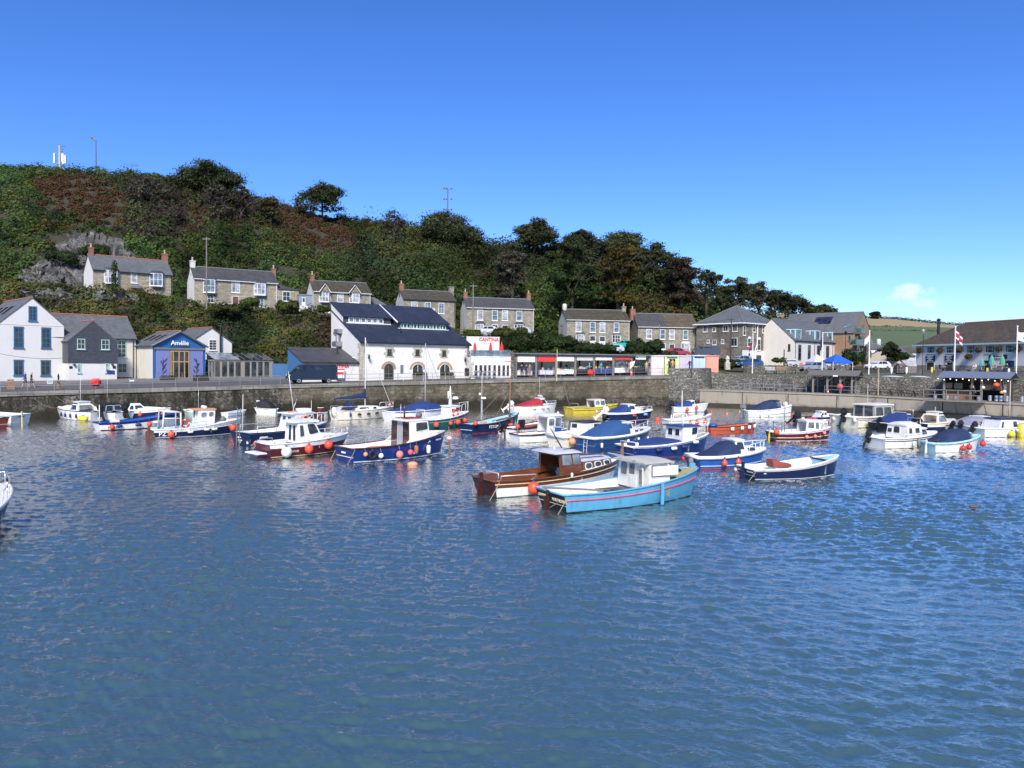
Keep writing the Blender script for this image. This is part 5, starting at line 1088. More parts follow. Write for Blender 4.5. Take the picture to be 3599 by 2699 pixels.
def facewin(parent,q,r,gl=None,fr=None,b=.035,name='window',off=.012,rnd=.12,th=.02):
 P=[Vector(p)for p in q];B_=lambda u,v:P[0].lerp(P[1],u).lerp(P[3].lerp(P[2],u),v)
 c=[B_(r[0],r[2]),B_(r[1],r[2]),B_(r[1],r[3]),B_(r[0],r[3])]
 n=(c[1]-c[0]).cross(c[3]-c[0]).normalized();w,h=(c[1]-c[0]).length,(c[3]-c[0]).length;k=min(w,h)*rnd
 def outline(g):
  o=[]
  for i in range(4):
   a,b0,b1=c[i],c[(i+1)%4],c[i-1];d0,d1=(b0-a).normalized(),(b1-a).normalized();ctr=(d0+d1)*-g
   if rnd>0:o+=[a+ctr+d1*k,a+ctr+(d0+d1)*k*.3,a+ctr+d0*k]
   else:o.append(a+ctr)
  return o
 f=MB().slab([p+n*.002 for p in outline(b)],th).build(name,fr or BW,parent)
 MB().slab([p+n*(th+.003)for p in outline(0)],.006).build('pane',gl or BGL,f);return f
class Boat:
 def __init__(s,label,ps,pb,B=.36,fs=.10,fb=.165,rake=.07,tw=.82,cat='boat',name='motor_boat',group='boats moored in the harbour',L=None,flare=.86):
  P,Q_=onz(*ps),onz(*pb);d=(Q_-P);L0=d.length;left=Vector((-d.y,d.x,0)).normalized();s.nr=-1 if left.y>0 else 1;n=left if left.y>0 else-left
  s.B=L0*B;s.tw=tw;s.fl=flare;st=P+n*(s.B/2*tw*flare);h=Q_-st;s.L=L or h.length;h.normalize()
  s.o=st+h*(s.L/2);s.rz=math.atan2(h.y,h.x);s.h=h;s.fs,s.fb,s.rk=fs*s.L,fb*s.L,rake*s.L
  s.T=thing(name,label,cat,(s.o.x,s.o.y,0),s.rz,group);s.label=label
 def plan(s,q,wl=False):
  t=s.tw
  if q<.4:return t+(1-t)*math.sin(q/.4*math.pi/2)
  f=(q-.4)/.6;return max(0,1-f**(1.75 if wl else 2.5))**(1.0 if wl else .72)
 def zs(s,q):return s.fs+(s.fb-s.fs)*max(0,(q-.1)/.9)**1.9+.02*s.L*max(0,.2-q)
 def pt(s,q,t,sd,inset=0.0,z=None):
  a,b=s.B/2*s.fl*s.plan(q,True),s.B/2*s.plan(q);y=max(.0,a+(b-a)*max(0,t)**.8-inset)
  x=-s.L/2+q*s.L+s.rk*max(t,0)*q**6-.03*s.L*max(t,0)*(1-q)**6
  return Vector((x,sd*y,s.zs(q)*t if z is None else z))
 def sheer(s,q,sd,inset=0.0,dz=0.0):
  p=s.pt(q,1,sd,inset);p.z+=dz;return p
 def hull(s,top,boot=None,band=None,transom=None,inner=None,gun=None,bootz=.10,bandt=.84,floor=None,deckfrom=.72,deck=None,gw=.045,rub=None,stripe=None,clink=False,aftdeck=None):
  rub,stripe=next((k for k in(rub,stripe)if k and not isinstance(k[1],float)),None),next((k for k in(rub,stripe)if k and isinstance(k[1],float)),None)
  boot=boot or top;N_=22;qs=[i/N_ for i in range(N_)]+[.985,.998]
  tl=sorted(set([.0,.3,.55,bandt,.93,1.0]+([stripe[0],stripe[0]+stripe[1]]if stripe else[])))
  mats=[boot,top,band or top,transom or top,stripe[2]if stripe else top];mb=MB()
  for sd in(-1,1):
   rows=[]
   for q in qs:
    p0=s.pt(q,0,sd);tb=bootz/s.zs(q)
    row=[Vector((p0.x,0,-.42)),Vector((p0.x,p0.y*.7,-.3)),p0,s.pt(q,tb,sd)]+[s.pt(q,tb+(1-tb)*t,sd)for t in tl[1:]]
    rows.append(row)
   def mf(i,j):
    if j<3:return 0
    t=(tl[j-3]+tl[j-2])/2
    if stripe and stripe[0]<t<stripe[0]+stripe[1]:return 4
    return 2 if t>bandt else 1
   mb.grid(rows,mf,flip=(sd>0))
  tr=[s.pt(0,t,-1)for t in(0,.3,.6,1)]+[s.pt(0,t,1)for t in(1,.6,.3,0)];a=s.pt(0,0,-1)
  mb.poly([Vector((a.x,0,-.42))]+[Vector((a.x-.002,p.y,p.z))for p in[a]]+[p-Vector((.002,0,0))for p in tr[1:-1]]+[Vector((a.x-.002,-a.y,0))],3)
  o=mb.build('hull',mats,s.T,True,35);s.hm=o
  zf=s.fs*.3 if floor is None else floor;inner=inner or BW;mb=MB();ins=.07
  qi=[q for q in[.015]+qs[1:]if q<min(.97,deckfrom+.06)]
  for sd in(-1,1):mb.grid([[s.sheer(q,sd,ins*.6),s.pt(q,.6,sd,ins+.03),s.pt(q,zf/s.zs(q),sd,ins+.06)]for q in qi],0,flip=(sd<0))
  mb.grid([[s.pt(q,zf/s.zs(q),-1,ins+.05),s.pt(q,zf/s.zs(q),1,ins+.05)]for q in qi],0)
  a,b=s.sheer(.015,-1,ins),s.sheer(.015,1,ins);mb.quad((a.x,a.y,zf),(b.x,b.y,zf),b,a);mb.build('interior',inner,s.T)
  def dk(q0,q1,name,bulk):
   qd=[q0+(q1-q0)*i/8 for i in range(9)];md=MB()
   md.grid([[s.sheer(q,-1,.02,-.015),s.sheer(q,-1,.4*s.B*s.plan(q),.03*s.B),s.sheer(q,1,.4*s.B*s.plan(q),.03*s.B),s.sheer(q,1,.02,-.015)]for q in qd],0)
   a,b=s.sheer(bulk,-1,.06,-.02),s.sheer(bulk,1,.06,-.02);md.quad((a.x,a.y,zf),(b.x,b.y,zf),b,a);md.build(name,deck or inner,s.T)
  if deckfrom<.96:dk(deckfrom,.995,'foredeck',deckfrom)
  if aftdeck:dk(.01,aftdeck,'aft_deck',aftdeck)
  if gun is not False:
   mb=MB()
   for sd in(-1,1):mb.tube([s.sheer(q,sd,-.01,.01)for q in qs],gw,6)
   a,b=s.sheer(0,-1),s.sheer(0,1);mb.tube([a,b],gw,6);mb.build('gunwale',gun or BW,s.T,True)
  if rub:
   mb=MB()
   for sd in(-1,1):mb.tube([s.pt(q,rub[0],sd,-.008)for q in qs],rub[2]if len(rub)>2 else .022,5)
   mb.build('rubbing_strake',rub[1],s.T,True)
  return s
 def X(s,f):return-s.L/2+f*s.L
 def quadbox(s,x0,x1,w0,w1,z0,z1,fr=0,ar=0,tb=.9,z0f=None):
  zf=z0 if z0f is None else z0f
  b={(-1,0):Vector((x0,-w0,z0)),(-1,1):Vector((x1,-w1,zf)),(1,0):Vector((x0,w0,z0)),(1,1):Vector((x1,w1,zf))}
  t={(-1,0):Vector((x0+ar,-w0*tb,z1)),(-1,1):Vector((x1-fr,-w1*tb,z1)),(1,0):Vector((x0+ar,w0*tb,z1)),(1,1):Vector((x1-fr,w1*tb,z1))}
  return{'s':[b[-1,0],b[-1,1],t[-1,1],t[-1,0]],'p':[b[1,1],b[1,0],t[1,0],t[1,1]],'f':[b[-1,1],b[1,1],t[1,1],t[-1,1]],'b':[b[1,0],b[-1,0],t[-1,0],t[1,0]],'t':[t[-1,0],t[-1,1],t[1,1],t[1,0]]}
 def cabin(s,f0,f1,w0,w1,z0,z1,mat,fr=.0,ar=0.0,tb=.93,side=(),front=((.06,.47,.25,.85),(.53,.94,.25,.85)),back=(),open_back=False,roof=None,ro=(.12,.1,.06),rth=.06,gl=None,frm=None,z0f=None,name='wheelhouse',dmat=None,door=None,cam=.05,rnd=.12):
  F_=s.quadbox(s.X(f0),s.X(f1),w0*s.B/2,w1*s.B/2,z0,z1,fr,ar,tb,z0f);mb=MB()
  for k in 'spft':mb.poly(F_[k])
  if not open_back:mb.poly(F_['b'])
  else:
   B_=F_['b'];n=Vector((.05,0,0));e=lambda u,v:B_[0].lerp(B_[1],u).lerp(B_[3].lerp(B_[2],u),v)
   for(a,b_,c,d)in((0,.1,0,1),(.9,1,0,1),(.1,.9,.88,1)):mb.quad(e(a,c),e(b_,c),e(b_,d),e(a,d))
   F2=s.quadbox(s.X(f0)+.04,s.X(f1)-.04,w0*s.B/2-.04,w1*s.B/2-.04,z0,z1-.04,fr,ar,tb,z0f)
   for k in 'spf':mb.poly(F2[k][::-1])
  c=mb.build(name,mat,s.T);s.cab=c
  for k,L_ in(('s',side),('p',[(1-b,1-a,*r)for a,b,*r in side]),('f',front),('b',back)):
   for r in L_:facewin(c,F_[k],r[:4],gl or BGL,frm or mat,rnd=rnd)
  if door:facewin(c,F_['b'],door,dmat or BLK,frm or mat,name='cabin_door',rnd=0)
  if roof is not False:
   t=F_['t'];a=[Vector((t[0].x-ro[1],t[0].y-ro[2],z1)),Vector((t[1].x+ro[0],t[1].y-ro[2],z1)),Vector((t[2].x+ro[0],t[2].y+ro[2],z1)),Vector((t[3].x-ro[1],t[3].y+ro[2],z1))]
   rows=[];nx=6
   for i in range(nx+1):
    f=i/nx;p,q=a[0].lerp(a[1],f),a[3].lerp(a[2],f);e=.35*cam*(1 if 0<i<nx else-.6)
    rows.append([p,p+Vector((0,0,rth+e))]+[p.lerp(q,k/4)+Vector((0,0,rth+e+cam*math.sin(math.pi*k/4)))for k in(1,2,3)]+[q+Vector((0,0,rth+e)),q])
   mb=MB().grid(rows,0);mb.poly(a[::-1]);mb.poly(rows[0]);mb.poly(rows[-1][::-1]);mb.build('cabin_roof',roof or mat,s.T,True,40)
  return c
 def loft(s,name,st,mat,e=.7,n=10,caps=True,parent=None,sag=0.0,seed=0):
  rg=random.Random(seed);rows=[]
  for(f,hw,ze,zt)in st:
   row=[]
   for j in range(n+1):
    a=math.pi*j/n;cx,sx=math.cos(a),math.sin(a)
    y=hw*math.copysign(abs(cx)**e,cx);z=ze+(zt-ze)*abs(sx)**e
    row.append(Vector((s.X(f)+rg.uniform(-sag,sag)*.5,y,z+rg.uniform(-sag,sag))))
   rows.append(row)
  mb=MB().grid(rows,0)
  if caps:mb.poly(rows[0]);mb.poly(rows[-1][::-1])
  return mb.build(name,mat,parent or s.T,True,50)
 def cover(s,f0,f1,prof,mat,lap=.06,name='canvas_cover',e=.75,sag=.012):
  st=[];k=14
  for i in range(k+1):
   g=i/k;q=f0+(f1-f0)*g;p=s.sheer(q,1);h=float(np.interp(g,[a for a,_ in prof],[b for _,b in prof]))
   st.append((q,abs(p.y)+lap*.4,s.zs(q)-lap,s.zs(q)+h))
  return s.loft(name,st,mat,e,12,True,None,sag,int(s.L*100))
 def screen(s,f0,f1,w,z0,z1,fr,frm=None,gl=None,ar=None,side=((.06,.94,.1,.88),),tb=.82,roof=False,wf=.8):
  return s.cabin(f0,f1,w,w*wf,z0,z1,frm or BW,fr,ar if ar is not None else .1,tb,side,((.05,.48,.1,.9),(.52,.95,.1,.9)),(),True,roof,(.02,.05,.02),.04,gl or BGLL,frm or BW,name='windscreen')
 def outboard(s,tilt=0.0,y=0.0,sc_=1.0,mat=None,name='outboard_motor'):
  a=s.sheer(0,1);M=Matrix.Translation((a.x-.12,y,a.z-.12))@Matrix.Rotation(R(tilt),4,'Y')@Matrix.Scale(sc_,4)
  mb=MB().bbox(-.42,.12,-.17,.17,.12,.66,.12,0,M);mb.bbox(-.34,.06,-.12,.12,-.02,.14,.04,0,M);o=mb.build(name,mat or BLK,s.T,True,50)
  MB().bbox(-.24,-.06,-.06,.06,-.75,-.0,.03,0,M).bbox(-.42,.1,-.03,.03,-.8,-.72,.02,0,M).bbox(.02,.2,-.14,.14,-.3,.12,.03,0,M).build('motor_leg',mat or BLK,o);return o
 def rail(s,f0=.72,h=.42,f1=.985,mat=None,n=4,r=.022,inset=.06,top=.0):
  mb=MB();qs=[f0+(f1-f0)*i/n for i in range(n+1)];T_=[]
  for sd in(-1,1):
   hi=[s.sheer(q,sd,inset,h+top*i/n)for i,q in enumerate(qs)];lo=[s.sheer(q,sd,inset)for q in qs]
   mb.tube([lo[0]-Vector((.15,0,0))]+hi,r,6)
   for a,b in list(zip(lo,hi))[1:]:mb.tube([a,b],r*.9,5)
   T_.append(hi[-1])
  mb.tube([T_[0],(T_[0]+T_[1])/2+Vector((.12,0,.02)),T_[1]],r,6);return mb.build('pulpit_rail',mat or ALU,s.T,True)
 def hoop(s,f,h,w=.8,mat=None,r=.025,name='hoop_rail',y0=None):
  p=abs(s.sheer(f,1).y)*w;z=s.zs(f);x=s.X(f);return MB().tube([(x,-p,z),(x,-p,z+h),(x,p,z+h),(x,p,z)],r,6).build(name,mat or ALU,s.T,True)
 def siderail(s,f0,f1,h,sd=None,mat=None):
  sd=sd or s.nr;a=[s.sheer(f0,sd,.05),s.sheer(f0,sd,.05,h),s.sheer(f1,sd,.05,h),s.sheer(f1,sd,.05)];return MB().tube(a,.022,6).build('side_rail',mat or ALU,s.T,True)
 def mast(s,f,z0,z1,r=.04,mat=None,name='mast',lean=0.0,y=0.0):
  return MB().tube([(s.X(f),y,z0),(s.X(f)+lean*.5,y,(z0+z1)/2),(s.X(f)+lean,y,z1)],[r,r*.9,r*.6],7).build(name,mat or WOODG,s.T,True)
 def stay(s,a,b,r=.009,name='stay',mat=None):return MB().tube([a,b],r,4).build(name,mat or GUT,s.T)
 def rudder(s,mat,h=.25,w=.06,d=.3):
  a=s.sheer(0,1);return MB().bbox(a.x-.06-d,a.x-.03,-w,w,-.5,a.z*.8,.03).bbox(a.x-.06-d*.55,a.x-.03,-w*1.2,w*1.2,a.z*.8,a.z+h,.03).build('rudder',mat,s.T)
 def text(s,q,t,txt,size,mat=None,sd=None,name='lettering'):
  sd=sd or s.nr;p,a,b=s.pt(q,t,sd,-.015),s.pt(q-.03,t,sd),s.pt(q+.03,t,sd);c=s.pt(q,t+.15,sd)
  d=(b-a)*(1 if sd<0 else-1);M=Matrix.Translation(p)@Matrix.Rotation(math.atan2(d.y,d.x),4,'Z')@Matrix.Rotation(-sd*0+math.atan2((c-p).dot(Vector((d.y,-d.x,0)).normalized()),.15*s.zs(q))*1,4,'X')
  return text_mesh(txt,size,mat or BW,name,s.T,M,size*.012,.006)
 def ttext(s,y,t,txt,size,mat=None):
  a=s.pt(0,t,1);return text_mesh(txt,size,mat or BW,'lettering',s.T,Matrix.Translation((a.x-.03,y*s.B/2,a.z))@Matrix.Rotation(R(-90),4,'Z'),size*.012,.006)
 def world(s,p):return Vector((s.o.x+p[0]*math.cos(s.rz)-p[1]*math.sin(s.rz),s.o.y+p[0]*math.sin(s.rz)+p[1]*math.cos(s.rz),p[2]))
 def fend(s,q,kind,mat,label,r=.19,t=.5,sd=None,out=.02,tcap=None):
  sd=sd or s.nr;L2=r*2.6 if kind=='long' else r
  h=s.pt(q,t,sd);y_=max(abs(s.pt(q,t,sd).y),abs(s.pt(q,max(.1,t-.3),sd).y))+r+out;p=s.world((h.x,sd*y_,h.z));top=s.sheer(q,sd,-.02,.03)
  tw_=s.world(top)-p;T_=thing('fender' if kind!='ball' else 'float_buoy',label,'fender',p,s.rz,'floats and fenders on the boats')
  c,k=math.cos(-s.rz),math.sin(-s.rz);tp=Vector((tw_.x*c-tw_.y*k,tw_.x*k+tw_.y*c,tw_.z))
  mb=MB()
  if kind=='ball':mb.ball((0,0,0),r,16,10,0,(1,1,1.06));nk=r*1.0
  elif kind=='long':mb.lathe([(.01,-r*2.1),(r*.6,-r*1.95),(r,-r*1.5),(r,r*1.5),(r*.6,r*1.95),(.01,r*2.1)],(0,0,0),12);nk=r*2.05
  elif kind=='flat':mb.lathe([(.01,-r*2.1),(r*.6,-r*1.95),(r,-r*1.5),(r,r*1.5),(r*.6,r*1.95),(.01,r*2.1)],(0,0,0),12,0,Matrix.Rotation(R(90),3,'Y'));nk=r*.9
  elif kind=='drop':mb.lathe([(.01,-r),(r*.7,-r*.75),(r,-.1*r),(r*.85,.45*r),(r*.4,1.1*r),(r*.15,1.6*r)],(0,0,0),14);nk=1.6*r
  mb.build('float',mat,T_,True)
  MB().lathe([(r*.28,nk-.03),(r*.22,nk+.07),(.01,nk+.09)],(0,0,0),8).build('eye',tcap or FN,T_)
  if(tp-Vector((0,0,nk))).length>.06:MB().tube([(0,0,nk+.06),tp],.014,4).build('rope',ROPE,T_)
  return T_
 def lifering(s,f,y,z,label,rz=90,Rr=.33,sc=1,mat=None):
  p=s.world((s.X(f),y,z));T_=thing('lifebuoy',label,'lifebuoy',p,s.rz,'lifebuoys on boats');M=Matrix.Rotation(R(rz),3,'X')
  MB().torus((0,0,0),Rr,.075,M,24,8,0,lambda i:1 if i%6==0 else 0).build('ring',[mat or LIFE,FWH],T_,True)
 def tyre(s,q,t,label,sd=None,r=.2):
  sd=sd or s.nr;h=s.pt(q,t,sd,-.09);p=s.world(h);T_=thing('tyre_fender',label,'fender',p,s.rz);MB().torus((0,0,0),r,.075,Matrix.Rotation(R(90),3,'X'),20,8).build('tyre',RUB2,T_,True);tp=s.world(s.sheer(q,sd))-p
  MB().tube([(0,0,r),(0,0,max(r+.03,tp.z))],.014,4).build('rope',ROPE,T_)
 def mooring(s,q,end,label,sd=None,sag=.3):
  a=s.world(s.sheer(q,sd or s.nr));b=Vector(end);P=[a.lerp(b,i/8)-Vector((0,0,sag*4*(i/8)*(1-i/8)))for i in range(9)]
  tag(MB().tube(P,.016,5).build('mooring_rope',ROPE),label,'rope')
b=Boat('weathered sky blue fishing boat with red stripe and white wheelhouse, nearest in the harbour',(2000,1804),(2428,1742),.34,.098,.172,.05,.86,name='fishing_boat')
b.hull(SKYB,BLK,SKYB,BLK,BOLD,SKYB,.05,.80,.28,.70,ODECK,.04,(.70,PINK,.035))
b.cabin(.545,.715,.86,.80,.62,1.74,BOLD,.05,.04,.95,((.1,.9,.48,.95),),((.08,.45,.4,.85),(.55,.92,.4,.85)),((.10,.30,.45,.92),(.38,.56,.5,.92)),False,pm('lichened_roof',(.40,.41,.37),.9,.25,3,dirt=(.27,.27,.2)),(.22,.3,.08),.05,BGLL,BOLD,.66,door=(.34,.6,.02,.95),dmat=BOLD,cam=.08)
c=b.cab;x=b.X(.545)-.02;yw=-.86*b.B/2
M=Matrix.Translation((x-.04,yw*.62,0))@Matrix.Rotation(R(-24),4,'Z')
d=MB().bbox(-.04,.0,-.3,.3,.42,1.58,.02,0,M).build('open_door',BOLD,c);MB().bbox(-.06,-.045,-.2,.2,.9,1.45,.01,0,M).build('pane',BGLL,d)
MB().bbox(b.X(.57),b.X(.76),yw-.04,yw-.01,1.22,1.62,.01).build('lee_board',FRW,c)
MB().box(b.X(.33),b.X(.50),-.62,.42,.3,.58).build('engine_box',BW,b.T);MB().box(b.X(.32),b.X(.51),-.66,.46,.581,.62).build('box_lid',BLK,b.T)
MB().tube([(b.X(.545),-.5,1.78),(b.X(.40),-.35,2.12),(b.X(.40),.35,2.12),(b.X(.56),.5,1.78)],.022,6).tube([(b.X(.40),0,2.12),(b.X(.50),0,1.75)],.02,5).build('gallows',ALU,b.T)
b.rudder(VARD,.06,.07,.2);b.ttext(.48,.70,'SAPPHIR',.17,CRL);b.ttext(-.50,.62,'PORTHLEVEN',.17,CRL)
pst=b.sheer(.62,b.nr,-.07);MB().bbox(pst.x-.07,pst.x+.07,pst.y-.09,pst.y+.02,.02,pst.z+.05,.03).build('rubbing_post',SKYB,b.T)
mb=MB();rg=random.Random(1)
for k in range(5):mb.torus((b.X(.86)+rg.uniform(-.1,.1),rg.uniform(-.15,.15),b.zs(.86)+.1+k*.02),.22,.025,None,16,5)
mb.build('coiled_rope',RUB2,b.T);MB().bbox(b.X(.985),b.X(1.03),-.06,.06,b.fb-.3,b.fb+.22,.03).build('stem_head',SKYB,b.T)
MB().tube([b.sheer(.02,1,.2,.02),b.sheer(.25,-1,.3,.04)],.03,5).tube([b.sheer(.04,1,.1,.03),b.sheer(.28,-1,.2,.05)],.025,5).build('oars',WOODG,b.T)
e=b.world((-b.L/2-.2,b.B*.2,-.1));b.mooring(.02,e,'rope hanging from the stern of the sky blue boat',-1,.05)
e=b.world((-b.L/2-.45,-b.B*.35,-.1));b.mooring(.02,e,'second rope crossing the black transom of the sky blue boat',-1,.03)
b=Boat('varnished brown wooden launch with white lower hull and pale lilac roof',(1753,1750),(2150,1697),.34,.10,.16,.05,.80,name='wooden_launch')
b.hull(BW,GRB,VARN,VARD,VARN,VARN,.035,.56,.45,.62,BW,.04,(.80,CRL,.022))
LIL=gel('lilac_white',(.62,.63,.72))
b.cabin(.475,.65,.80,.78,.68,1.74,VARN,.22,-.02,.88,((.05,.52,.5,.93),(.60,.97,.5,.93)),((.05,.47,.45,.92),(.53,.95,.45,.92)),(),True,LIL,(.12,.38,.08),.05,BGLL,VARN,.72,cam=.09,rnd=.05)
MB().bbox(b.X(.58),b.X(.62),-.55,.1,.5,1.25,.03).lathe([(.16,0),(.17,.02),(.16,.04)],(b.X(.575),-.3,1.05),12,0,Matrix.Rotation(R(90),3,'Y')).build('helm_console',VARD,b.T)
b.cabin(.65,.95,.74,.38,.78,1.30,VARN,.12,0,.92,((.10,.30,.28,.80),(.42,.62,.28,.80),(.74,.92,.28,.80)),(),(),False,LIL,(.05,.02,.03),.04,BGL,FRW,1.0,'trunk_cabin',cam=.08,rnd=.42)
for sd in(-1,1):
 MB().tube([(b.X(.64),sd*.55,1.36),(b.X(.66),sd*.55,1.44),(b.X(.86),sd*.42,1.44),(b.X(.88),sd*.42,1.36)],.02,5).build('grab_rail',VARD,b.T)
MB().tube([(b.X(.52),-.5,1.84),(b.X(.53),-.5,1.91),(b.X(.64),-.5,1.91),(b.X(.65),-.5,1.84)],.02,5).build('grab_rail',VARD,b.T)
b.mast(.58,1.8,2.85,.035,VARD,'roof_mast',-.75);MB().lathe([(.11,0),(.1,.12),(.02,.17)],(b.X(.53),.2,1.86),10).build('navigation_lamp',ALU,b.T,True)
b.siderail(.04,.26,.22);b.rudder(VARD,.3,.08,.22);b.hoop(.03,.28,.6)
b.fend(.22,'ball',FO,'big orange ball float hanging on the white lower hull of the brown launch',.27,.55);b.fend(.52,'long',FWH,'small white fender on the varnished topside of the brown launch',.06,.95)
e=b.world((-b.L/2-.6,-b.B*.45,-.1));b.mooring(.03,e,'thick pair of ropes from the quarter of the brown launch',-1,.05);e=b.world((-b.L/2-.35,b.B*.3,-.1));b.mooring(.02,e,'rope hanging at the far stern corner of the brown launch',1,.05)
b=Boat('navy blue open boat with white interior and a red brown engine cover',(2660,1688),(2930,1672),.40,.105,.215,.05,.84,name='open_boat')
b.hull(NAV,NAV,BW,NAV,BW,BW,.04,.80,.2,.80,LBI,.045,(.0,.05,BW),(.93,BW,.03))
MB().bbox(b.X(.27),b.X(.43),-.38,.38,.2,.62,.05).build('engine_box',LBI,b.T);b.loft('engine_cover',[(.25,.34,.58,.98),(.30,.42,.58,.98),(.36,.44,.58,.82),(.45,.42,.58,.76)],CVO,.5)
for f in(.5,.62):MB().bbox(b.X(f),b.X(f)+.22,-.8*b.B/2,.8*b.B/2,.42,.46,.01).build('thwart',BW,b.T)
MB().tube([b.sheer(.80,-1,.0,.05),b.sheer(.80,1,0,.05)],.035,5).build('deck_beam',VARD,b.T)
b.rudder(NAV,.32,.06,.22);b.ttext(.5,.72,'CLAMESA',.10);b.ttext(-.45,.70,'PORTHLEVEN',.10);b.text(.10,.62,'••',.22)
e=b.world((-b.L/2-.5,-b.B*.4,-.1));b.mooring(.03,e,'rope down the stern quarter of the navy open boat',-1,.03);b.fend(.0,'ball',FWH,'white float at the far stern corner of the navy open boat',.12,.6,-b.nr)
b=Boat('royal blue fishing boat with white wheelhouse, dark brown bulkhead and many floats',(1250,1628),(1545,1596),.40,.125,.22,.06,.84,name='fishing_boat')
b.hull(ROY,ROY,ROY,ROY,BW,VARD,.05,.80,.3,.60,BW,.05,(.0,.06,BW))
ck=[(.50,.0),(.56,.26),(.62,.30),(.99,.10)]
mb=MB()
for sd in(-1,1):mb.grid([[b.sheer(q,sd,.01),b.sheer(q,sd,.06,h)]for q,h in((.50,.02),(.56,.28),(.62,.34),(.75,.30),(.88,.2),(.995,.08))],0,flip=sd>0)
mb.build('bulwark',BW,b.T)
b.cabin(.555,.80,.86,.72,.55,2.30,BW,.16,.02,.92,((.34,.93,.60,.92),),((.05,.47,.58,.9),(.53,.95,.58,.9)),(),False,BW,(.1,.3,.05),.07,BGL,BW,.95,door=(.36,.62,.02,.92),dmat=GREY,cam=.03,rnd=.1)
B_=b.quadbox(b.X(.555),b.X(.80),.86*b.B/2,.72*b.B/2,.55,2.30,.16,.02,.92,.95)['b']
facewin(b.cab,B_,(.02,.34,.02,.95),VARD,VARD,0.01,'bulkhead_panel',rnd=0);facewin(b.cab,B_,(.64,.98,.02,.95),VARD,VARD,.01,'bulkhead_panel',rnd=0);facewin(b.cab,B_,(.66,.95,.48,.9),BGL,BW,.03,'window',.03)
MB().box(b.X(.56),b.X(.74),-.6,.6,2.41,2.44).build('roof_mat',pm('red_roof_paint',(.3,.05,.035),.8,.4,4),b.T)
b.mast(.60,2.4,3.35,.055,VARD);b.mast(.56,2.4,3.3,.02,ALU,'aerial');MB().bbox(b.X(.73),b.X(.79),-.12,.12,2.4,2.72,.06).build('search_light',LEAD,b.T,True)
b.loft('surfboard',[(.18,.02,.72,.74),(.25,.2,.72,.8),(.38,.24,.72,.8),(.5,.04,.74,.76)],pm('orange_board',(.5,.13,.05),.5),.9)
MB().bbox(b.X(.42),b.X(.54),-.9,-.3,.3,.62,.04).build('fish_box',MBL,b.T)
b.siderail(.24,.46,.32);b.siderail(.1,.3,.3,1);b.text(.90,.78,'#5',.13)
b.ttext(0.0,.66,'#3.5',.15)
for q,k,m,r,t,lb in((.10,'ball',FPE,.13,.62,'small peach ball float nearest the stern of the royal blue boat'),(.24,'ball',FWH,.15,.45,'white ball float on the royal blue hull beside the tyre'),(.42,'ball',FP,.22,.42,'large faded pink ball float amidships on the royal blue hull'),(.54,'ball',pm('deep_pink_float',(.72,.10,.12),.5),.17,.46,'deep pink ball float beside a brown fender on the royal blue hull'),(.61,'long',FB,.13,.55,'brown weathered long fender on the royal blue hull'),(.77,'long',FWH,.13,.42,'white long fender near the bow of the royal blue hull')):b.fend(q,k,m,lb,r,t)
b.tyre(.165,.55,'black tyre hung on the royal blue hull between two small floats')
a=b.world((b.L/2+.75,0,.95));T_=thing('mooring_float','pink and white float with weedy chain hanging off the bow of the royal blue boat','fender',a,0);MB().ball((0,0,0),.17,14,9).build('float',FP,T_,True);MB().ball((0,0,.03),.168,14,9,0,(1.02,1.02,.8)).build('cap',FWH,T_,True);MB().tube([(0,0,-.15),(.02,.0,-.7),(0,0,-1.1)],[.05,.07,.05],6).build('weedy_chain',TEAK,T_);MB().tube([(0,0,.15),(-.05,0,.8)],.014,4).build('rope',ROPE,T_)
e=b.world((-b.L/2-.5,-b.B*.4,-.1));b.mooring(.03,e,'pale ropes down the stern of the royal blue boat',-1,.03);e=b.world((-b.L/2-.5,b.B*.45,-.1));b.mooring(.03,e,'pale ropes at the far stern corner of the royal blue boat',1,.03)
b=Boat('maroon motor boat with white wheelhouse, swim platform and orange floats',(960,1611),(1195,1585),.42,.16,.22,.12,.90,name='motor_boat')
b.hull(MAR,MAR,BW,MAR,BW,BW,.05,.66,.45,.60,BW,.04,(.0,.05,CRL))
b.loft('cuddy_deck',[(.50,b.B*.40,b.zs(.5),b.zs(.5)+.42),(.60,b.B*.40,b.zs(.6),b.zs(.6)+.42),(.75,b.B*.33,b.zs(.75),b.zs(.75)+.3),(.97,.12,b.zs(.97),b.zs(.97)+.06)],BW,.6)
b.cabin(.34,.67,.82,.70,.80,2.06,BW,.52,.03,.86,((.50,.93,.30,.90),),((.05,.48,.2,.9),(.52,.95,.2,.9)),((.30,.48,.10,.85),(.62,.80,.10,.85)),False,BW,(.30,.36,.08),.10,BGL,BW,1.12,cam=.08,rnd=.16)
facewin(b.cab,b.quadbox(b.X(.34),b.X(.67),.82*b.B/2,.70*b.B/2,.8,2.06,.52,.03,.86,1.12)['s'],(.08,.26,.30,.86),BGL,BW,.03,'window',.2)
a=b.sheer(0,1);MB().bbox(a.x-.75,a.x-.06,-b.B*.38,b.B*.38,.26,.36,.04).build('swim_platform',FRW,b.T)
MB().bbox(a.x-.02,a.x+.5,-b.B*.41,b.B*.41,.8,1.0,.08).build('transom_seat',BW,b.T,True)
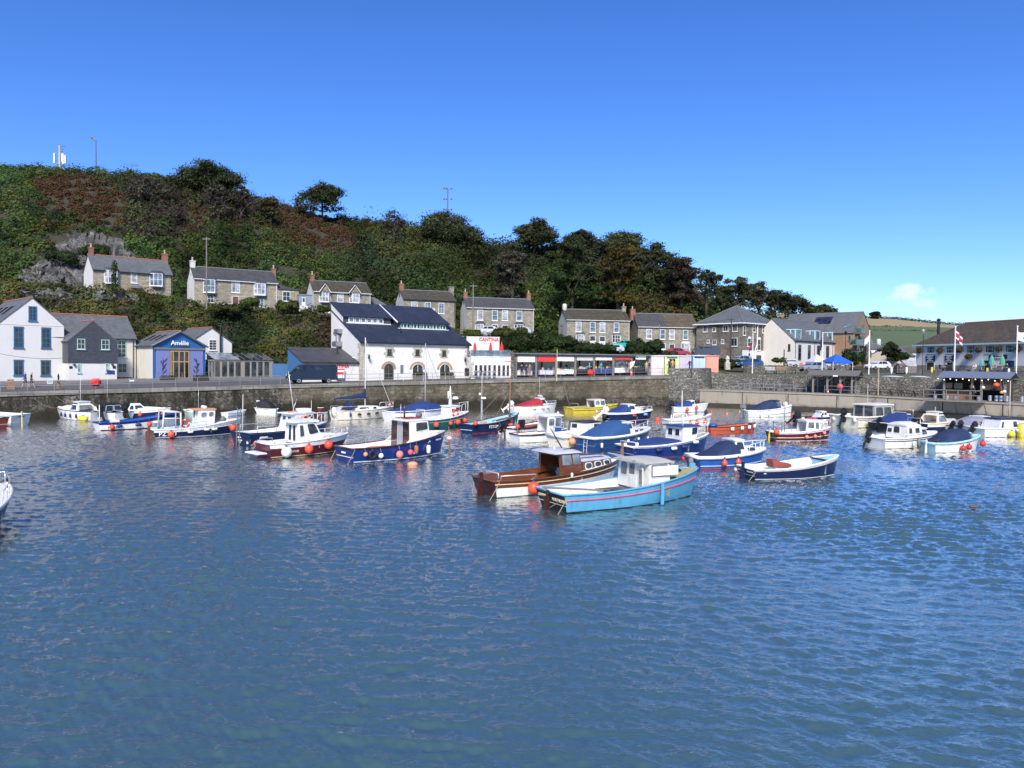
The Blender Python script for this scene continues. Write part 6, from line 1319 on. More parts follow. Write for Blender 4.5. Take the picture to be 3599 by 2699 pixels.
b.rail(.66,.42,.99,ALU,4);b.siderail(.05,.2,.2);b.siderail(.05,.2,.2,1);b.hoop(.6,.5,.5,ALU,.02,'roof_rack');MB().tube([(b.X(.50),-.5,2.2),(b.X(.58),-.5,2.6),(b.X(.58),.5,2.6),(b.X(.50),.5,2.2)],.02,5).build('roof_rack',ALU,b.T);b.mast(.6,2.35,3.4,.014,FRW,'aerial')
MB().bbox(b.X(1.05),b.X(1.12),-.09,.09,b.fb-.06,b.fb+.04,.02).build('anchor_roller',FRW,b.T)
b.text(.27,.40,'ARVOR',.20,CRL)
b.fend(.15,'ball',FWH,'large off white ball float at the stern quarter of the maroon motor boat',.32,.45);b.fend(.43,'ball',FO,'orange ball float amidships on the maroon motor boat',.27,.52);b.fend(.70,'ball',FO,'orange ball float near the bow of the maroon motor boat',.27,.62);b.fend(.02,'ball',FO,'orange ball float at the far stern corner of the maroon motor boat',.16,.85,-b.nr)
e=b.world((-b.L/2-.8,b.B*.3,-.1));b.mooring(.03,e,'blue rope hanging at the stern of the maroon motor boat',1,.03)
b=Boat('navy workboat with tall white wheelhouse and an orange lifebuoy, behind the maroon boat',(888,1567),(1135,1540),.40,.125,.18,.06,.9,name='work_boat')
b.hull(NAV,NAV,BW,NAV,BW,NAV,.05,.94,.35,.66,BW,.045,(.0,.05,BW))
b.cabin(.52,.80,.74,.62,.72,2.02,BW,.10,.22,.92,((.30,.60,.62,.88),(.70,.94,.62,.9)),((.06,.47,.6,.9),(.53,.94,.6,.9)),((.16,.36,.52,.84),(.50,.70,.52,.84)),False,BW,(.15,.35,.06),.07,BGL,BW,.95,cam=.05)
MB().box(b.X(.68),b.X(.8),-.4,.4,2.12,2.36).build('roof_locker',FRW,b.T);b.mast(.62,2.0,5.1,.04,ALU,'mast',-.5);b.mast(.60,2.1,3.1,.02,ALU,'mast_strut',.35);MB().tube([(b.X(.5),-.45,2.16),(b.X(.62),-.4,2.16)],.06,6).build('rolled_flag',FPE,b.T)
b.siderail(.08,.28,.45);b.siderail(.3,.48,.4);b.siderail(.1,.3,.45,1);b.rail(.82,.75,.99,FRW,3);b.text(.14,.66,'#5.5',.11)
b.lifering(.665,-.74*b.B/2*.95-.06,1.62,'orange lifebuoy on the side of the navy workboat wheelhouse',90,.27,1,FPE)
for y in(-.6,.1):a=b.pt(0,.3,1);MB().bbox(a.x-.08,a.x-.01,y*b.B/2-.1,y*b.B/2+.1,.12,.3,.03).build('exhaust_fitting',FWH,b.T)
b.ttext(.1,.62,'#3',.14);b.ttext(.1,.38,'#3.5',.14)
a=b.world((-b.L/2-.28,b.B*.06,-.3));T_=thing('boat_ladder','tall grey timber ladder standing against the stern of the navy workboat','ladder',a,b.rz)
for y in(-.19,.19):MB().tube([(0,y,0),(.12,y,2.85)],.03,6).build('stile',WOODG,T_)
for i in range(10):MB().tube([(.01+.012*i,-.19,.25+i*.27),(.01+.012*i,.19,.25+i*.27)],.02,5).build('rung',WOODG,T_)
a=b.world((-b.L/2+.15,b.B*.1,.6));tag(MB().tube([a,a+Vector((.05,0,2.9))],[.035,.02],6).build('stern_pole',FWH),'white pole rising from the stern of the navy workboat','pole')
b=Boat('navy fishing boat with big white letters, white gantry and orange roofed wheelhouse',(552,1542),(820,1526),.38,.11,.21,.10,.8,name='fishing_boat')
b.hull(NAV,NAV,BW,VARN,LBI,BW,.05,.78,.3,.66,BW,.045,(.0,.06,BW),(.72,BW,.03))
b.cabin(.50,.72,.72,.60,.75,2.05,BW,-.08,.12,1.0,((.16,.48,.56,.84),(.62,.90,.54,.84)),((.05,.47,.5,.9),(.53,.95,.5,.9)),((.2,.45,.5,.9),),False,FPE,(.08,.42,.08),.06,BGLL,BW,.95,cam=.02,rnd=.3)
MB().tube([(b.X(.08),-.8,.6),(b.X(.1),-.72,2.0),(b.X(.1),.72,2.0),(b.X(.08),.8,.6)],.06,6).tube([(b.X(.30),-.8,.6),(b.X(.30),-.72,1.9),(b.X(.30),.72,1.9),(b.X(.30),.8,.6)],.06,6).tube([(b.X(.1),-.72,2.0),(b.X(.30),-.72,1.9)],.06,6).tube([(b.X(.1),.72,2.0),(b.X(.30),.72,1.9)],.06,6).tube([(b.X(.1),-.75,1.5),(b.X(.30),-.75,1.45)],.04,6).build('gantry',FWH,b.T,True)
for y in(-.4,.0,.4):MB().ball((b.X(.62),y,2.22),.13,8,6).build('stowed_float',FWH,b.T,True)
b.mast(.55,2.05,3.6,.018,ALU,'aerial');b.rudder(VARN,.2,.07,.3);b.siderail(.4,.6,.35);MB().bbox(b.X(.82),b.X(.9),-.25,.25,1.0,1.45,.12).build('anchor_winch',LEAD,b.T,True)
b.text(.14,.5,'PZ150',.46);b.text(.93,.62,'PZ150',.3)
b.lifering(.36,-.62,1.05,'white and red lifebuoy in the navy boat with the white gantry',90,.28,1,LIFE)
for q,k,m,r,t,lb in((.17,'ball',FO,.24,.5,'orange ball float over the big white registration letters'),(.40,'flat',FWH,.1,.62,'white fender left of two more on the navy boat with big letters'),(.60,'flat',FWH,.1,.68,'white fender in the middle of the navy boat with big letters'),(.70,'flat',FWH,.1,.62,'white fender foremost on the navy boat with big letters'),(.93,'ball',FO,.26,.5,'orange ball float at the bow of the navy boat with big letters')):b.fend(q,k,m,lb,r,t)
b=Boat('low white open boat with blue gunwale, faint registration letters and a white stern post',(358,1514),(610,1499),.36,.10,.20,.08,.8,name='open_boat')
b.hull(BW,NAV,ROY,BW,MBL,ROY,.05,.72,.25,.80,ROY,.05,(.0,.05,REDP))
b.mast(.02,.3,2.1,.05,FWH,'stern_post');MB().bbox(b.X(.15),b.X(.26),-.4,.1,.5,.82,.05).build('console',BW,b.T);MB().bbox(b.X(.3),b.X(.5),-.5,.3,.4,.62,.04).build('fishing_crates',BLK,b.T)
b.text(.16,.38,'PZ200',.34,GREY)
for q,k,m,r,t,lb in((.13,'ball',FO,.2,.5,'orange float at the stern of the white and blue open boat'),(.22,'flat',FN,.12,.55,'blue sausage fender near the stern of the white and blue open boat'),(.46,'flat',FN,.12,.55,'blue sausage fender amidships on the white and blue open boat'),(.6,'ball',FO,.2,.5,'orange float further forward on the white and blue open boat'),(.70,'flat',FWH,.13,.6,'cream sausage fender near the bow of the white and blue open boat')):b.fend(q,k,m,lb,r,t)
b=Boat('small white cabin boat with navy fenders, leftmost of three by the algae streaked wall',(316,1481),(212,1470),.44,.15,.19,.05,.86)
b.hull(BW,BW,BW,BW,BW,NAV,.03,.8,.35,.60,BW,.03,(.0,.06,NAV));b.loft('cuddy_deck',[(.5,b.B*.40,b.zs(.5),b.zs(.5)+.45),(.7,b.B*.34,b.zs(.7),b.zs(.7)+.4),(.96,.15,b.zs(.96),b.zs(.96)+.05)],BW,.55)
b.screen(.30,.62,.84,b.zs(.5),1.5,.5,BW,BGL,.45,((.1,.9,.12,.88),),.68);b.outboard(25,.2,1.25);b.cabin(.38,.52,.5,.46,1.46,1.7,BW,.1,.1,.9,((.05,.95,.2,.8),),name='roof_box');b.mast(.48,1.7,4.0,.018,FWH,'aerial')
for i,q in enumerate((.28,.42,.56,.70)):b.fend(q,'long',FN,'navy fender, %s of four on the leftmost small cabin boat'%('rearmost','second from stern','third from stern','foremost')[i],.09,.5)
b.fend(.02,'flat',FY,'yellow buoy between the stern of the leftmost cabin boat and the black topped one',.26,.35,1,.4)
b=Boat('small white cabin boat with black canopy and black outboard motor by the left wall',(402,1479),(322,1469),.46,.15,.20,.05,.86)
b.hull(BW,BW,BW,BW,BW,NAV,.03,.8,.35,.62,BW,.03,(.0,.05,NAV));b.loft('cuddy_deck',[(.5,b.B*.40,b.zs(.5),b.zs(.5)+.4),(.75,b.B*.3,b.zs(.75),b.zs(.75)+.36),(.96,.15,b.zs(.96),b.zs(.96)+.05)],BW,.6)
b.cabin(.30,.66,.84,.66,b.zs(.5),1.46,CVK,.35,.1,.82,((.62,.95,.2,.8),),((.05,.95,.2,.85),),((.08,.46,.12,.85),(.54,.92,.12,.85)),False,CVK,(.02,.05,.02),.06,BGL,BW,name='canopy',cam=.1);b.outboard(35,0,1.3);b.mast(.5,1.9,5.2,.02,CRL,'mast');MB().slab([(b.X(.5),0,4.4),(b.X(.2),.2,4.35),(b.X(.2),.2,4.75),(b.X(.5),0,4.8)],.02).build('pennant',FN,b.T);b.fend(.5,'long',FN,'navy fender on the small boat with black canopy',.09,.5)
b=Boat('small speedboat with navy hull and white raked cabin, third from left by the wall',(418,1473),(535,1470),.40,.17,.24,.10,.86,L=4.3)
b.hull(NAV,NAV,BW,NAV,BW,BW,.03,.72,.35,.56,BW,.03);b.loft('cuddy_deck',[(.40,b.B*.38,b.zs(.4),b.zs(.4)+.4),(.6,b.B*.36,b.zs(.6),b.zs(.6)+.36),(.98,.1,b.zs(.98),b.zs(.98)+.04)],BW,.6)
b.cabin(.18,.62,.76,.66,b.zs(.3)+.05,1.42,BW,.7,.3,.74,((.08,.3,.2,.82),(.4,.93,.2,.85)),((.05,.48,.2,.9),(.52,.95,.2,.9)),(),False,BW,(.0,.05,.0),.04,BGL,BW);b.outboard(40,0,1.2);b.fend(.45,'ball',FO,'orange float on the navy hull of the small speedboat',.19,.55);b.fend(.9,'ball',FO,'orange float at the bow of the small speedboat',.2,.45);b.fend(.82,'flat',FN,'navy fender beside the bow float of the small speedboat',.14,.4)
def little(label,ps,pb,top,cover=None,boot=None,extra=None,B=.42,inner=None,name='dinghy',fs=.12,fb=.18,cat='dinghy',band=None):
 b=Boat(label,ps,pb,B,fs,fb,.06,.82,cat,name,'small boats moored under the quay wall');b.hull(top,boot or top,band or top,top,inner or BW,BW,.03,.75,.2,.82,inner or BW,.035)
 if cover:b.cover(.04,.86,cover[1],cover[0])
 if extra=='motor':b.outboard(30,0,1.0)
 if extra=='cabin':b.cabin(.45,.68,.75,.65,b.zs(.5),b.zs(.5)+.8,BW,.35,.05,.85,((.1,.9,.2,.85),),roof=BW)
 if extra=='pole':b.mast(.6,.3,4.5,.025,FWH)
 return b
little('mint green small boat tucked behind the white gantry',(712,1466),(650,1460),MINT,None,None,'motor',.4)
little('small white and blue boat between the orange roofed wheelhouse and the timber ladder',(803,1463),(860,1457),BW,None,MBL,None,.42,LBI,band=BW)
b=little('white cuddy boat with rounded black canvas top close to the wall',(966,1454),(866,1450),BW,None,None,'motor',.38,fs=.13,fb=.2);b.cabin(.5,.8,.8,.6,b.zs(.6),b.zs(.6)+.75,BW,.5,.1,.8,((.3,.95,.2,.85),));b.cover(.12,.56,((0,.15),(.3,.8),(.7,1.0),(1,.95)),CVK,.05,'black_hood',.8)
b.fend(.98,'ball',FRD,'red float at the bow of the black topped cuddy boat by the wall',.18,.3)
little('pale blue dinghy with black cover lying along the wall',(1005,1447),(925,1441),LBI,(CVK,((0,.0),(.1,.3),(.4,.42),(.7,.05),(1,.02))),LBI,None,.36)
little('dinghy under a peaked beige canvas cover by the wall',(1060,1448),(990,1443),MAR,(CVE,((0,.25),(.3,.55),(.55,1.1),(.8,.8),(1,.1))),MAR,'motor',.38)
little('red and white clinker dinghy under the wall',(1120,1447),(1066,1441),REDP,None,BW,None,.4,BW,band=REDP)
little('grey blue dinghy with white lower hull next to the red and white dinghy',(1176,1446),(1126,1440),BW,None,BW,None,.4,MBL,band=DBL)
little('long white canoe like dinghy nearest the cream yacht stern',(1222,1440),(1150,1434),BW,None,NAV,None,.3,BW)
little('white sailing dinghy with bare mast behind the cream yacht bow',(1500-115,1440),(1500-52,1434),BCRM,(CVG,((0,.05),(.5,.3),(1,.03))),None,'pole')
little('cream sailing dinghy with leaning mast right of the blue tarpaulin',(1466,1440),(1510,1434),BW,None,None,'pole')
little('grey white sailing dinghy under the wall behind the green boat',(1540,1434),(1590,1428),BW,(FWH,((0,.05),(.5,.2),(1,.05))),None,'pole')
b=Boat('cream sailing yacht with navy boom cover and tall bare mast',(1190,1477),(1372,1466),.34,.13,.17,.06,.66,name='sailing_yacht',cat='yacht')
b.hull(BCRM,BLK,BCRM,BCRM,BW,BCRM,.03,.9,.5,.30,BW,.035,aftdeck=.06)
b.loft('coachroof',[(.30,b.B*.30,b.zs(.3),b.zs(.3)+.42),(.5,b.B*.31,b.zs(.5),b.zs(.5)+.42),(.72,b.B*.24,b.zs(.72),b.zs(.72)+.3),(.80,b.B*.16,b.zs(.8),b.zs(.8)+.04)],BW,.5)
zc=b.zs(.5)
for f0,f1 in((.36,.54),(.60,.68)):
 for sd in(-1,1):MB().slab([(b.X(f0),sd*b.B*.312,zc+.12),(b.X(f1),sd*b.B*.29,zc+.12),(b.X(f1)-.12,sd*b.B*.29,zc+.28),(b.X(f0)+.12,sd*b.B*.312,zc+.28)],.02*sd*-1).build('cabin_window',BGL,b.T)
b.loft('spray_hood',[(.20,b.B*.3,zc,zc+.75),(.27,b.B*.31,zc+.2,zc+.85),(.34,b.B*.29,zc+.3,zc+.5)],CVN,.8);b.mast(.53,zc+.3,zc+7.4,.065,FWH);MB().tube([(b.X(.53),0,zc+1.25),(b.X(.02),0,zc+1.1)],[.12,.06],7).build('boom',FWH,b.T)
b.loft('boom_cover',[(.0,.08,zc+1.1,zc+1.25),(.3,.14,zc+1.12,zc+1.5),(.48,.16,zc+1.15,zc+1.75),(.54,.1,zc+1.1,zc+2.4)],CVN,.9)
for sd in(-1,1):b.stay((b.X(.53),0,zc+7.1),b.sheer(.48,sd,.05));MB().tube([(b.X(.53),0,zc+4.2),(b.X(.53),sd*.75,zc+4.2)],.025,5).build('spreader',FWH,b.T)
b.stay((b.X(.53),0,zc+7.2),(b.X(1.02),0,b.fb),.02,'forestay',FWH);b.stay((b.X(.53),0,zc+7.2),(b.X(0),0,b.fs));b.rail(.85,.5,.99,ALU,2);b.siderail(.02,.3,.45);b.siderail(.02,.3,.45,1);MB().bbox(b.X(0)-.22,b.X(0)+.04,-.35,.35,.3,b.fs+.35,.08).build('tender_seat',BW,b.T,True)
for q,m,k,lb in((.18,FN,'long','navy upright fender at the stern of the cream yacht'),(.32,FBL,'flat','black flat fender, rearmost of four on the cream yacht'),(.48,FBL,'flat','black flat fender, second of four on the cream yacht'),(.64,FBL,'flat','black flat fender, third of four on the cream yacht'),(.80,FBL,'flat','black flat fender, foremost of four on the cream yacht')):b.fend(q,k,m,lb,.1,.6)
b.fend(.86,'ball',FPE,'peach float on the foredeck edge of the cream yacht',.17,1.3)
b=Boat('sailing boat under a tent of bright blue tarpaulin with a tall bare mast',(1382,1482),(1575,1470),.36,.13,.16,.05,.7,name='sailing_boat',cat='sailing boat')
b.hull(BW,NAV,BW,BW,BW,BW,.04,.8,.3,.8,BW);b.cover(.02,.96,((0,.05),(.25,.4),(.5,.82),(.62,.86),(.8,.5),(1,.25)),CVB,.1,'tarpaulin',1.0,.03);b.mast(.60,.9,7.8,.065,ALU);MB().tube([(b.X(.6),-.7,5.2),(b.X(.6),.7,5.2)],.02,5).build('spreader',ALU,b.T)
for sd in(-1,1):b.stay((b.X(.6),0,7.7),b.sheer(.55,sd,.05))
b.stay((b.X(.6),0,7.7),(b.X(1),0,b.fb),.014,'forestay')
b=Boat('dark green fishing boat with small white wheelhouse and red lifebuoy',(1490,1509),(1636,1496),.36,.14,.24,.06,.8,name='fishing_boat')
b.hull(GRN,GRN,GRN,GRN,BW,BW,.05,.8,.4,.62,BW,.05,rub=(.7,GREY,.03))
b.cabin(.56,.78,.66,.58,.8,1.88,BW,.02,.04,.96,((.14,.34,.55,.8),(.55,.95,.55,.88)),((.05,.47,.5,.9),(.53,.95,.5,.9)),(),False,BW,(.1,.12,.05),.07,BGL,BW,1.1,cam=.04)
MB().lathe([(.18,0),(.14,.5),(.08,1.5),(.02,1.8)],(b.X(.66),0,1.95),8).bbox(b.X(.66)-.3,b.X(.66)-.1,-.1,.1,2.55,3.25,.04).tube([(b.X(.66),0,3.05),(b.X(.66)+.5,0,3.05)],.03,5).build('radar_mast',FWH,b.T,True);MB().lathe([(.28,0),(.3,.1),(.2,.25)],(b.X(.72)+.3,0,2.5),12).build('radar_dome',FWH,b.T,True)
b.rail(.8,.9,.99,FWH,2);b.siderail(.3,.5,.4);b.hoop(.04,.9,.7,FWH);b.lifering(.665,-.62*b.B/2-.08,1.32,'red lifebuoy on the wheelhouse of the dark green boat',90,.32)
for q,r,lb in((.20,.24,'orange float rearmost of four on the dark green hull'),(.50,.19,'orange float second from stern on the dark green hull'),(.66,.26,'largest orange float on the dark green hull'),(.86,.22,'orange float nearest the bow of the dark green hull')):b.fend(q,'ball',FO,lb,r,.5)
b=Boat('navy lugger with pale blue interior, brown mast and white registration letters',(1662,1524),(1812,1508),.36,.12,.24,.06,.7,name='lugger',cat='sailing boat')
b.hull(NAV,REDP,NAV,NAV,LBI,VARD,.045,.92,.25,.88,LBI,.05);b.text(.36,.62,'PZ1128',.34);b.mast(.86,.4,4.7,.075,TEAK,'mast',.1);b.mast(.875,4.2,5.4,.04,FWH,'mast_head',.0);b.mast(.14,.5,.95,.09,NAV,'stern_post');b.stay((b.X(.88),0,4.2),(b.X(.2),.4,.9),.018,'sheet',WOODG);b.stay((b.X(.88),0,3.6),(b.X(.45),-.3,.7),.018,'sheet',WOODG)
for f in(.3,.5,.68):MB().bbox(b.X(f),b.X(f)+.2,-.8*b.B/2,.8*b.B/2,.55,.6,.01).build('thwart',LBI,b.T)
MB().tube([(b.X(.5),-.5,.9),(b.X(.98),-.2,1.15)],.05,6).tube([(b.X(.45),-.3,.9),(b.X(1.0),.1,1.2)],.04,6).build('stowed_spar',TEAK,b.T);MB().torus((b.X(.36),.2,.8),.2,.09).build('rope_coil',FPE,b.T,True)
for q,m,r,t,lb in((.03,FO,.19,1.2,'orange float on the stern of the navy lugger'),(.46,FP,.2,.38,'pink float beside the white letters of the navy lugger'),(.72,FO,.2,.45,'upper orange float near the mast of the navy lugger'),(.77,FO,.2,.15,'lower orange float touching the water by the navy lugger')):b.fend(q,'ball',m,lb,r,t)
b=Boat('white boat with sloping dark red canvas cover, by itself before the squared stone wall',(1812,1455),(1948,1450),.38,.15,.20,.05,.84)
b.hull(BW,BW,BW,BW,BW,GREY,.03,.82,.3,.62,BW,.03);b.cabin(.60,.80,.76,.6,b.zs(.6),b.zs(.6)+.76,BW,.62,.0,.86,((.2,.9,.25,.85),),((.06,.94,.2,.85),),roof=BW);b.cover(.14,.63,((0,.08),(.5,.52),(.8,.76),(1,.75)),CVR,.05);b.outboard(55,.1,1.2,FWH);b.rail(.72,.3,.98,ALU,2);b.hoop(.66,1.05,.5,FWH,.03,'radar_arch');MB().bbox(b.X(.62),b.X(.67),-.3,.3,1.95,2.12,.04).build('radar_dome',FWH,b.T);b.mast(.64,2.1,4.3,.016,FWH,'aerial')
for q,i in((.42,0),(.62,1),(.76,2)):b.fend(q,'flat',FWH,'white fender, %s of three on the red covered boat'%('rearmost','middle','foremost')[i],.1,.72)
b=Boat('white open boat with maroon sternpost and rails and a rolled orange sail',(1812,1541),(1960,1522),.36,.12,.19,.05,.84,name='open_boat')
b.hull(BW,REDP,VARD,BW,BW,VARD,.045,.88,.25,.85,BW,.06);b.rudder(VARD,.2,.05,.12);MB().tube([(b.X(.25),-.5,.82),(b.X(.55),-.45,.85)],.14,8).build('rolled_sail',CVO,b.T,True);b.outboard(70,.3,.9);MB().bbox(b.X(.3),b.X(.4),.3,.6,.5,1.3,.05,0).build('spare_motor',BLK,b.T)
b.fend(.02,'ball',FO,'orange float on the stern rail of the boat with maroon sternpost',.18,1.25);b.fend(.08,'ball',FPE,'peach float beside the maroon sternpost',.17,.5)
b=Boat('white boat with arched open shelter and blue windscreen frame',(1832,1557),(1988,1546),.44,.13,.20,.05,.82)
b.hull(BW,GRB,BW,BW,BW,VARD,.03,.94,.3,.7,BW,.05,rub=(.86,VARD,.02));b.cabin(.52,.82,.80,.68,.72,1.9,BW,-.05,.1,.94,((.06,.44,.42,.86),(.52,.93,.36,.9)),((.06,.47,.35,.9),(.53,.94,.35,.9)),(),True,BW,(.12,.3,.06),.08,BGLL,BW,cam=.1,rnd=.2)
F_=b.quadbox(b.X(.52),b.X(.82),.8*b.B/2,.68*b.B/2,.72,1.9,-.05,.1,.94);facewin(b.cab,F_['s'],(.50,.98,.02,.96),MBL,MBL,.005,'blue_panel',.001,0,.008);facewin(b.cab,F_['s'],(.56,.94,.42,.88),BGLL,FWH,.03,'window',.03)
MB().torus((b.X(.74),-.2,1.2),.22,.03,Matrix.Rotation(R(70),3,'Y'),18,6).build('helm_wheel',GREY,b.T);b.fend(.55,'drop',FPE,'peach teardrop float amidships on the white boat with the arched shelter',.18,.4);b.mast(.03,.4,1.1,.04,LEAD,'outboard_bracket');b.rail(.8,.5,.99,ALU,3)
b=Boat('cream white cabin boat with teal waterline, square transom and brown edged wheelhouse',(1994,1576),(2125,1558),.46,.17,.22,.05,.9)
b.hull(BCRM,TEALB,BW,BCRM,BW,BW,.04,.86,.4,.66,BW,.15);b.cabin(.42,.80,.76,.66,.8,1.68,BW,.25,.06,.92,((.5,.92,.45,.88),),((.05,.47,.4,.88),(.53,.95,.4,.88)),((.08,.42,.52,.86),),False,VARD,(.05,.08,.05),.04,BGL,BW,cam=.08);b.hoop(.05,.55,.7);b.ttext(0,.5,'#6',.035,MBL);b.fend(.06,'ball',FPE,'large peach float at the stern corner of the teal bottomed cabin boat',.25,.62);b.rail(.82,.4,.99,ALU,2)
b=Boat('bright yellow fishing launch with a white framed open shelter',(2018,1454),(2165,1448),.36,.095,.145,.04,.86)
b.hull(YEL,YEL,YEL,YEL,WOODG,YEL,.04,.8,.3,.74,YEL,.05,rub=(.55,BLK,.03));b.cabin(.46,.70,.76,.66,.62,1.55,BCRM,.2,-.1,.9,((.06,.44,.4,.9),(.54,.95,.35,.9)),((.06,.47,.35,.9),(.53,.94,.35,.9)),(),True,BCRM,(.05,.05,.04),.05,BGLL,BCRM,cam=.06);b.rail(.72,.55,.99,WOODG,2);b.mast(.02,.5,3.4,.03,WOODG,'fishing_rod',-.9);b.hoop(.1,.5,.8,GREY)
b.fend(.45,'long',FWH,'white fender on the yellow boat',.09,.35);b.fend(.56,'ball',FPE,'peach float on the yellow boat',.16,.25)
b=Boat('navy hulled white cabin boat with bright blue canvas over its cockpit',(2147,1483),(2282,1478),.42,.16,.22,.06,.86)
b.hull(NAV,REDP,NAV,NAV,BW,BW,.03,.9,.3,.6,BW,.12);b.cabin(.42,.62,.78,.7,b.zs(.45)-.05,b.zs(.45)+.84,BW,.25,.0,.9,((.1,.88,.48,.9),),((.05,.47,.45,.9),(.53,.95,.45,.9)),roof=BW);b.loft('cuddy_deck',[(.60,b.B*.36,b.zs(.6),b.zs(.6)+.5),(.8,b.B*.27,b.zs(.8),b.zs(.8)+.4),(.97,.1,b.zs(.97),b.zs(.97)+.06)],BW,.6);b.cover(.04,.45,((0,.1),(.5,.52),(.85,.8),(1,.8)),CVB,.06);b.outboard(55,.2,1.3,FWH);b.rail(.74,.4,.99,ALU,2);b.fend(.52,'flat',FRD,'red sausage fender on the navy hull with blue canvas',.11,.72);b.fend(.80,'flat',pm('light_blue_float',(.15,.45,.7),.5),'light blue sausage fender near the bow of the navy hull',.11,.72);MB().bbox(b.X(.0)-.5,b.X(0)-.1,-.4,.1,.2,.8,.08).build('spare_motor',BLK,b.T,True)
s2=b;x=b.X(.8);MB().slab([(x-.35,-b.B*.285,b.zs(.8)+.12),(x+.3,-b.B*.25,b.zs(.8)+.12),(x+.2,-b.B*.235,b.zs(.8)+.3),(x-.3,-b.B*.27,b.zs(.8)+.3)],.03).build('cabin_window',BGL,b.T)
b=Boat('blue cabin boat with bird streaked blue canvas and a stern ladder',(2095,1586),(2268,1563),.40,.14,.20,.06,.88)
b.hull(DBL,DBL,BW,DBL,BW,BW,.05,.86,.35,.62,BW,.10,rub=(.5,DBL,.03));b.cabin(.48,.66,.78,.7,b.zs(.5)-.05,1.76,BW,.22,.0,.86,((.3,.88,.55,.92),),((.05,.47,.5,.9),(.53,.95,.5,.9)),roof=BW);b.cabin(.66,.90,.66,.36,b.zs(.7)-.05,1.28,BW,.1,0,.92,((.06,.42,.30,.84),(.55,.92,.30,.84)),(),roof=BW,name='trunk_cabin',ro=(.02,.0,.02),rth=.03);b.cover(.05,.52,((0,.05),(.35,.55),(.75,.98),(1,.98)),CVS,.06,'canvas_cover',.8,.02);b.rail(.70,.62,.99,ALU,3)
a=b.sheer(0,1);mb=MB()
for y in(-.42,-.12):mb.tube([(a.x-.03,y,.75),(a.x-.1,y,-.15)],.02,5)
for z in(.05,.3,.55):mb.tube([(a.x-.08,-.42,z),(a.x-.08,-.12,z)],.016,5)
mb.build('boarding_ladder',ALU,b.T)
for q,r,t,lb in((.08,.085,.45,'white fender rearmost on the blue boat with streaked canvas'),(.48,.085,.55,'white fender under the wheelhouse of the blue boat with streaked canvas'),(.68,.085,.55,'white fender forward on the blue boat with streaked canvas'),(.97,.085,.4,'white fender hanging at the bow of the blue boat with streaked canvas')):b.fend(q,'long',FWH,lb,r,t)
b=Boat('long low blue boat with tall white wheelhouse forward and flat blue cover aft',(2232,1614),(2472,1591),.34,.115,.20,.06,.8,name='fishing_boat')
b.hull(ROY,REDP,BW,ROY,BW,BW,.05,.86,.3,.66,DECK,.06,rub=(.55,ROY,.025));b.cover(.12,.56,((0,.06),(.1,.24),(.9,.26),(1,.1)),CVB,.04,'flat_cover',.35,.008);b.cabin(.60,.80,.74,.64,.75,1.88,BW,-.12,.03,1.0,((.60,.95,.45,.92),),((.05,.47,.45,.92),(.53,.95,.45,.92)),((.16,.40,.48,.84),(.58,.80,.48,.84)),False,DBL,(.14,.22,.08),.07,BGL,BW,1.0,cam=.04,rnd=.02)
for y in(-.4,.35):b.mast(.66 if y<0 else .61,1.9,2.6,.06,FWH,'roof_post',0,y)
b.rail(.82,.8,.985,FWH,2);b.rudder(TEAK,.2,.06,.2);b.hoop(.02,.25,.8,FWH)
for q,m,t,lb in((.26,FN,.7,'blue fender rearmost on the low blue boat'),(.44,FWH,.7,'white fender amidships on the low blue boat'),(.58,FN,.7,'blue fender under the wheelhouse of the low blue boat'),(.74,FWH,.85,'white fender forward on the low blue boat')):b.fend(q,'flat',m,lb,.11,t)
b.fend(.03,'long',FWH,'pair of white fenders at the stern of the low blue boat',.09,1.15)
b=Boat('white open boat with short mast and posts behind the blue roofed wheelhouse',(2356,1502),(2486,1497),.36,.14,.24,.05,.8,name='open_boat',L=4.8)
b.hull(BW,REDP,BW,BW,BW,BW,.04,.8,.25,.86,BW,.04,rub=(.82,BLK,.02));b.mast(.35,.3,3.4,.05,FWH);b.mast(.1,.3,1.3,.07,FWH,'gallows_post',0,-.4);b.mast(.38,.3,1.25,.07,FWH,'gallows_post',0,-.6);MB().bbox(b.X(.88),b.X(.95),-.15,.15,b.zs(.9),b.zs(.9)+.5,.1).build('winch',BLK,b.T,True)
for q,r,lb in((.42,.16,'orange float rearmost of three on the white open boat behind the blue wheelhouse roof'),(.58,.2,'middle orange float on the white open boat behind the blue wheelhouse roof'),(.80,.2,'foremost orange float on the white open boat behind the blue wheelhouse roof')):b.fend(q,'ball',FO,lb,r,.55)
b=Boat('small white boat with blue cover and black outboard below the rock ledges',(2372,1449),(2478,1447),.36,.14,.24,.10,.84)
b.hull(BW,BLK,BW,BW,BW,BW,.03,.9,.3,.66,BW,.03);b.cabin(.50,.66,.72,.62,b.zs(.55),b.zs(.55)+.62,BW,.3,0,.88,((.2,.88,.4,.88),),roof=BW);b.cover(.06,.52,((0,.15),(.3,.5),(.7,.64),(1,.62)),CVB,.04);b.outboard(35,0,1.3);b.fend(.34,'ball',FO,'orange float rearmost on the small blue covered boat',.21,.5);b.fend(.62,'ball',FO,'orange float forward on the small blue covered boat',.21,.7)
b=Boat('orange brown clinker rowing gig with paired white fenders',(2500,1524),(2650,1517),.30,.105,.155,.03,.5,name='rowing_gig',cat='rowing boat')
b.hull(ORG,ORG,ORG,ORG,ORG,BLK,.035,.9,.25,.9,ORG,.03,rub=(.5,VARD,.012))
for f in(.25,.42,.58,.75):MB().bbox(b.X(f),b.X(f)+.18,-.8*b.B/2,.8*b.B/2,.36,.4,.01).build('thwart',ORG,b.T)
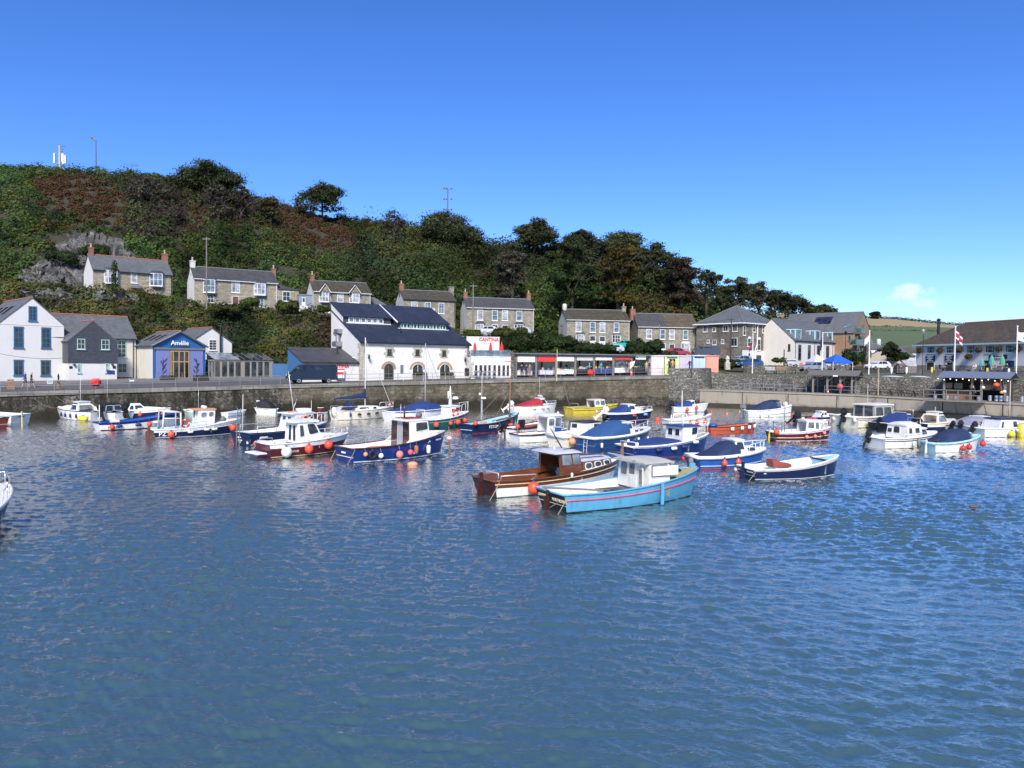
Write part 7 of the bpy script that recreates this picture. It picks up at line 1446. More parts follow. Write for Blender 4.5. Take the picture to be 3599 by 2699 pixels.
MB().bbox(b.X(.03),b.X(.15),-.3,.3,.5,.85,.1).build('blue_bag',MBL,b.T,True)
for i,q in enumerate((.36,.58,.76,.92)):
 for k in(0,.035):b.fend(q+k,'long',FWH,'%s white fender of the %s pair on the orange brown gig'%(('left','right')[k>0],('rearmost','second','third','foremost')[i]),.075,.72)
b=Boat('blue cabin boat with large dark navy canvas and thick white gunwale',(2468,1651),(2672,1637),.42,.15,.23,.06,.88)
b.hull(MBL,REDP,BW,MBL,BW,BW,.06,.84,.35,.6,BW,.11,rub=(.3,FWH,.02));b.cabin(.52,.70,.74,.66,b.zs(.55)-.05,1.58,BW,.28,.0,.86,((.15,.9,.42,.9),),((.05,.47,.4,.9),(.53,.95,.4,.9)),roof=BW);b.loft('cuddy_deck',[(.66,b.B*.34,b.zs(.66),b.zs(.66)+.45),(.82,b.B*.25,b.zs(.82),b.zs(.82)+.34),(.97,.1,b.zs(.97),b.zs(.97)+.05)],BW,.6);x=b.X(.78);MB().slab([(x-.3,-b.B*.30,b.zs(.78)+.12),(x+.25,-b.B*.265,b.zs(.78)+.12),(x+.2,-b.B*.25,b.zs(.78)+.28),(x-.3,-b.B*.285,b.zs(.78)+.28)],.03).build('cabin_window',BGL,b.T)
b.cover(.10,.56,((0,.05),(.4,.42),(.75,.80),(1,.72)),CVN,.05,'canvas_cover',.8,.02);b.rail(.72,.5,.99,FWH,3);MB().bbox(b.X(1.02),b.X(1.08),-.08,.08,b.fb,b.fb+.08,.02).build('anchor_roller',FWH,b.T);MB().bbox(b.X(0)-.35,b.X(0)-.06,-.2,.15,.1,.62,.06).build('outboard_motor',LEAD,b.T,True);b.hoop(.6,.0,.3)
b.fend(.30,'drop',FO,'orange teardrop float, rear one on the blue boat with navy canvas',.17,.55);b.fend(.50,'drop',FO,'orange teardrop float, forward one on the blue boat with navy canvas',.17,.55);b.fend(0,'ball',FO,'orange float at the far stern corner of the blue boat with navy canvas',.14,.7,-b.nr)
b=Boat('white boat with black canvas tent and dark outboard, alone before the concrete quay',(2634,1466),(2778,1464),.36,.13,.24,.03,.84)
b.hull(BW,BLK,BW,BW,BW,BW,.03,.9,.3,.66,BW,.06,stripe=(.3,.07,DBL));b.cabin(.58,.74,.76,.62,b.zs(.6),b.zs(.6)+.9,CVN,.35,0,.88,((.2,.88,.3,.9),),((.05,.95,.3,.9),),roof=CVN,gl=BGLL);b.cover(.06,.62,((0,.1),(.4,.68),(.7,1.02),(1,.98)),CVN,.06,'canvas_tent',.85,.02);b.outboard(15,0,1.3,LEAD);MB().ball((b.X(.9),.2,b.zs(.9)+.25),.28,10,7).build('stowed_float',FWH,b.T,True)
for q,i in((.24,0),(.42,1),(.80,2)):b.fend(q,'long',FWH,'white fender, %s of three on the boat with black canvas tent'%('rearmost','middle','foremost')[i],.085,.4)
b=Boat('small maroon boat with white open shelter, yellow stripe and yellow rudder',(2732,1552),(2908,1548),.42,.15,.23,.05,.84)
b.hull(MAR,MAR,BW,MAR,BW,BW,.045,.82,.25,.78,BW,.05,(.0,.05,BW),(.42,CRL,.03));b.cabin(.52,.80,.80,.66,.64,1.58,BW,.1,.1,.92,((.10,.54,.42,.92),(.66,.92,.36,.9)),((.06,.47,.35,.9),(.53,.94,.35,.9)),(),True,BW,(.08,.1,.05),.06,BGLL,BW,cam=.07);b.rudder(YEL,.25,.07,.1);b.mast(.22,.3,3.2,.035,WOODG);b.hoop(.1,.7,.8,WOODG);b.hoop(.26,.65,.8,RED);MB().tube([(b.X(.02),-.5,1.3),(b.X(.3),-.5,1.3)],.03,5).build('stern_rail',WOODG,b.T);b.loft('roof_raft',[(.62,.1,1.68,1.72),(.66,.35,1.68,1.82),(.76,.3,1.68,1.8),(.8,.08,1.68,1.72)],LIFE,.8);b.rail(.84,.6,.99,ALU,2)
b.fend(0,'ball',FO,'orange float on the stern of the small maroon boat',.22,1.1)
for i,q in enumerate((.50,.66,.84)):b.fend(q,'ball',FP,'pink float, %s of three on the small maroon boat'%('rearmost','middle','foremost')[i],.14,.5 if i<2 else .7)
b=Boat('low white speedboat with outboard and yellow topped motor behind the maroon shelter boat',(2822,1489),(2966,1487),.38,.11,.16,.10,.86)
b.hull(BW,NAV,BW,BW,BW,NAV,.03,.9,.3,.55,BW,.10);b.loft('cuddy_deck',[(.45,b.B*.38,b.zs(.45),b.zs(.45)+.4),(.7,b.B*.33,b.zs(.7),b.zs(.7)+.36),(.97,.1,b.zs(.97),b.zs(.97)+.04)],BW,.6);b.cabin(.36,.62,.74,.66,b.zs(.4),b.zs(.4)+.6,BW,.45,.45,.8,((.1,.42,.2,.85),(.52,.92,.2,.85)),((.05,.95,.2,.9),),roof=BW);b.outboard(50,.2,1.3);b.outboard(10,-.3,1.0);b.fend(.58,'ball',FO,'orange float amidships on the low white speedboat',.2,.5);b.fend(.96,'ball',FRD,'red float at the bow of the low white speedboat',.22,.5);b.fend(.0,'ball',FY,'yellow float at the stern of the low white speedboat',.2,.9,None,.1)
b=Boat('cream motor boat with dark glazed wheelhouse and big black outboard facing the viewer',(3022,1504),(3122,1494),.62,.16,.21,.05,.9)
b.hull(BCRM,BLK,BCRM,BCRM,BW,BCRM,.04,.8,.4,.66,BCRM,.10,rub=(.75,NAV,.025));b.cabin(.42,.86,.66,.6,.8,2.1,GREY,.12,.02,.94,((.08,.46,.12,.86),(.54,.94,.12,.86)),((.05,.95,.4,.9),),((.08,.46,.1,.92),(.54,.92,.1,.92)),False,BCRM,(.25,.2,.08),.10,BGL,GREY,cam=.08);b.outboard(25,-.1,1.35);b.rail(.84,.5,.99,ALU,2);b.mast(.5,2.15,4.2,.018,FWH,'aerial');a=b.sheer(0,1)
for y in(-.32,.32):MB().bbox(a.x-.1,a.x+.25,y*b.B-.18,y*b.B+.18,.5,1.0,.08).build('stern_quarter',BCRM,b.T,True)
b=Boat('boat with sloping blue cover and tilted black outboard behind the white pilot house',(3140,1512),(3203,1503),.62,.13,.2,.05,.9)
b.hull(BW,BLK,BW,BLK,BW,BW,.03,.9,.3,.7,BW,.03);b.cover(.06,.66,((0,.1),(.4,.5),(.8,.78),(1,.74)),CVB,.05,'canvas_cover',.85,.02);b.screen(.58,.8,.7,b.zs(.6),b.zs(.6)+.7,.3,BW,BGLL);b.outboard(48,.1,1.0);MB().bbox(b.X(.55),b.X(.62),-.6,.6,1.5,1.6,.03).build('cover_bar',GREY,b.T);b.hoop(.8,1.0,.7)
b=Boat('white pilot house motor boat with navy line and a raised outboard at its stern',(3116,1578),(3278,1566),.44,.13,.19,.05,.88)
b.hull(BW,BLK,BW,BW,BW,BW,.04,.8,.4,.62,BW,.06,rub=(.74,NAV,.03));b.cabin(.36,.62,.82,.76,.66,1.62,BW,.0,.05,.86,((.12,.34,.42,.82),(.56,.86,.42,.82)),(),((.06,.26,.42,.72),(.36,.64,.42,.9)),False,BW,(.0,.06,.04),.05,BGL,BW,cam=.16,name='pilot_house');b.cabin(.62,.78,.76,.66,.74,1.38,BW,.3,0,.86,((.1,.85,.35,.9),),((.05,.47,.35,.9),(.53,.95,.35,.9)),roof=BW,name='fore_cabin');b.outboard(28,.35,.95);b.siderail(.28,.64,.3);b.hoop(.02,.3,.6);b.hoop(.66,1.25,.5,ALU,.02,'light_hoop')
MB().bbox(b.X(0)-.15,b.X(0)+.35,b.B*.1,b.B*.42,.5,.95,.08).build('stern_quarter',BW,b.T,True);b.fend(.42,'long',FWH,'white fender rearmost on the pilot house boat',.1,.45);b.fend(.56,'ball',FB,'rusty brown ball float on the pilot house boat',.28,.3);b.fend(.70,'long',FWH,'white fender forward on the pilot house boat',.1,.4)
b=Boat('white boat with navy canvas hood and pale blue trim',(3292,1592),(3415,1584),.44,.15,.26,.07,.86,L=4.2)
b.hull(BW,TEALB,BW,LBI,BW,LBI,.035,.9,.3,.74,LBI,.09);b.cover(.10,.70,((0,.08),(.3,.6),(.6,.82),(.95,.78),(1,.66)),CVN,.08,'canvas_hood',.7,.02);b.screen(.66,.82,.72,b.zs(.7),b.zs(.7)+.52,.12,LBI,BGLL);b.rudder(FWH,.25,.07,.1);b.hoop(.02,.0,.5);MB().bbox(b.X(0)-.3,b.X(0)-.06,.5,.8,.2,.95,.08).build('outboard_motor',LEAD,b.T,True);MB().tube([(b.X(.05),-.2,.75),(b.X(.3),-.3,1.0)],.035,5).build('tiller',VARN,b.T)
b.fend(.48,'ball',FRD,'red float, rear one of a pair on the white boat with navy hood',.19,.45);b.fend(.62,'ball',FRD,'red float, forward one of a pair on the white boat with navy hood',.19,.5);b.fend(1.0,'ball',FRD,'red float hanging off the bow of the white boat with navy hood',.2,.5,None,.25)
b=Boat('cream sports boat with navy hull and plexiglass windscreen below the smokehouse',(3262,1523),(3368,1514),.46,.19,.24,.06,.88,L=4.6)
b.hull(NAV,NAV,BCRM,NAV,BCRM,BCRM,.04,.62,.4,.6,BCRM,.05);b.screen(.30,.66,.8,b.zs(.4),b.zs(.4)+.72,.4,BCRM,BGLL,.35,((.08,.92,.12,.88),),.72);b.cabin(.40,.56,.5,.46,1.56,1.8,BCRM,.12,.12,.9,((.05,.95,.2,.8),),name='roof_box');b.outboard(50,.2,1.1);b.outboard(35,-.4,.8);b.mast(.5,1.8,2.3,.02,FWH,'aerial')
b=Boat('white boat with silver grey canvas cover and black outboard below the stained concrete',(3402,1528),(3482,1520),.56,.15,.2,.05,.88)
b.hull(BW,NAV,BW,BW,BW,NAV,.03,.85,.35,.7,BW,.05);b.cover(.06,.66,((0,.1),(.3,.52),(.7,.78),(1,.74)),CVG,.05,'canvas_cover',.7,.02);b.cabin(.62,.8,.74,.62,b.zs(.65),b.zs(.65)+.7,BW,.3,0,.86,((.15,.9,.35,.9),),roof=BW);b.outboard(50,.3,.9);b.outboard(35,-.5,1.0);b.fend(.75,'ball',FPE,'brown red float on the boat with silver grey cover',.24,.4)
b=Boat('white cabin boat with navy roof trim and a striped fender at the right edge',(3466,1537),(3640,1531),.42,.12,.18,.05,.88)
b.hull(BW,NAV,BW,BW,BW,BW,.04,.8,.4,.66,BW,.06);b.cabin(.22,.56,.80,.74,.6,1.48,BW,.1,.3,.88,((.08,.2,.2,.8),(.72,.94,.3,.85)),roof=NAV,ro=(.1,.05,.06),rth=.1);b.cabin(.56,.8,.7,.6,.7,1.25,BW,.35,0,.86,((.08,.9,.25,.85),),roof=BW,name='fore_cabin');b.outboard(48,0,1.0);b.mast(.55,1.5,4.8,.03,FWH);b.fend(.36,'ball',FY,'yellow ball float on the rightmost white cabin boat',.26,.4)
p=b.world((b.X(.62),-b.B/2-.15,.62));T_=thing('striped_fender','long black and white striped fender on the rightmost white cabin boat','fender',p,b.rz);MB().tube([(-1.1+.2*i,0,0)for i in range(12)],.12,8).build('float',FWH,T_,True)
for i in range(5):MB().tube([(-.95+i*.45,0,0),(-.8+i*.45,0,0)],.123,8).build('band',FN,T_)
b=Boat('white clinker boat with cream sternpost, cut off by the left edge',(34,1499),(-150,1490),.40,.15,.2,.05,.84,name='open_boat')
b.hull(BW,BW,BW,BOLD,BW,BW,.04,.88,.3,.8,BW,.05);b.rudder(CRL,.3,.07,.1);b.siderail(.2,.6,.3);b.ttext(0,.82,'#5',.13,LEAD);b.fend(.16,'long',FWH,'white fender on the boat cut by the left edge',.16,.42);b.fend(.40,'ball',FO,'orange float on the boat cut by the left edge',.2,.6)
b=Boat('orange hulled boat showing only its stern at the left edge',(-38,1509),(-190,1500),.4,.16,.2,.05,.84,name='open_boat')
b.hull(gel('bright_orange',(.50,.08,.03)),BLK,None,None,BW,BLK,.04,.85,.3,.8)
b=Boat('navy boat showing only its bow with anchor and rail at the left edge',(-420,1985),(-8,1822),.34,.13,.185,.10,.84,name='motor_boat')
b.hull(NAV,NAV,BW,NAV,BW,BW,.05,.86,.4,.6,BW,.05);b.rail(.62,.42,.985,ALU,4,.025);MB().bbox(b.X(1.02),b.X(1.12),-.1,.1,b.fb-.08,b.fb+.06,.03).build('anchor_roller',FWH,b.T);MB().bbox(b.X(1.07),b.X(1.16),-.06,.06,b.fb+.03,b.fb+.12,.03).tube([(b.X(1.1),0,b.fb+.08),(b.X(1.02),0,b.fb+.1)],.04,6).tube([(b.X(1.13),-.22,b.fb-.06),(b.X(1.16),0,b.fb+.04),(b.X(1.13),.22,b.fb-.06)],[.03,.07,.03],6).build('anchor',WOODG,b.T,True)
def buoy(u,v,r,mat,label,shape='ball'):
 p=onz(u,v,0);t=thing('mooring_buoy',label,'buoy',(p.x,p.y,r*.45),0,'mooring buoys on the water');mb=MB().ball((0,0,0),r,16,10)if shape=='ball' else MB().ball((0,0,-.05),r,16,10,0,(1.5,1,.8));mb.build('float',mat,t,True);MB().lathe([(r*.25,r*.9),(r*.2,r*1.2),(.01,r*1.25)],(0,0,0),8).build('eye',FN,t)
buoy(1450,1634,.2,FPE,'peach half sunk buoy beside the royal blue boat','flat');buoy(2311,1478,.26,FO,'large orange buoy on open water right of the blue canvas boat');buoy(2500,1445,.14,FO,'small orange buoy off the bow of the small blue covered boat');buoy(2555,1456,.15,FP,'small pink buoy alone on open water above the gig');buoy(2787,1463,.2,FO,'orange and white buoy off the bow of the black tented boat');buoy(1961,1452,.14,FWH,'small white buoy off the bow of the red covered boat');buoy(3408,1589,.1,FWH,'tiny white buoy at the waterline of the white boat with navy hood');buoy(2600,1402+45,.12,FPE,'tiny peach buoy near the concrete quay')
p=onz(3592,1538,0);t=thing('mooring_buoy','yellow drum shaped buoy at the right edge','buoy',(p.x,p.y,.2));MB().lathe([(.3,-.3),(.38,-.1),(.36,.9),(.2,1.0)],(0,0,0),12).build('drum',YEL,t,True)
p=onz(1693,1448,0);t=thing('channel_post','thin grey post with a white fitting standing in the water before the wall','post',(p.x,p.y,-.2));MB().tube([(0,0,0),(0,0,1.6)],.12,8).build('post',GREY,t);MB().tube([(0,0,1.6),(0,0,4.6)],.025,5).build('aerial',FWH,t);MB().bbox(-.1,.5,-.1,.1,1.75,2.0,.05).bbox(-.35,-.1,-.08,.08,2.2,2.5,.05).build('fitting',FWH,t)
p=onz(3424,1788,0);t=thing('duck','small brown duck swimming alone on the open water','duck',(p.x,p.y,.03),R(170),None,.95)
mb=MB();rows=[(-.28,.02,.10,.13),(-.2,.06,.06,.12),(-.08,.10,.0,.13),(.06,.11,-.02,.13),(.16,.08,.0,.12),(.2,.045,.06,.14),(.215,.035,.12,.2),(.23,.042,.17,.25),(.27,.04,.17,.245),(.31,.015,.185,.215)]
P=[]
for x,hw,z0,z1 in rows:P.append([(x,hw*math.cos(a),(z0+z1)/2+(z1-z0)/2*math.sin(a))for a in[2*math.pi*i/10 for i in range(11)]])
mb.grid(P,lambda i,j:1 if i<1 else 0);mb.poly(P[0][:-1]);mb.poly(P[-1][:-1][::-1]);mb.build('body',[pm('duck_brown',(.12,.085,.055),.8,.4,30),pm('duck_tail',(.03,.026,.022),.8)],t,True);MB().bbox(.31,.36,-.018,.018,.185,.205,.008).build('bill',pm('duck_bill',(.35,.25,.06),.5),t)
def gz(u,v,Y):return at(u,v,Y)
def railing(P,label,h=1.0,step=2.2,mat=None,bars=2,name='railing'):
 D=dense(P,step);o0=D[0];t=thing(name,label,'railing',o0);D=[p-o0 for p in D]
 for p in D:MB().tube([p,p+Vector((0,0,h))],.032,6).build('post',mat or STEEL,t)
 for k in range(bars):
  z=h-k*h*.48;MB().tube([p+Vector((0,0,z))for p in D],.026,6).build('rail',mat or STEEL,t)
 return t
O9=offs(Q,.95)
railing([O9[0],O9[1],O9[2]],'grey steel railing along the quay edge from the left edge to the dark van',1.0)
railing([O9[2].lerp(O9[3],.28),O9[3],O9[4]],'grey steel railing along the quay edge in front of the white stone building and market')
B=Bld('market_shelter','long open timber market shelter with seven stall bays, white and red awnings',1808,1323,107.5,15,2288,'market stall')
w=B.w;zr=zat(1808,1244,107.5)-B.A.z;px_=[B.hit(u,1290)[0]for u in(1813,1884,1953,2021,2087,2154,2219,2286)];dp=3.4
MW=w;fl=lambda x:.68*x/MW+.02
MB().slab([(-.3,-.6,zr),(w+.1,-.6,zr),(w+.1,dp+.2,zr+.12),(-.3,dp+.2,zr+.12)],.1).build('roof',LEAD,B.T)
MB().box(-.1,w,-.12,.04,zr-.28,zr-.02).build('front_beam',WOODG,B.T)
for x in px_:
 MB().box(x-.13,x+.13,-.13,.1,fl(x)-.5,zr-.281).build('post',WOODG,B.T);MB().box(x-.06,x+.06,.11,dp,zr-.5,zr-.3).build('cross_beam',DKWOOD,B.T)
MB().box(-.2,w,dp-.1,dp,-.3,zr-.02).build('back_wall',WHITE,B.T);MB().box(-.2,-.1,0,dp,-.3,zr-.02).build('end_wall',DKWOOD,B.T)
for i in range(7):MB().box((px_[i]+px_[i+1])/2+.3,(px_[i]+px_[i+1])/2+.5,dp-.3,dp-.101,0,zr-.1).build('back_post',DKWOOD,B.T)
for i,(m_,hgt)in enumerate([(FRW,.8),(RED,.72),(FRW,.62),(pm('grey_awning',(.45,.46,.46),.8),.5),(FRW,.42),(RED,.3)]):
 a,b=px_[i]+.2,px_[i+1]-.2;MB().slab([(a,-.16,zr-.3-hgt),(b,-.16,zr-.3-hgt),(b,-.10,zr-.29),(a,-.10,zr-.29)],.02).build('awning',m_,B.T)
x0,z0=B.hit(2234,1263,-.2);x1,z1=B.hit(2270,1250,-.2);bn=MB().slab([(x0,-.2,z0),(x1,-.22,z0),(x1,-.2,z1),(x0,-.2,z1)],.015).build('banner',FRW,B.T);MB().ball((x0+.25,-.225,(z0+z1)/2),.1,10,6,0,(1,.2,1)).build('banner_badge',LEAD,bn)
x0,z0=B.hit(2215,1290,-.3);MB().slab([(x0,-.3,z0-.3),(x0+.5,-.4,z0+.3),(x0+.75,-.3,z0+.9),(x0,-.25,z0+.7)],.02).build('loose_sheet',FRW,B.T)
MK=B
def mkpos(u,y):x=B_.hit(u,1300,y)[0];return B_.A+B_.t*x+B_.n*y+Vector((0,0,fl(x)))
B_=MK
CLB=pm('blue_cloth',(.03,.06,.25),.8,.15);CLL=pm('lilac_cloth',(.55,.53,.68),.8,.06);CLW=pm('white_cloth',(.72,.71,.69),.8,.06);CLK=pm('black_cloth',(.02,.02,.024),.8)
GOOD=[pm('goods_'+str(i),c,.7,.3,6)for i,c in enumerate([(.45,.3,.15),(.5,.48,.42),(.35,.08,.06),(.08,.2,.1),(.1,.12,.3),(.55,.4,.1)])]
def table(u,y,wid,cloth,label,goods=6,seed=0,hgt=.76):
 p=mkpos(u,y);t=thing('market_table',label,'table',p,B_.a,'tables under the market shelter');rg=random.Random(seed);hw=wid/2
 n=14;top=[(-hw+wid*i/n,-.36+.03*math.sin(i*2.3),.04+.06*abs(math.sin(i*1.3)))for i in range(n+1)]
 mb=MB().grid([[q for q in top],[(q[0],-.38,hgt)for q in top],[(q[0],.38,hgt)for q in top]],0);mb.quad((-hw,.38,.1),(-hw,-.36,.1),(-hw,-.38,hgt),(-hw,.38,hgt)).quad((hw,-.36,.1),(hw,.38,.1),(hw,.38,hgt),(hw,-.38,hgt));mb.build('tablecloth',cloth,t)
 MB().box(-hw+.02,hw-.02,-.36,.36,hgt-.03,hgt-.004).build('tabletop',DKWOOD,t)
 for sx in(-1,1):MB().tube([(sx*(hw-.1),0,0),(sx*(hw-.1),0,hgt-.03)],.03,5).build('leg',DKWOOD,t)
 for i in range(goods):
  gx=-hw+.15+(wid-.3)*(i+.5)/goods+rg.uniform(-.04,.04);s=rg.uniform(.08,.17);q=p+Vector((math.cos(B_.a)*gx,math.sin(B_.a)*gx,hgt+.002));gt=tag(MB().bbox(-s,s,-s*.8,s*.8,0,s*rg.uniform(1.2,2.6),.02).build(rg.choice(['goods_box','goods_basket','goods_jar']),rg.choice(GOOD)),'small craft goods set out on a market table','goods','goods on the market tables');gt.location=q;gt.rotation_euler.z=B_.a+rg.uniform(-.4,.4)
TBL=[(1842,.9,2.2,CLW,'white market table under the first white awning',5),(1918,.6,2.0,CLL,'lilac cloth market table under the red awning',2),(1966,.5,1.7,CLW,'white cloth table by the third post',5),(2002,.6,1.8,CLW,'second white cloth table beyond the third post',4),(2050,.9,2.2,CLK,'black cloth table under the grey awning',6),(2107,.6,2.0,CLB,'blue cloth table below the fifth awning, left one',3),(2140,.6,1.5,CLB,'blue cloth table below the fifth awning, right one',2),(2180,.7,2.2,CLW,'white table full of framed prints',4),(2245,.7,2.8,CLK,'long black cloth table under the hanging banner',7)]
for i,a in enumerate(TBL):table(*a,seed=i)
rg=random.Random(3)
p=mkpos(2180,1.3);t=thing('print_stand','stand covered in white framed prints under the narrow red awning','display',p,B_.a);MB().box(-1.2,1.2,0,.06,.7,2.0).build('board',GREY,t)
for i in range(14):x,z=rg.uniform(-1.1,1.1),rg.uniform(.85,1.85);MB().box(x-.16,x+.16,-.04-.003*i,-.001,z-.13,z+.13).build('framed_print',FRW,t)
HUTC=[('pinkish white',(.66,.58,.58)),('pale yellow green',(.55,.60,.30)),('lilac',(.50,.45,.62)),('pale blue',(.42,.55,.78)),('coral pink',(.72,.30,.23))]
for i,(u0,u1,vb_,vt_)in enumerate(((2289,2333,1309,1252),(2336,2387,1305,1252),(2388,2430,1304,1252),(2436,2479,1300,1251),(2482,2525,1299,1251))):
 nm,c=HUTC[i];Bh=Bld('beach_hut','%s painted hut %s'%(nm,('next to the market shelter','with open front and two customers','between the yellow and blue huts','with a dark name board','at the right end of the row')[i]),u0,vb_,112+i*.55,14,u1,'hut','pastel huts beside the market');w=Bh.w;h=zat(u0,vt_,112+i*.55)-Bh.A.z
 m_=pm('hut_'+nm.replace(' ','_'),c,.7,.05,2);mb=MB()
 if i==1:mb.box(0,w*.28,0,.06,-.4,h).box(w*.72,w,0,.06,-.4,h).box(w*.28,w*.72,0,.06,h*.83,h).box(0,.06,.06,2.2,-.4,h).box(w-.06,w,.06,2.2,-.4,h).box(.06,w-.06,2.1,2.2,-.4,h)
 else:mb.box(0,w,0,2.2,-.4,h)
 mb.build('wall',m_,Bh.T);MB().slab([(-.08,-.12,h),(w+.08,-.12,h),(w+.08,2.3,h+.12),(-.08,2.3,h+.12)],.07).build('roof',FRW if i<4 else m_,Bh.T)
 if i!=1:
  d=MB().box(w*.2,w*.495,-.04,-.003,.08,h*.84).box(w*.505,w*.8,-.04,-.003,.08,h*.84).build('double_door',m_,Bh.T);MB().box(w*.46,w*.48,-.07,-.041,h*.4,h*.46).build('handle',STEEL,d)
 else:
  MB().box(w*.28,w*.72,.3,.9,-.2,h*.38).build('counter',DKWOOD,Bh.T);MB().box(w*.15,w*.85,-.05,-.003,h*.88,h*.95).build('name_board',GRN,Bh.T);MB().box(w*.8,w*.92,-.04,-.003,h*.45,h*.65).build('notice',FRW,Bh.T);MB().box(w*.08,w*.24,-.04,-.003,h*.5,h*.75).build('notice',FRW,Bh.T)
 if i==3:MB().box(w*.1,w*.9,-.05,-.003,h*.86,h*.96).build('name_board',NAVY,Bh.T)
 if i==2:MB().box(w*.25,w*.75,-.05,-.003,h*.88,h*.93).build('name_board',CRL,Bh.T)
SKIN=pm('skin',(.50,.30,.21),.55,.08,8);SHOE=pm('shoes',(.06,.055,.05),.7);HAIR={k:pm('hair_'+k,c,.7,.2,9)for k,c in(('dark',(.03,.022,.016)),('grey',(.35,.34,.32)),('fair',(.30,.2,.1)))}
def fig_mesh(pose):
 J={'hip':(0,0,.92,.135),'wst':(0,.0,1.06,.12),'chs':(.0,0,1.30,.155),'nek':(.01,0,1.47,.055),'hed':(.03,0,1.60,.10),'top':(.015,0,1.69,.085),'nos':(.135,0,1.60,.018)}
 sw={'walk':.26,'stand':.03,'reach':.05,'sit':0}[pose]
 for s,q in((1,'l'),(-1,'r')):
  f=s*sw
  if pose=='sit':J.update({'th'+q:(.06,s*.10,.90,.09),'kn'+q:(.45,s*.12,.88,.065),'an'+q:(.48,s*.12,.50,.045),'to'+q:(.62,s*.13,.46,.04)})
  else:J.update({'th'+q:(0,s*.10,.84,.095),'kn'+q:(f*.55+.02,s*.10,.48,.062),'an'+q:(f*1.15-(.06 if f<0 else 0),s*.10,.09+(.04 if f<-.1 else 0),.042),'to'+q:(f*1.15+.15,s*.11,.04,.038)})
  ar=-f*.7
  el=(.16,s*.27,1.14)if pose in('reach','sit')else(ar*.4-.03,s*.26,1.16);ha=(.40,s*.17,1.12)if pose in('reach','sit')else(ar+.08,s*.26,.92)
  J.update({'sh'+q:(0,s*.175,1.40,.065),'el'+q:(*el,.046),'wr'+q:(*ha,.032),'hd'+q:(ha[0]+.06,ha[1]-s*.01,ha[2]-(.05 if pose=='walk' else .02),.038),'fg'+q:(ha[0]+.10,ha[1]-s*.02,ha[2]-.11 if pose in('walk','stand')else ha[2]-.03,.014),'tb'+q:(ha[0]+.10,ha[1]-s*.06,ha[2]-.03,.012)})
 E=[('hip','wst',1),('wst','chs',1),('chs','nek',1),('nek','hed',0),('hed','top',4),('hed','nos',0)]
 for q in 'lr':E+=[('hip','th'+q,2),('th'+q,'kn'+q,2),('kn'+q,'an'+q,2),('an'+q,'to'+q,3),('chs','sh'+q,1),('sh'+q,'el'+q,1),('el'+q,'wr'+q,5),('wr'+q,'hd'+q,0),('hd'+q,'fg'+q,0),('hd'+q,'tb'+q,0)]
 K=list(J);me=bpy.data.meshes.new('fig');me.from_pydata([J[k][:3]for k in K],[(K.index(a),K.index(b))for a,b,_ in E],[]);o=bpy.data.objects.new('fig',me);COL.objects.link(o)
 md=o.modifiers.new('s','SKIN');md.use_smooth_shade=True
 for i,k in enumerate(K):sv=me.skin_vertices[0].data[i];sv.radius=(J[k][3],)*2;sv.use_root=(k=='hip')
 o.modifiers.new('u','SUBSURF').levels=1;dg=bpy.context.evaluated_depsgraph_get();dg.update();out=bpy.data.meshes.new_from_object(o.evaluated_get(dg));bpy.data.objects.remove(o)
 segs=[(Vector(J[a][:3]),Vector(J[b][:3]),m,(J[a][3]+J[b][3])/2)for a,b,m in E];out.materials.clear()
 for p in out.polygons:
  c=p.center;best=min(segs,key=lambda s_:(lambda t:(c-s_[0].lerp(s_[1],t)).length-s_[3])(max(0,min(1,(c-s_[0]).dot(s_[1]-s_[0])/max(1e-6,(s_[1]-s_[0]).length_squared)))));m=best[2]
  if c.z>1.53 and m in(0,4):m=4 if(c.z>1.655 or c.x<-.03)else 0
  if m==1 and c.z>1.45:m=0
  p.material_index=m
 return out
FIG={k:fig_mesh(k)for k in('walk','stand','reach','sit')};CLO={}
def clo(c):return pm('cloth_'+'_'.join('%d'%(k*100)for k in c),c,.85,.15,6,.3,12)
def person(p,face,pose,top,bot,label,hair='dark',h=1.72,short=False,bare=True):
 me=FIG[pose].copy();t=thing('person',label,'person',p,R(face),'people around the harbour',h/1.72)
 for m in(SKIN,clo(top),clo(bot),SHOE,HAIR[hair],SKIN if bare else clo(top)):me.materials.append(m)
 if short:
  for q in me.polygons:
   if q.material_index==2 and q.center.z<.55:q.material_index=0
 put('body',me,t);return t
quad_=lambda u,Y,dz=0:(lambda x:Vector((x,Y,float(np.interp(x,[q.x for q in Q],[q.z for q in Q]))+dz)))(xat(u,Y))
person(quad_(89,80,.13),200,'walk',(.02,.04,.22),(.015,.015,.02),'man in blue jumper and black shorts walking on the quay','grey',1.80,True,False)
person(quad_(110,80,.13),20,'walk',(.012,.012,.015),(.03,.06,.06),'person in black top and dark shorts walking right, with white shoes','dark',1.74,True)
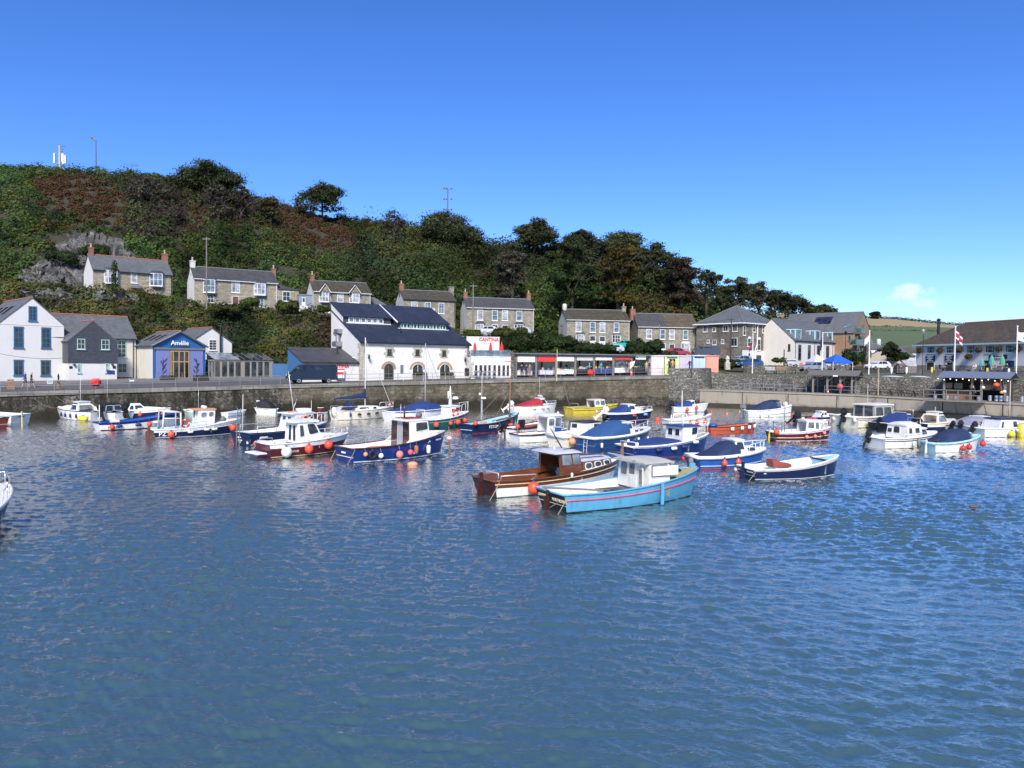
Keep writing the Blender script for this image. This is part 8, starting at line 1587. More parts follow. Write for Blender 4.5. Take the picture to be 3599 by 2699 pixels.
PP=[(1834,-.3,90,'stand',(.015,.015,.02),(.02,.02,.025),'woman in black dress at the first stall',True),(1850,-.2,80,'stand',(.02,.025,.09),(.02,.022,.05),'person in navy at the first stall',False),(1862,-.2,100,'stand',(.22,.16,.12),(.25,.2,.16),'person in brown jacket and shorts right of two others at the first stall',True),(1946,1.0,-90,'stand',(.4,.36,.3),(.06,.06,.07),'stallholder in beige standing by the post of the red awning stall',False),(1991,.9,-60,'stand',(.01,.01,.012),(.015,.015,.02),'stallholder in black behind the white tables',False),(2072,.2,160,'reach',(.05,.45,.62),(.05,.06,.1),'person in turquoise top leaning at the grey awning stall',False),(2080,.6,200,'reach',(.05,.025,.02),(.02,.02,.025),'man in dark maroon top beside the person in turquoise',False),(2112,-.4,60,'walk',(.02,.25,.25),(.18,.2,.24),'person in teal fleece and grey trousers walking at the blue tables',False),(2141,1.1,-90,'stand',(.3,.42,.28),(.05,.05,.06),'stallholder in pale green behind the blue tables',False),(2202,-.3,100,'stand',(.03,.03,.06),(.2,.2,.22),'person in dark top and grey shorts at the print stall',True),(2212,-.2,80,'stand',(.45,.14,.13),(.4,.38,.35),'person in salmon top beside the post with the red foot',True),(2272,-.4,100,'stand',(.4,.32,.3),(.3,.3,.32),'person in pale pink top at the banner stall',False),(2281,-.3,90,'stand',(.02,.02,.025),(.2,.17,.14),'person in black top at the end of the market shelter',True)]
for u,y,fc,po,tp,bt,lb,sh in PP:person(mkpos(u,y)-Vector((0,0,.02)),fc+15,po,tp,bt,lb,random.choice(['dark','grey','fair']),1.7,sh)
for u,Y,fc,po,tp,bt,lb in((2353,110.8,110,'stand',(.03,.035,.06),(.03,.03,.05),'person in dark jacket at the yellow green hut counter'),(2364,110.8,80,'stand',(.50,.28,.06),(.22,.22,.24),'man in mustard jacket at the yellow green hut counter'),(2424,110.2,200,'walk',(.07,.055,.045),(.03,.03,.04),'man in brown coat walking past the lilac hut')):person(Vector((xat(u,Y),Y,zat(u,1305,Y))),fc,po,tp,bt,lb,'grey',1.74,False,False)
for u,v,Y,fc,po,tp,bt,lb in((2816,1303,117,90,'stand',(.62,.14,.04),(.05,.05,.06),'person in bright orange jacket beside the silver hatchback'),(2995,1303,118,0,'stand',(.02,.03,.07),(.03,.04,.08),'person in navy clothes right of the blue gazebo'),(3056,1312,112,90,'stand',(.65,.65,.66),(.02,.02,.03),'person in white top behind the third flagpole'),(3303,1299,112,0,'sit',(.02,.025,.06),(.02,.02,.03),'seated person in navy at the left end of the pub terrace'),(3327,1299,112,180,'sit',(.02,.02,.02),(.02,.02,.03),'seated person in black by the red and white flag'),(3428,1297,108,200,'sit',(.68,.68,.68),(.3,.3,.35),'person in white shirt sitting left of the teal parasols'),(3466,1293,106,90,'stand',(.03,.03,.03),(.03,.03,.04),'person in black standing between the teal parasols'),(3500,1297,106,180,'sit',(.4,.3,.26),(.1,.1,.1),'person with beige top sitting right of the middle teal parasol'),(3540,1297,104,200,'sit',(.02,.02,.025),(.03,.03,.04),'person in dark clothes sitting right of the third teal parasol')):person(Vector((xat(u,Y),Y,4.85 if Y<113 else 4.9)),fc,po,tp,bt,lb,'dark',1.72)
p=quad_(205,79,.12);t=thing('carved_figure','small dark carved wooden figure on a post by the quay road','statue',p);MB().lathe([(.5,0),(.5,.06),(.16,.1),(.15,.62),(.2,.64)],(0,0,0),9).build('pedestal',TEAK,t);me=FIG['stand'].copy();[me.materials.append(m)for m in[BLK]*6];o=put('figure',me,t);o.location=(0,0,.64);o.scale=(.55,)*3
CG=glassy('car_glass',(.02,.025,.03),.05);TYR=pm('tyre_rubber',(.012,.012,.013),.8);HUB=pm('hub_silver',(.4,.41,.42),.35,.1,6,metal=.6);LMP=pm('lamp_glass',(.6,.6,.58),.2);TLMP=pm('tail_lamp',(.45,.02,.015),.3)
def car(p,rz,col,label,L=4.1,W=1.72,Hh=1.48,van=False,cat='car',group='parked cars'):
 t=thing('parked_van' if van else 'parked_car',label,cat,p,rz,group);hl,hw=L/2,W/2
 if van:prof=[(-hl,.42),(-hl,1.1),(-hl+.04,Hh-.25),(-hl+.25,Hh),(hl*.36,Hh),(hl*.50,Hh-.12),(hl*.74,1.42),(hl-.25,1.12),(hl-.03,.92),(hl,.42)];g=(3,6);bz=1.42
 else:prof=[(-hl,.38),(-hl+.02,.85),(-hl+.12,1.0),(-hl+.55,Hh-.07),(-hl*.35,Hh),(hl*.12,Hh-.03),(hl*.42,1.02),(hl-.2,.84),(hl,.62),(hl,.38)];g=(2,6);bz=.98
 m_=pm('car_'+'_'.join('%d'%(k*100)for k in col),col,.3,.05,coat=.6);mb=MB();k=len(prof)
 wd=lambda z:hw*(1-.16*max(0,(z-bz)/(Hh-bz+.001))if z>bz else 1-.05*max(0,(.6-z)))
 for sd in(-1,1):mb.poly([(x,sd*wd(z),z)for x,z in prof][::(-1 if sd>0 else 1)])
 for i in range(k):(xa,za),(xb,zb)=prof[i],prof[(i+1)%k];mb.quad((xa,-wd(za),za),(xa,wd(za),za),(xb,wd(zb),zb),(xb,-wd(zb),zb))
 mb.build('body',m_,t,True,30)
 gz0,gz1=bz+.02,Hh-.1
 for sd in(-1,1):
  S=lambda x,z:(x,sd*(wd(z)+.006),z)
  if van:Ws=[((hl*.30,gz0),(hl*.62,gz0),(hl*.46,gz1-.1),(hl*.30,gz1-.1)),((-hl*.35,gz0+.1),(hl*.2,gz0+.1),(hl*.2,gz1-.1),(-hl*.35,gz1-.1))]
  else:Ws=[((-hl*.05,gz0),(hl*.36,gz0),(hl*.12,gz1),(-hl*.05,gz1)),((-hl*.62,gz0),(-hl*.1,gz0),(-hl*.1,gz1),(-hl*.52,gz1))]
  for q in Ws:pts=[S(*c)for c in q];MB().slab(pts if sd<0 else pts[::-1],.01).build('side_window',CG,t)
  for fx in(-.62,.62):
   wl=MB().lathe([(.2,-.1),(.31,-.1),(.33,-.05),(.33,.05),(.31,.1),(.2,.1)],(fx*hl,sd*(hw-.1),.33),16,0,Matrix.Rotation(R(90),3,'X')).build('wheel',TYR,t,True);MB().lathe([(.01,-.09),(.2,-.1),(.2,.1),(.01,.09)],(fx*hl,sd*(hw-.095),.33),12,0,Matrix.Rotation(R(90),3,'X')).build('rim',HUB,wl)
  MB().bbox(hl-.28,hl+.005,sd*hw*.82-.16,sd*hw*.82+.14,.68+van*.2,.82+van*.2,.04).build('headlight',LMP,t);MB().bbox(-hl-.012,-hl+.14,sd*hw*.86-.1,sd*hw*.86+.1,.8,1.0+.3*van,.03).build('tail_light',TLMP,t)
 (xa,za),(xb,zb)=prof[5],prof[6];f=.06;MB().slab([(xb+(xa-xb)*f+.012,-wd(zb)*.9,zb+(za-zb)*f),(xb+(xa-xb)*f+.012,wd(zb)*.9,zb+(za-zb)*f),(xa+.012,wd(za)*.9,za-.05),(xa+.012,-wd(za)*.9,za-.05)],.008).build('windscreen',CG,t)
 if not van:(xa,za),(xb,zb)=prof[2],prof[3];MB().slab([(xb-.01,-wd(zb)*.9,zb-.06),(xb-.01,wd(zb)*.9,zb-.06),(xa-.005,wd(za)*.88,za+.05),(xa-.005,-wd(za)*.88,za+.05)],.008).build('rear_window',CG,t)
 MB().bbox(hl-.06,hl+.03,-hw*.7,hw*.7,.4,.58,.03).build('bumper',TYR,t);MB().box(hl+.031,hl+.036,-.26,.26,.44,.55).build('number_plate',LMP,t)
 return t
Yv=89.6;car(Vector((xat(1096,Yv),Yv,quad_(1096,Yv).z+.04)),R(180+30),(.006,.008,.013),'dark navy van parked in front of the slate lean-to shed',5.6,1.95,2.2,True,'van',None)
car(at(2478,1254,136),R(188),(.055,.06,.068),'dark grey van on the upper road behind the pale blue hut',4.9,1.9,1.9,True,'van',None)
for u,v,Y,rz,c,lb in((2384,1252,136,5,(.35,.015,.025),'red hatchback on the upper road behind the lilac hut'),(795,1101,116.5,215,(.55,.56,.57),'white car half hidden below the brown cottage door'),(1706,1176,132,195,(.6,.61,.62),'white car parked on the upper terrace above the restaurant'),(1822,1178,134,190,(.4,.46,.52),'pale blue car roof showing above the yellowish hedge'),(2185,1225,138,190,(.02,.36,.27),'bright turquoise car under a cover behind the stalls hedge'),(2600,1281,126,200,(.22,.27,.32),'silver blue car beside the warehouse'),(2634,1293,121,200,(.03,.08,.2),'blue estate car in front of the silver blue one'),(2779,1290,132,260,(.45,.46,.47),'silver hatchback seen from behind near the white terrace'),(2855,1306,116,195,(.22,.25,.29),'grey blue hatchback in front of the white gazebo'),(2950,1296,124,260,(.12,.16,.2),'dark car behind the blue gazebo legs'),(3084,1300,126,200,(.6,.62,.64),'white car left of the old lime kiln block'),(1900-48,1208,138,190,(.5,.5,.5),'pale car low behind the hedge of the red chimney cottages'),(2150,1240,136,190,(.45,.5,.55),'pale car in front of the mossy roofed cottages')):car(at(u,v,Y),R(rz),c,lb)
def pole(u,v0,v1,Y,r,mat,label,name='telegraph_pole',cat='pole',arms=0,lean=0):
 p=at(u,v1,Y);h=(v1-v0)*Y/F;t=thing(name,label,cat,p);MB().tube([(0,0,-.5),(lean,0,h)],[r,r*.7],8).build('shaft',mat,t)
 for k in range(arms):MB().box(-.6,.6,-.05,.05,h-.35-k*.8,h-.22-k*.8).build('crossarm',mat,t)
 return t,h
t,h=pole(402,865,1030,112,.14,WOODG,'telegraph pole wrapped in ivy in front of the top left cottage',arms=0)
g=np.random.default_rng(4);V,Fc,Cc=blob_leaves(np.array([(0,0,z)for z in np.linspace(.2,h*.62,9)]),np.tile([.42,.4,.5],(9,1)),80,.13,np.tile([.05,.075,.018],(9,1)),-1);np_mesh('ivy',V,Fc,[LEAF],t,Cc)
pole(726,835,1075,115,.13,WOODG,'tall telegraph pole before the long cottage with the brown door',arms=1);pole(1662,1000,1172,130,.13,WOODG,'telegraph pole in front of the two red chimney cottage',arms=1);pole(2568,1117,1265,124,.12,DKWOOD,'dark telegraph pole in front of the stone warehouse',arms=1);pole(2316,1140,1250,134,.09,WOODG,'thin pole in front of the half brown roofed cottage');pole(1957,1228,1327,103,.05,CRL,'thin yellow topped post at the quay edge before the third stall','marker_post');pole(2430,1222,1310,109,.05,DKWOOD,'thin dark post beside the man in the brown coat','marker_post');pole(2755,1228,1290,128,.12,DKWOOD,'short brown post near the white terrace gable','marker_post')
t,h=pole(1573,662,760,194,.2,LEAD,'power pole with insulators rising behind the domed tree','power_pole',arms=2)
for k in range(3):
 for x in(-.9,-.3,.9):MB().ball((x,0,h-.1-k*2.6),.25,7,5).build('insulator',LEAD,t)
t,h=pole(337,497,600,192,.22,LEAD,'lone dark pole with a bent top on the skyline','power_pole');MB().tube([(0,0,h),(-.9,0,h+.8)],.2,6).ball((-.95,0,h+.8),.3,7,5).build('fitting',LEAD,t)
t,h=pole(210,513,600,192,.34,pm('mast_cream',(.42,.42,.36),.6),'telecom mast with white panel antennas at the left of the skyline','telecom_mast','mast')
for x,z0,z1 in((-1.2,.9,3.4),(1.0,.7,3.2),(1.5,.8,2.9),(.75,1.2,3.3)):MB().bbox(x-.17,x+.17,-.35,.1,z0+.9,z1+.9,.04).build('panel_antenna',FRW,t);MB().tube([(0,0,z0+1.6),(x,0,z0+1.6)],.07,5).build('bracket',LEAD,t)
for dz in(.3,.9,1.5):MB().tube([(0,0,h-dz),(1.4-dz*.4,0,h-dz+.1)],.1,5).build('bracket',LEAD,t)
FLW=pm('flag_white',(.70,.69,.72),.8,.05);FLR=pm('flag_red',(.55,.03,.04),.8);FLN=pm('flag_navy',(.02,.02,.10),.8)
def flagpole(u,v0,v1,Y,label,mats=None,fw=1.2,fh=.9,droop=.5,dirx=1,drop=.25,fun=None):
 t,h=pole(u,v0,v1,Y,.085,FRW,label,'flagpole','flagpole',0,(u-1800)/1800*.0);MB().ball((0,0,h+.06),.11,10,7).build('finial',FRW,t,True)
 if mats:
  n,m_=10,8;P=[[(dirx*(.06+fw*i/n*(1-.25*droop)),.12*math.sin(i*1.1),h-drop-fh*(1-j/m_)-droop*fw*(i/n)**1.3*.9+.05*math.sin(i*1.3+j))for j in range(m_+1)]for i in range(n+1)]
  MB().grid(P,(lambda i,j:fun(i/n,j/m_))if fun else 0).build('flag',mats,t,True)
cross=lambda a,b:1 if(.38<a<.62 or .32<b<.62)else(2 if(.3<a<.7 or .24<b<.7)else 0)
flagpole(2644,1176,1313,116,'leftmost white flagpole with a small red and blue flag, before the warehouse',[FLR,FLN,FLW],.8,1.0,1.4,-1,.9,lambda a,b:0 if abs(a-b)<.25 else 1)
flagpole(2889,1172,1304,114,'white flagpole with a furled purple flag between the two gazebos',[FLN],.6,1.6,1.8,-1,.5);flagpole(3053,1165,1323,108,'tall white flagpole with a pale lilac flag beside the brick building',[FLW],.9,.9,.9,-1,.55)
flagpole(3354,1151,1308,102,'white flagpole with a white flag bearing a red cross, before the pub',[FLW,FLR,FLN],1.15,1.05,1.0,1,.35,cross);flagpole(3571,1149,1334,98,'rightmost white flagpole with a white flag bearing a dark emblem',[FLW,FLN],1.7,1.1,.3,1,.6,lambda a,b:1 if(.3<a<.9 and abs(b-.35-.25*(a-.5))<.09)else 0)
t,h=pole(3242,1172,1316,108,.055,BLACK,'black street lamp on a tall post left of the pub','street_lamp','street lamp');MB().lathe([(.1,0),(.22,.35),(.26,.4),(.03,.62)],(0,0,h),8).build('lantern',glassy('lantern_glass',(.3,.3,.28)),t)
t,h=pole(2970,1176,1290,130,.06,BLACK,'black street lamp post before the white terrace','street_lamp','street lamp');MB().lathe([(.1,0),(.22,.35),(.26,.4),(.03,.62)],(0,0,h),8).build('lantern',BLACK,t)
def wire(a,b,sag,label,r=.012):
 P=[a.lerp(b,i/12)-Vector((0,0,sag*4*(i/12)*(1-i/12)))for i in range(13)];tag(MB().tube(P,r,4).build('overhead_wire',GUT),label,'cable')
wire(at(2568,1122,124),at(2230,1117,140),.8,'overhead cable from the dark telegraph pole towards the cottages');wire(at(726,840,115),at(402,868,112),.9,'overhead cable between the two telegraph poles at the left')
wire(at(0,1243,84),at(224,1258,88),.25,'festoon cable strung across the white gabled house',.02)
for u0,u1,vt_,ve,vg,Y,c,lb in((2832,2908,1245,1271,1300,120,(.60,.60,.74),'white pop up gazebo left of the blue one'),(2885,2991,1244,1272,1306,116,(.015,.10,.48),'bright blue pop up gazebo')):
 p=at((u0+u1)/2,vg,Y);w=(u1-u0)*Y/F*.72;h=(vg-ve)*Y/F;ht=(vg-vt_)*Y/F;t=thing('gazebo',lb,'gazebo',p,R(12));cl=pm('gazebo_'+lb.split()[0],c,.8,.06);e=[(-w/2,-w/2),(w/2,-w/2),(w/2,w/2),(-w/2,w/2)];mb=MB()
 for i in range(4):
  a,b=e[i],e[(i+1)%4];mb.poly([(*a,h),(*b,h),(0,0,ht)]);mb.quad((*a,h-.28),(*b,h-.28),(*b,h),(*a,h))
 mb.build('canopy',cl,t)
 for a in e:MB().tube([(*a,-.2),(*a,h)],.035,5).build('leg',FRW,t)
def brolly(p,h,r,mat,label,group,closed=True,mat2=None):
 t=thing('closed_parasol',label,'parasol',p,0,group);MB().tube([(0,0,0),(0,0,h)],.025,6).build('pole',FRW,t);n=16;prof=[(r,h*.34),(r*.95,h*.5),(r*.6,h*.8),(r*.12,h*.98),(.01,h+.04)]
 mb=MB();P=[[(q*(1 if j%2 else .72)*math.cos(6.2832*j/n),q*(1 if j%2 else .72)*math.sin(6.2832*j/n),z)for j in range(n+1)]for q,z in prof];mb.grid(P,(lambda i,j:(j//2)%2)if mat2 else 0);mb.build('canopy',[mat,mat2 or mat],t);MB().lathe([(.25,0),(.25,.08),(.05,.1)],(0,0,0),10).build('base',LEAD,t)
for u,lb in((1669,'leftmost of three closed red parasols on the roof terrace'),(1724,'middle closed red parasol on the roof terrace below the red lettering'),(1763,'rightmost closed red parasol on the roof terrace')):
 x=TB.hit(u,1240,1.6)[0];brolly(TB.A+TB.t*x+TB.n*1.6+Vector((0,0,TB.zt+.08)),2.05,.27,RED,lb,'red parasols on the roof terrace')
TEA,LIM=pm('teal_stripe',(.02,.28,.42),.8),pm('lime_stripe',(.22,.45,.12),.8)
for u,v0,lb in((3450,1258,'leftmost teal and green closed parasol on the pub terrace'),(3485,1247,'middle teal and green closed parasol on the pub terrace'),(3522,1247,'rightmost teal and green closed parasol on the pub terrace')):p=at(u,1300,105);brolly(p,(1300-v0)*105/F,.34,TEA,lb,'striped parasols by the pub',True,LIM)
def bench_table(p,rz,mat,label,name='picnic_table'):
 t=thing(name,label,'picnic table',p,rz,'outdoor tables');MB().box(-.85,.85,-.36,.36,.70,.75).build('tabletop',mat,t)
 for s in(-1,1):
  MB().box(-.85,.85,s*.72-.13,s*.72+.13,.42,.46).build('seat',mat,t)
  for y in(-1,1):MB().tube([(s*.6,y*.72,0),(s*.6,y*.2,.70)],.04,4).build('leg',mat,t)
for i,(u,Y,lb)in enumerate(((3385,108,'dark picnic table left of the teal parasols'),(3425,103,'dark picnic table behind the smokehouse roof'),(3490,103,'dark picnic table under the middle teal parasol'),(3550,101,'dark picnic table left of the rightmost flagpole'),(3590,100,'dark picnic table at the right edge'))):bench_table(Vector((xat(u,Y),Y,4.85)),R(-40),pm('navy_timber',(.02,.03,.06),.7),lb)
for i,u in enumerate((1668,1700,1722,1745,1780)):
 x=TB.hit(u,1245,.9)[0];bench_table(TB.A+TB.t*x+TB.n*.9+Vector((0,0,TB.zt+.08)),TB.a,LEAD,'grey cafe table, %s from the left on the roof terrace'%('first','second','third','fourth','fifth')[i],'cafe_table')
a,b=at(1617,1182,128),at(1756,1186,128);railing([a,b],'thin grey railing on the upper terrace above the red lettering',1.0,1.2,STEEL,3)
for u,lb in((1706,'pale wicker chair on the upper terrace, left one'),(1728,'grey covered chair on the upper terrace, right one')):
 t=thing('terrace_chair',lb,'chair',at(u,1183,129),R(20));MB().bbox(-.3,.3,-.3,.3,.15,.5,.05).build('seat',GREY,t);MB().bbox(-.3,.3,.22,.32,.5,1.0,.04).build('backrest',GREY,t)
def lifebox(p,rz,label):
 t=thing('lifebuoy_locker',label,'locker',p,rz);MB().tube([(0,0,0),(0,0,.3)],.06,6).build('stand',LEAD,t);MB().bbox(-.5,.5,-.18,.18,.22,1.05,.16).build('case',RED,t,True);MB().torus((0,-.19,.62),.2,.05,Matrix.Rotation(R(90),3,'X'),18,6).build('moulded_ring',LIFE,t,True)
lifebox(quad_(337,80.5,.05),R(30),'red lifebuoy locker on the quay edge before the slate hung house');lifebox(quad_(2078,105.2,.02),R(20),'red lifebuoy locker at the quay edge before the grey awning stall')
t=thing('sandwich_board','brown folding sandwich board on the quay at the left edge','sign',quad_(37,78,.08),R(35))
for s in(-1,1):MB().slab([(-.35,s*.28,0),(.35,s*.28,0),(.28,0.02*s,1.05),(-.28,.02*s,1.05)],.03*s).build('panel',TEAK,t)
for u,Y,lb in((177,76.2,'small white and blue notice on the railing by the white gabled house'),(464,84.2,'small white and blue notice on the railing before the cream wall')):
 p=quad_(u,Y,.0);t=thing('notice_board',lb,'sign',p+Vector((0,-.1,0)),R(30));MB().box(-.24,.24,-.03,0,.68,.98).build('panel',FRW,t);MB().box(-.2,.2,-.036,-.031,.84,.93).build('blue_band',BLUF,t)
for u,lb in((590,'dark planter trough left of the restaurant doors'),(706,'dark planter trough right of the restaurant doors')):
 Y=90.5;p=Vector((xat(u,Y),Y,quad_(u,Y).z+.55));t=thing('planter',lb,'planter',p,R(42));MB().bbox(-.85,.85,-.25,.25,-.1,.42,.03).build('trough',DKWOOD,t);V,Fc,Cc=blob_leaves(np.array([(x,0,.5)for x in(-.6,-.2,.2,.6)]),np.tile([.3,.24,.2],(4,1)),60,.07,np.tile([.10,.10,.06],(4,1)),-.9);np_mesh('plants',V,Fc,[LEAF],t,Cc)
a,b=quad_(548,90.2,.55),quad_(640,94,.5);railing([a,b],'glass and steel terrace rail left of the restaurant entrance',.95,1.4)
a,b=quad_(677,95,.5),quad_(742,97.5,.5);railing([a,b],'glass and steel terrace rail right of the restaurant entrance',.95,1.3)
t=thing('terrace_wall','low rubble wall in front of the blue restaurant terrace','wall',quad_(540,89.6,.1),R(41));MB().box(0,3.6,-.2,.2,-.2,.55).build('stonework',RUB,t)
t=thing('litter_bin','black litter bin at the corner of the white stone building','bin',Vector((xat(1641,101.5),101.5,quad_(1641,101.5).z+.5)),0);MB().lathe([(.26,0),(.3,.1),(.3,.85),(.33,.88),(.2,1.05)],(0,0,0),12).build('body',BLACK,t)
for i,u in enumerate((1672,1683,1702,1718,1737)):
 x=TB.hit(u,1318,-.7)[0];p=TB.A+TB.t*x-TB.n*.7+Vector((0,0,.02));t=thing('folding_chair','grey folding chair, %s from left before the glass doors'%('first','second','third','fourth','fifth')[i],'chair',p,TB.a+R(90*(i%2)*2));MB().box(-.2,.2,-.2,.2,.44,.47).build('seat',STEEL,t);MB().box(-.2,.2,.18,.2,.62,.86).build('backrest',STEEL,t)
 for s in(-1,1):MB().tube([(s*.2,-.22,0),(s*.2,.2,.86)],.018,4).build('leg',STEEL,t);MB().tube([(s*.2,.22,0),(s*.2,-.18,.45)],.018,4).build('leg',STEEL,t)
def cone(p,label):
 t=thing('traffic_cone',label,'cone',p);MB().box(-.2,.2,-.2,.2,0,.05).lathe([(.15,.05),(.1,.32)],(0,0,0),12).lathe([(.07,.48),(.03,.72)],(0,0,0),12).build('body',FO,t);MB().lathe([(.1,.32),(.07,.48)],(0,0,0),12).build('band',FRW,t)
cone(at(2910,1386,101),'orange traffic cone on the walkway under the timber shelter');cone(at(2219,1319,106),'orange and white cone at the foot of the stall post');t=thing('yellow_sign','small yellow folding sign before the yellow green hut','sign',at(2341,1314,109));MB().slab([(-.15,0,0),(.15,0,0),(.1,.12,.75),(-.1,.12,.75)],.02).build('panel',FY,t)
t=thing('gate_pillar','carved stone gate pillar right of the coral hut','pillar',at(2556,1292,114));MB().lathe([(.48,-.3),(.48,.75),(.3,.85),(.3,1.2),(.42,1.3),(.28,1.5),(.16,1.75),(.02,1.8)],(0,0,0),4,0,Matrix.Rotation(R(45),3,'Z')).build('stone',QUO,t)
t=thing('car_park_wall','low stone wall of the car park behind the green','wall',at(2612,1304,119),R(1));MB().bbox(0,16.5,-.2,.2,-.6,.95,.06).build('stonework',RUB,t)
for u0,u1,m_,lb in((2690,2727,GREY,'grey bench left of two more on the green'),(2727,2765,TEAK,'pale timber bench in the middle of the green'),(2783,2800,DKWOOD,'dark small bench near the silver hatchback')):
 p=at((u0+u1)/2,1312,113);w=(u1-u0)*113/F/2;t=thing('park_bench',lb,'bench',p,R(8),'benches on the green');MB().box(-w,w,-.22,.22,.40,.45).build('seat',m_,t);MB().slab([(-w,.2,.5),(w,.2,.5),(w,.34,.95),(-w,.34,.95)],.04).build('backrest',m_,t)
 for s in(-1,1):MB().box(s*(w-.1)-.04,s*(w-.1)+.04,-.2,.24,0,.399).build('leg',LEAD,t)
def on_wall(u,d,P=CQ):
 r=ray(u,1400)
 for a,b in zip(P[:-1],P[1:]):
  den=(b.x-a.x)-r.x*(b.y-a.y);k=(r.x*a.y-a.x)/den
  if-.01<=k<=1.01:
   q=a.lerp(b,k);tt=(b-a).normalized();return q+Vector((-tt.y,tt.x,0))*d,math.atan2(tt.y,tt.x)
 return P[-1],0
A1,r1=on_wall(2560,.5);A2,_=on_wall(2830,.5);railing([A1,A2],'thin grey rail along the walkway left of the timber shelter',1.0,1.8)
A1,_=on_wall(2895,.5);A2,_=on_wall(3010,.5);railing([A1,A2],'thin grey rail in front of the timber shelter',1.0,1.4);A1,_=on_wall(3020,.6);A2,_=on_wall(3250,.6);railing([A1,A2],'brown timber rail along the walkway left of the smokehouse',.85,1.6,DKWOOD)
a0,r0=on_wall(2845,1.6);a1,_=on_wall(2997,1.6);w=(a1-a0).length;t=thing('timber_shelter','open weathered timber shelter with felt roof on the walkway','shelter',a0,r0);ze,zr,dp=2.25,2.95,3.0
for x in(.1,w*.36,w*.66,w*.93):
 for y in(0,dp):MB().box(x-.11,x+.11,y-.11,y+.11,0,ze).build('post',WOODG,t)
 MB().tube([(x+.05,-.0,ze-.7),(x+.6,-.0,ze-.08)],.07,4).build('brace',WOODG,t)
MB().box(-.1,w+.1,-.12,.12,ze,ze+.2).box(-.1,w+.1,dp-.12,dp+.12,ze,ze+.2).build('beam',WOODG,t);MB().slab([(-.6,-.6,ze+.05),(w+.5,-.6,ze+.05),(w+.5,dp/2,zr),(-.6,dp/2,zr)],.08).slab([(-.6,dp/2,zr+.002),(w+.5,dp/2,zr+.002),(w+.5,dp+.6,ze+.05),(-.6,dp+.6,ze+.05)],.08).build('roof',pm('felt_roof',(.13,.125,.115),.9,.25,3,.3),t);MB().poly([(-.3,0,ze+.2),(-.3,dp,ze+.2),(-.3,dp/2,zr-.03)]).build('gable_board',DKWOOD,t);MB().bbox(w*.5,w*.62,-.7,-.5,ze-.05,ze+.12,.05).build('bulkhead_lamp',FRW,t)
p,r0=on_wall(2947,.9);t=thing('lifebuoy_stand','round red lifebuoy housing on a post under the timber shelter','lifebuoy',p,r0);MB().tube([(0,0,0),(0,0,.7)],.04,6).build('post',STEEL,t);MB().lathe([(.02,-.1),(.36,-.1),(.38,0),(.36,.1),(.02,.1)],(0,0,.95),20,0,Matrix.Rotation(R(90),3,'X')).build('housing',pm('faded_red',(.5,.07,.08),.6,.15),t,True)
a0,r0=on_wall(3300,1.8);a1,_=on_wall(3520,1.8);w=(a1-a0).length;t=thing('smokehouse_kiosk','dark timber kiosk with metal roof, string lights and an open bar front','kiosk',a0,r0);ze,zr,dp=2.55,3.25,3.4
for x in(.05,w*.47,w*.62,w-.05):MB().box(x-.11,x+.11,-.11,.11,0,ze).build('post',WOODG,t)
MB().box(0,w,dp,dp+.1,-.1,ze).box(-.05,.05,.12,dp,-.1,ze).box(w-.05,w+.05,.12,dp,-.1,ze).build('back_wall',DKWOOD,t);MB().box(.1,w*.45,.15,.25,0,.95).build('bar_front',TEAK,t);MB().box(.05,w*.46,-.15,.4,.951,1.02).build('counter',DKWOOD,t);MB().box(w*.63,w-.1,-.05,.05,1.2,ze-.1).build('side_boarding',DKWOOD,t)
for x0,x1 in((.2,.9),(1.1,2.0)):MB().box(x0,x1,.02,.06,1.25,1.95).build('bar_window',GLASS,t)
MB().slab([(-.6,-.8,ze),(w+.6,-.8,ze),(w+.6,dp/2,zr),(-.6,dp/2,zr)],.07).slab([(-.6,dp/2,zr+.002),(w+.6,dp/2,zr+.002),(w+.6,dp+.5,ze),(-.6,dp+.5,ze)],.07).build('metal_roof',pm('sheet_metal_roof',(.24,.27,.32),.35,.1,3,metal=.4),t);MB().poly([(-.55,-.75,ze),(-.55,dp+.4,ze),(-.55,dp/2,zr-.02)]).build('gable_board',DKWOOD,t)
BULB=bpy.data.materials.new('lit_bulb');nt,N,L,bb=nodes(BULB);bb.inputs['Base Color'].default_value=(1,.8,.4,1);bb.inputs['Emission Color'].default_value=(1,.72,.3,1);bb.inputs['Emission Strength'].default_value=3.5
for i in range(12):MB().ball((-.4+(w+.8)*i/11,-.86,ze-.12-.12*math.sin(i*1.57)**2),.05,8,6).build('light_bulb',BULB,t)
KP,KR,KW=a0,r0,w
MB().box(-1.2,w*.76,-3.6,-.3,-.16,.0).build('deck_platform',WOODG,t)
for x in(.3,2.0,3.6,5.0):MB().tube([(x,-3.3,-.16),(x,-1.9,-1.5)],.05,5).build('deck_bracket',STEEL,t)
mb=MB();xs=[-1.2+(w*.76+1.2)*i/5 for i in range(6)]
for x in xs:mb.tube([(x,-3.5,0),(x,-3.5,1.15)],.05,5)
mb.tube([(xs[0],-3.5,1.15),(xs[-1],-3.5,1.15)],.06,5).tube([(xs[0],-3.5,.6),(xs[-1],-3.5,.6)],.05,5);mb.build('deck_rail',WOODG,t)
def kloc(x,y,z=0):return KP+Vector((math.cos(KR)*x-math.sin(KR)*y,math.sin(KR)*x+math.cos(KR)*y,z))
KEG=pm('keg_steel',(.42,.43,.44),.35,.1,5,metal=.6)
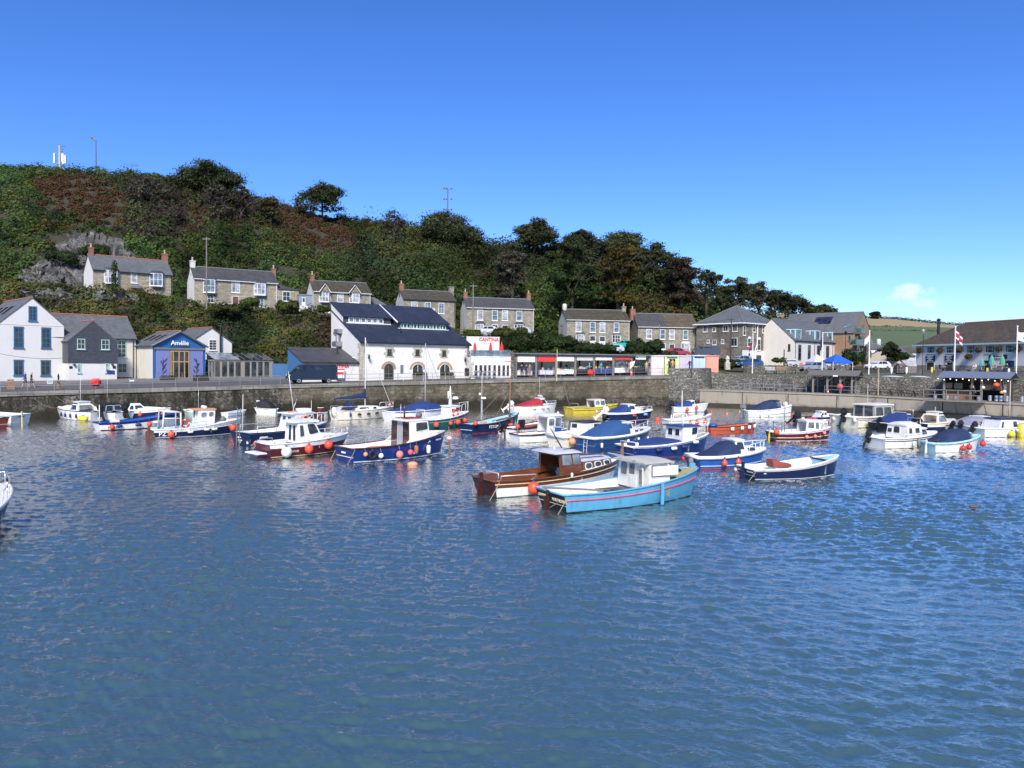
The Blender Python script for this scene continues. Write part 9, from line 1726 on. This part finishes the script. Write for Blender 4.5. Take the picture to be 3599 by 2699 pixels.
for i,(x,y)in enumerate(((-.1,-2.9),(1.2,-2.9),(2.0,-2.9),(4.4,-2.9),(w*.80,-1.2),(w*.9,-1.2),(w*.97,-1.2),(w*1.06,-1.2),(w*1.28,-1.0))):
 k=thing('beer_keg','steel keg number %s along the kiosk deck counted from its left end'%('one','two','three','four','five','six','seven','eight','nine')[i],'keg',kloc(x,y,.0),KR,'steel kegs on the kiosk deck');MB().lathe([(.19,0),(.21,.03),(.19,.08),(.2,.25),(.2,.38),(.19,.54),(.21,.6),(.19,.62)],(0,0,0),12).build('barrel',KEG,k,True)
 if i in(5,6):MB().lathe([(.206,.2),(.206,.42)],(0,0,0),12).build('blue_band',BLUF,k)
for x,y,z,m_,r,lb in((w*.68,-.9,1.5,FWH,.2,'white float hung on the kiosk post'),(w*.88,-.7,1.85,FO,.28,'orange float hung high at the kiosk side'),(w*1.0,-.6,1.1,FWH,.2,'white float low at the right of the kiosk'),(w*.96,-.7,1.0,FPE,.19,'peach float beside the low white one on the kiosk')):
 k=thing('decor_float',lb,'float',kloc(x,y,z),0,'floats hung on the kiosk');MB().ball((0,0,0),r,12,8,0,(1.3 if m_ is FO else 1,1,.9)).build('float',m_,k,True);MB().tube([(0,0,r*.8),(0,.3,ze-z)],.015,4).build('rope',ROPE,k)
for x,y,fc,tp,lb in((w*.40,.9,-90,(.05,.05,.05),'person in black behind the kiosk counter'),(w*.52,-.9,60,(.03,.03,.04),'person with fair hair sitting at the kiosk front')):person(kloc(x,y,0),math.degrees(KR)+fc,'stand',tp,(.03,.03,.04),lb,'fair')
for i,(u,v0,v1,m_,lb)in enumerate(((3133,1290,1318,FWH,'white painted oar blade upright on the green, leftmost'),(3186,1290,1318,FWH,'white painted oar blade upright beside a yellow post'),(3275,1290,1315,YEL,'yellow oar blade upright on the green'),(3468,1293,1375,YEL,'tall yellow oar standing before the kiosk'),(3545,1295,1326,FWH,'white oar blade upright right of the kiosk roof'))):
 Y=104-i*2.2;p=at(u,v1,Y);h=(v1-v0)*Y/F;k=thing('upright_oar',lb,'oar',p,0,'painted oars along the green');MB().tube([(0,0,-.9),(0,0,h*.5)],.035,6).build('shaft',WOODG,k);MB().slab([(-.05,0,h*.2),(.05,0,h*.2),(.14,0,h*.5),(.12,0,h),(-.12,0,h),(-.14,0,h*.5)],.03).build('blade',m_,k)
a,b=Vector((xat(3085,107),107,4.55)),Vector((xat(3290,100),100,4.5));railing([a,b],'low timber post and rail fence on the green left of the kiosk',1.0,1.7,WOODG,1,'timber_fence');a,b=Vector((xat(2628,114.5),114.5,4.6)),Vector((xat(2900,108.5),108.5,4.6));railing([a,b],'low rail along the edge of the green behind the benches',.9,2.0,WOODG,2,'timber_fence');a,b=Vector((xat(3470,97),97,4.5)),Vector((xat(3640,92),92,4.5));railing([a,b],'dark timber fence in front of the pub tables',1.0,1.7,DKWOOD,2,'timber_fence')
for u0,u1,v,lb in((3096,3175,1330,'white upturned canoe on top of the retaining wall, left one'),(3182,3268,1333,'white upturned canoe on top of the retaining wall, right one')):
 a,b=at(u0,v,103.5),at(u1,v,99.6);a.z=b.z=4.5;d=(b-a);k=thing('canoe',lb,'canoe',a.lerp(b,.5)+Vector((-.3,-.75,.1)),math.atan2(d.y,d.x));l=d.length/2;MB().grid([[(x*l,math.cos(q)*.26*(1-x*x),math.sin(q)*.13*(1-x*x*.8))for q in[math.pi*j/8 for j in range(9)]]for x in[-1+i/8 for i in range(17)]],0).build('hull',BOLD,k,True)
t=thing('lime_kiln_block','squat old stone block left of the pub on the green','structure',at(3165,1312,112));MB().bbox(-.75,.75,-.7,.7,-.2,1.45,.25).build('stonework',RUB,t);t=thing('timber_store','grey board store leaning beside the squat stone block','shed',at(3200,1303,112));MB().slab([(-.7,0,.6),(.9,0,.6),(1.1,.8,1.5),(-.9,.8,1.5)],.06).build('sloping_lid',GREY,t);MB().box(-.7,.9,.05,.8,-.3,.6).build('board_side',WOODG,t)
for u0,u1 in((2640,2700),(2735,2800)):
 a,r0=on_wall(u0,4.2);b,_=on_wall(u1,4.2);k=thing('long_bench','long timber bench against the retaining wall, '+('left one' if u0<2700 else 'nearer the shelter'),'bench',a,r0);l=(b-a).length;MB().box(0,l,-.25,.25,.42,.48).build('seat',WOODG,k)
 for i in range(4):MB().box(l*i/3-.1,l*i/3+.1,-.2,.2,0,.419).build('leg',DKWOOD,k)
for i,u in enumerate((3040,3080,3120,3165,3205)):
 a,r0=on_wall(u,2.6);bench_table(a,r0,DKWOOD,'dark walkway picnic table, %s from the shelter'%('first','second','third','fourth','fifth')[i])
pole(3086,1290,1395,97.5,.08,pm('pale_post',(.42,.36,.25),.8),'pale timber post standing at the walkway edge right of the shelter','marker_post')
for(u,v),(u2,v2),lb in(((118,1397),(206,1433),'green mooring rope from the wall to the leftmost cabin boat'),((195,1393),(326,1440),'grey mooring rope from the wall to the black topped boat'),((545,1400),(640,1455),'mooring rope down the wall behind the white gantry'),((840,1385),(880,1412),'mooring rope slanting across the wall near the black topped cuddy')):
 a=at(u,v,quayY(u)[0]-.3);b_=at(u2,v2,quayY(u2)[0]-2.6);P=[a.lerp(b_,i/8)-Vector((0,0,.35*4*(i/8)*(1-i/8)))for i in range(9)];tag(MB().tube(P,.016,5).build('mooring_rope',TEAK),lb,'rope')
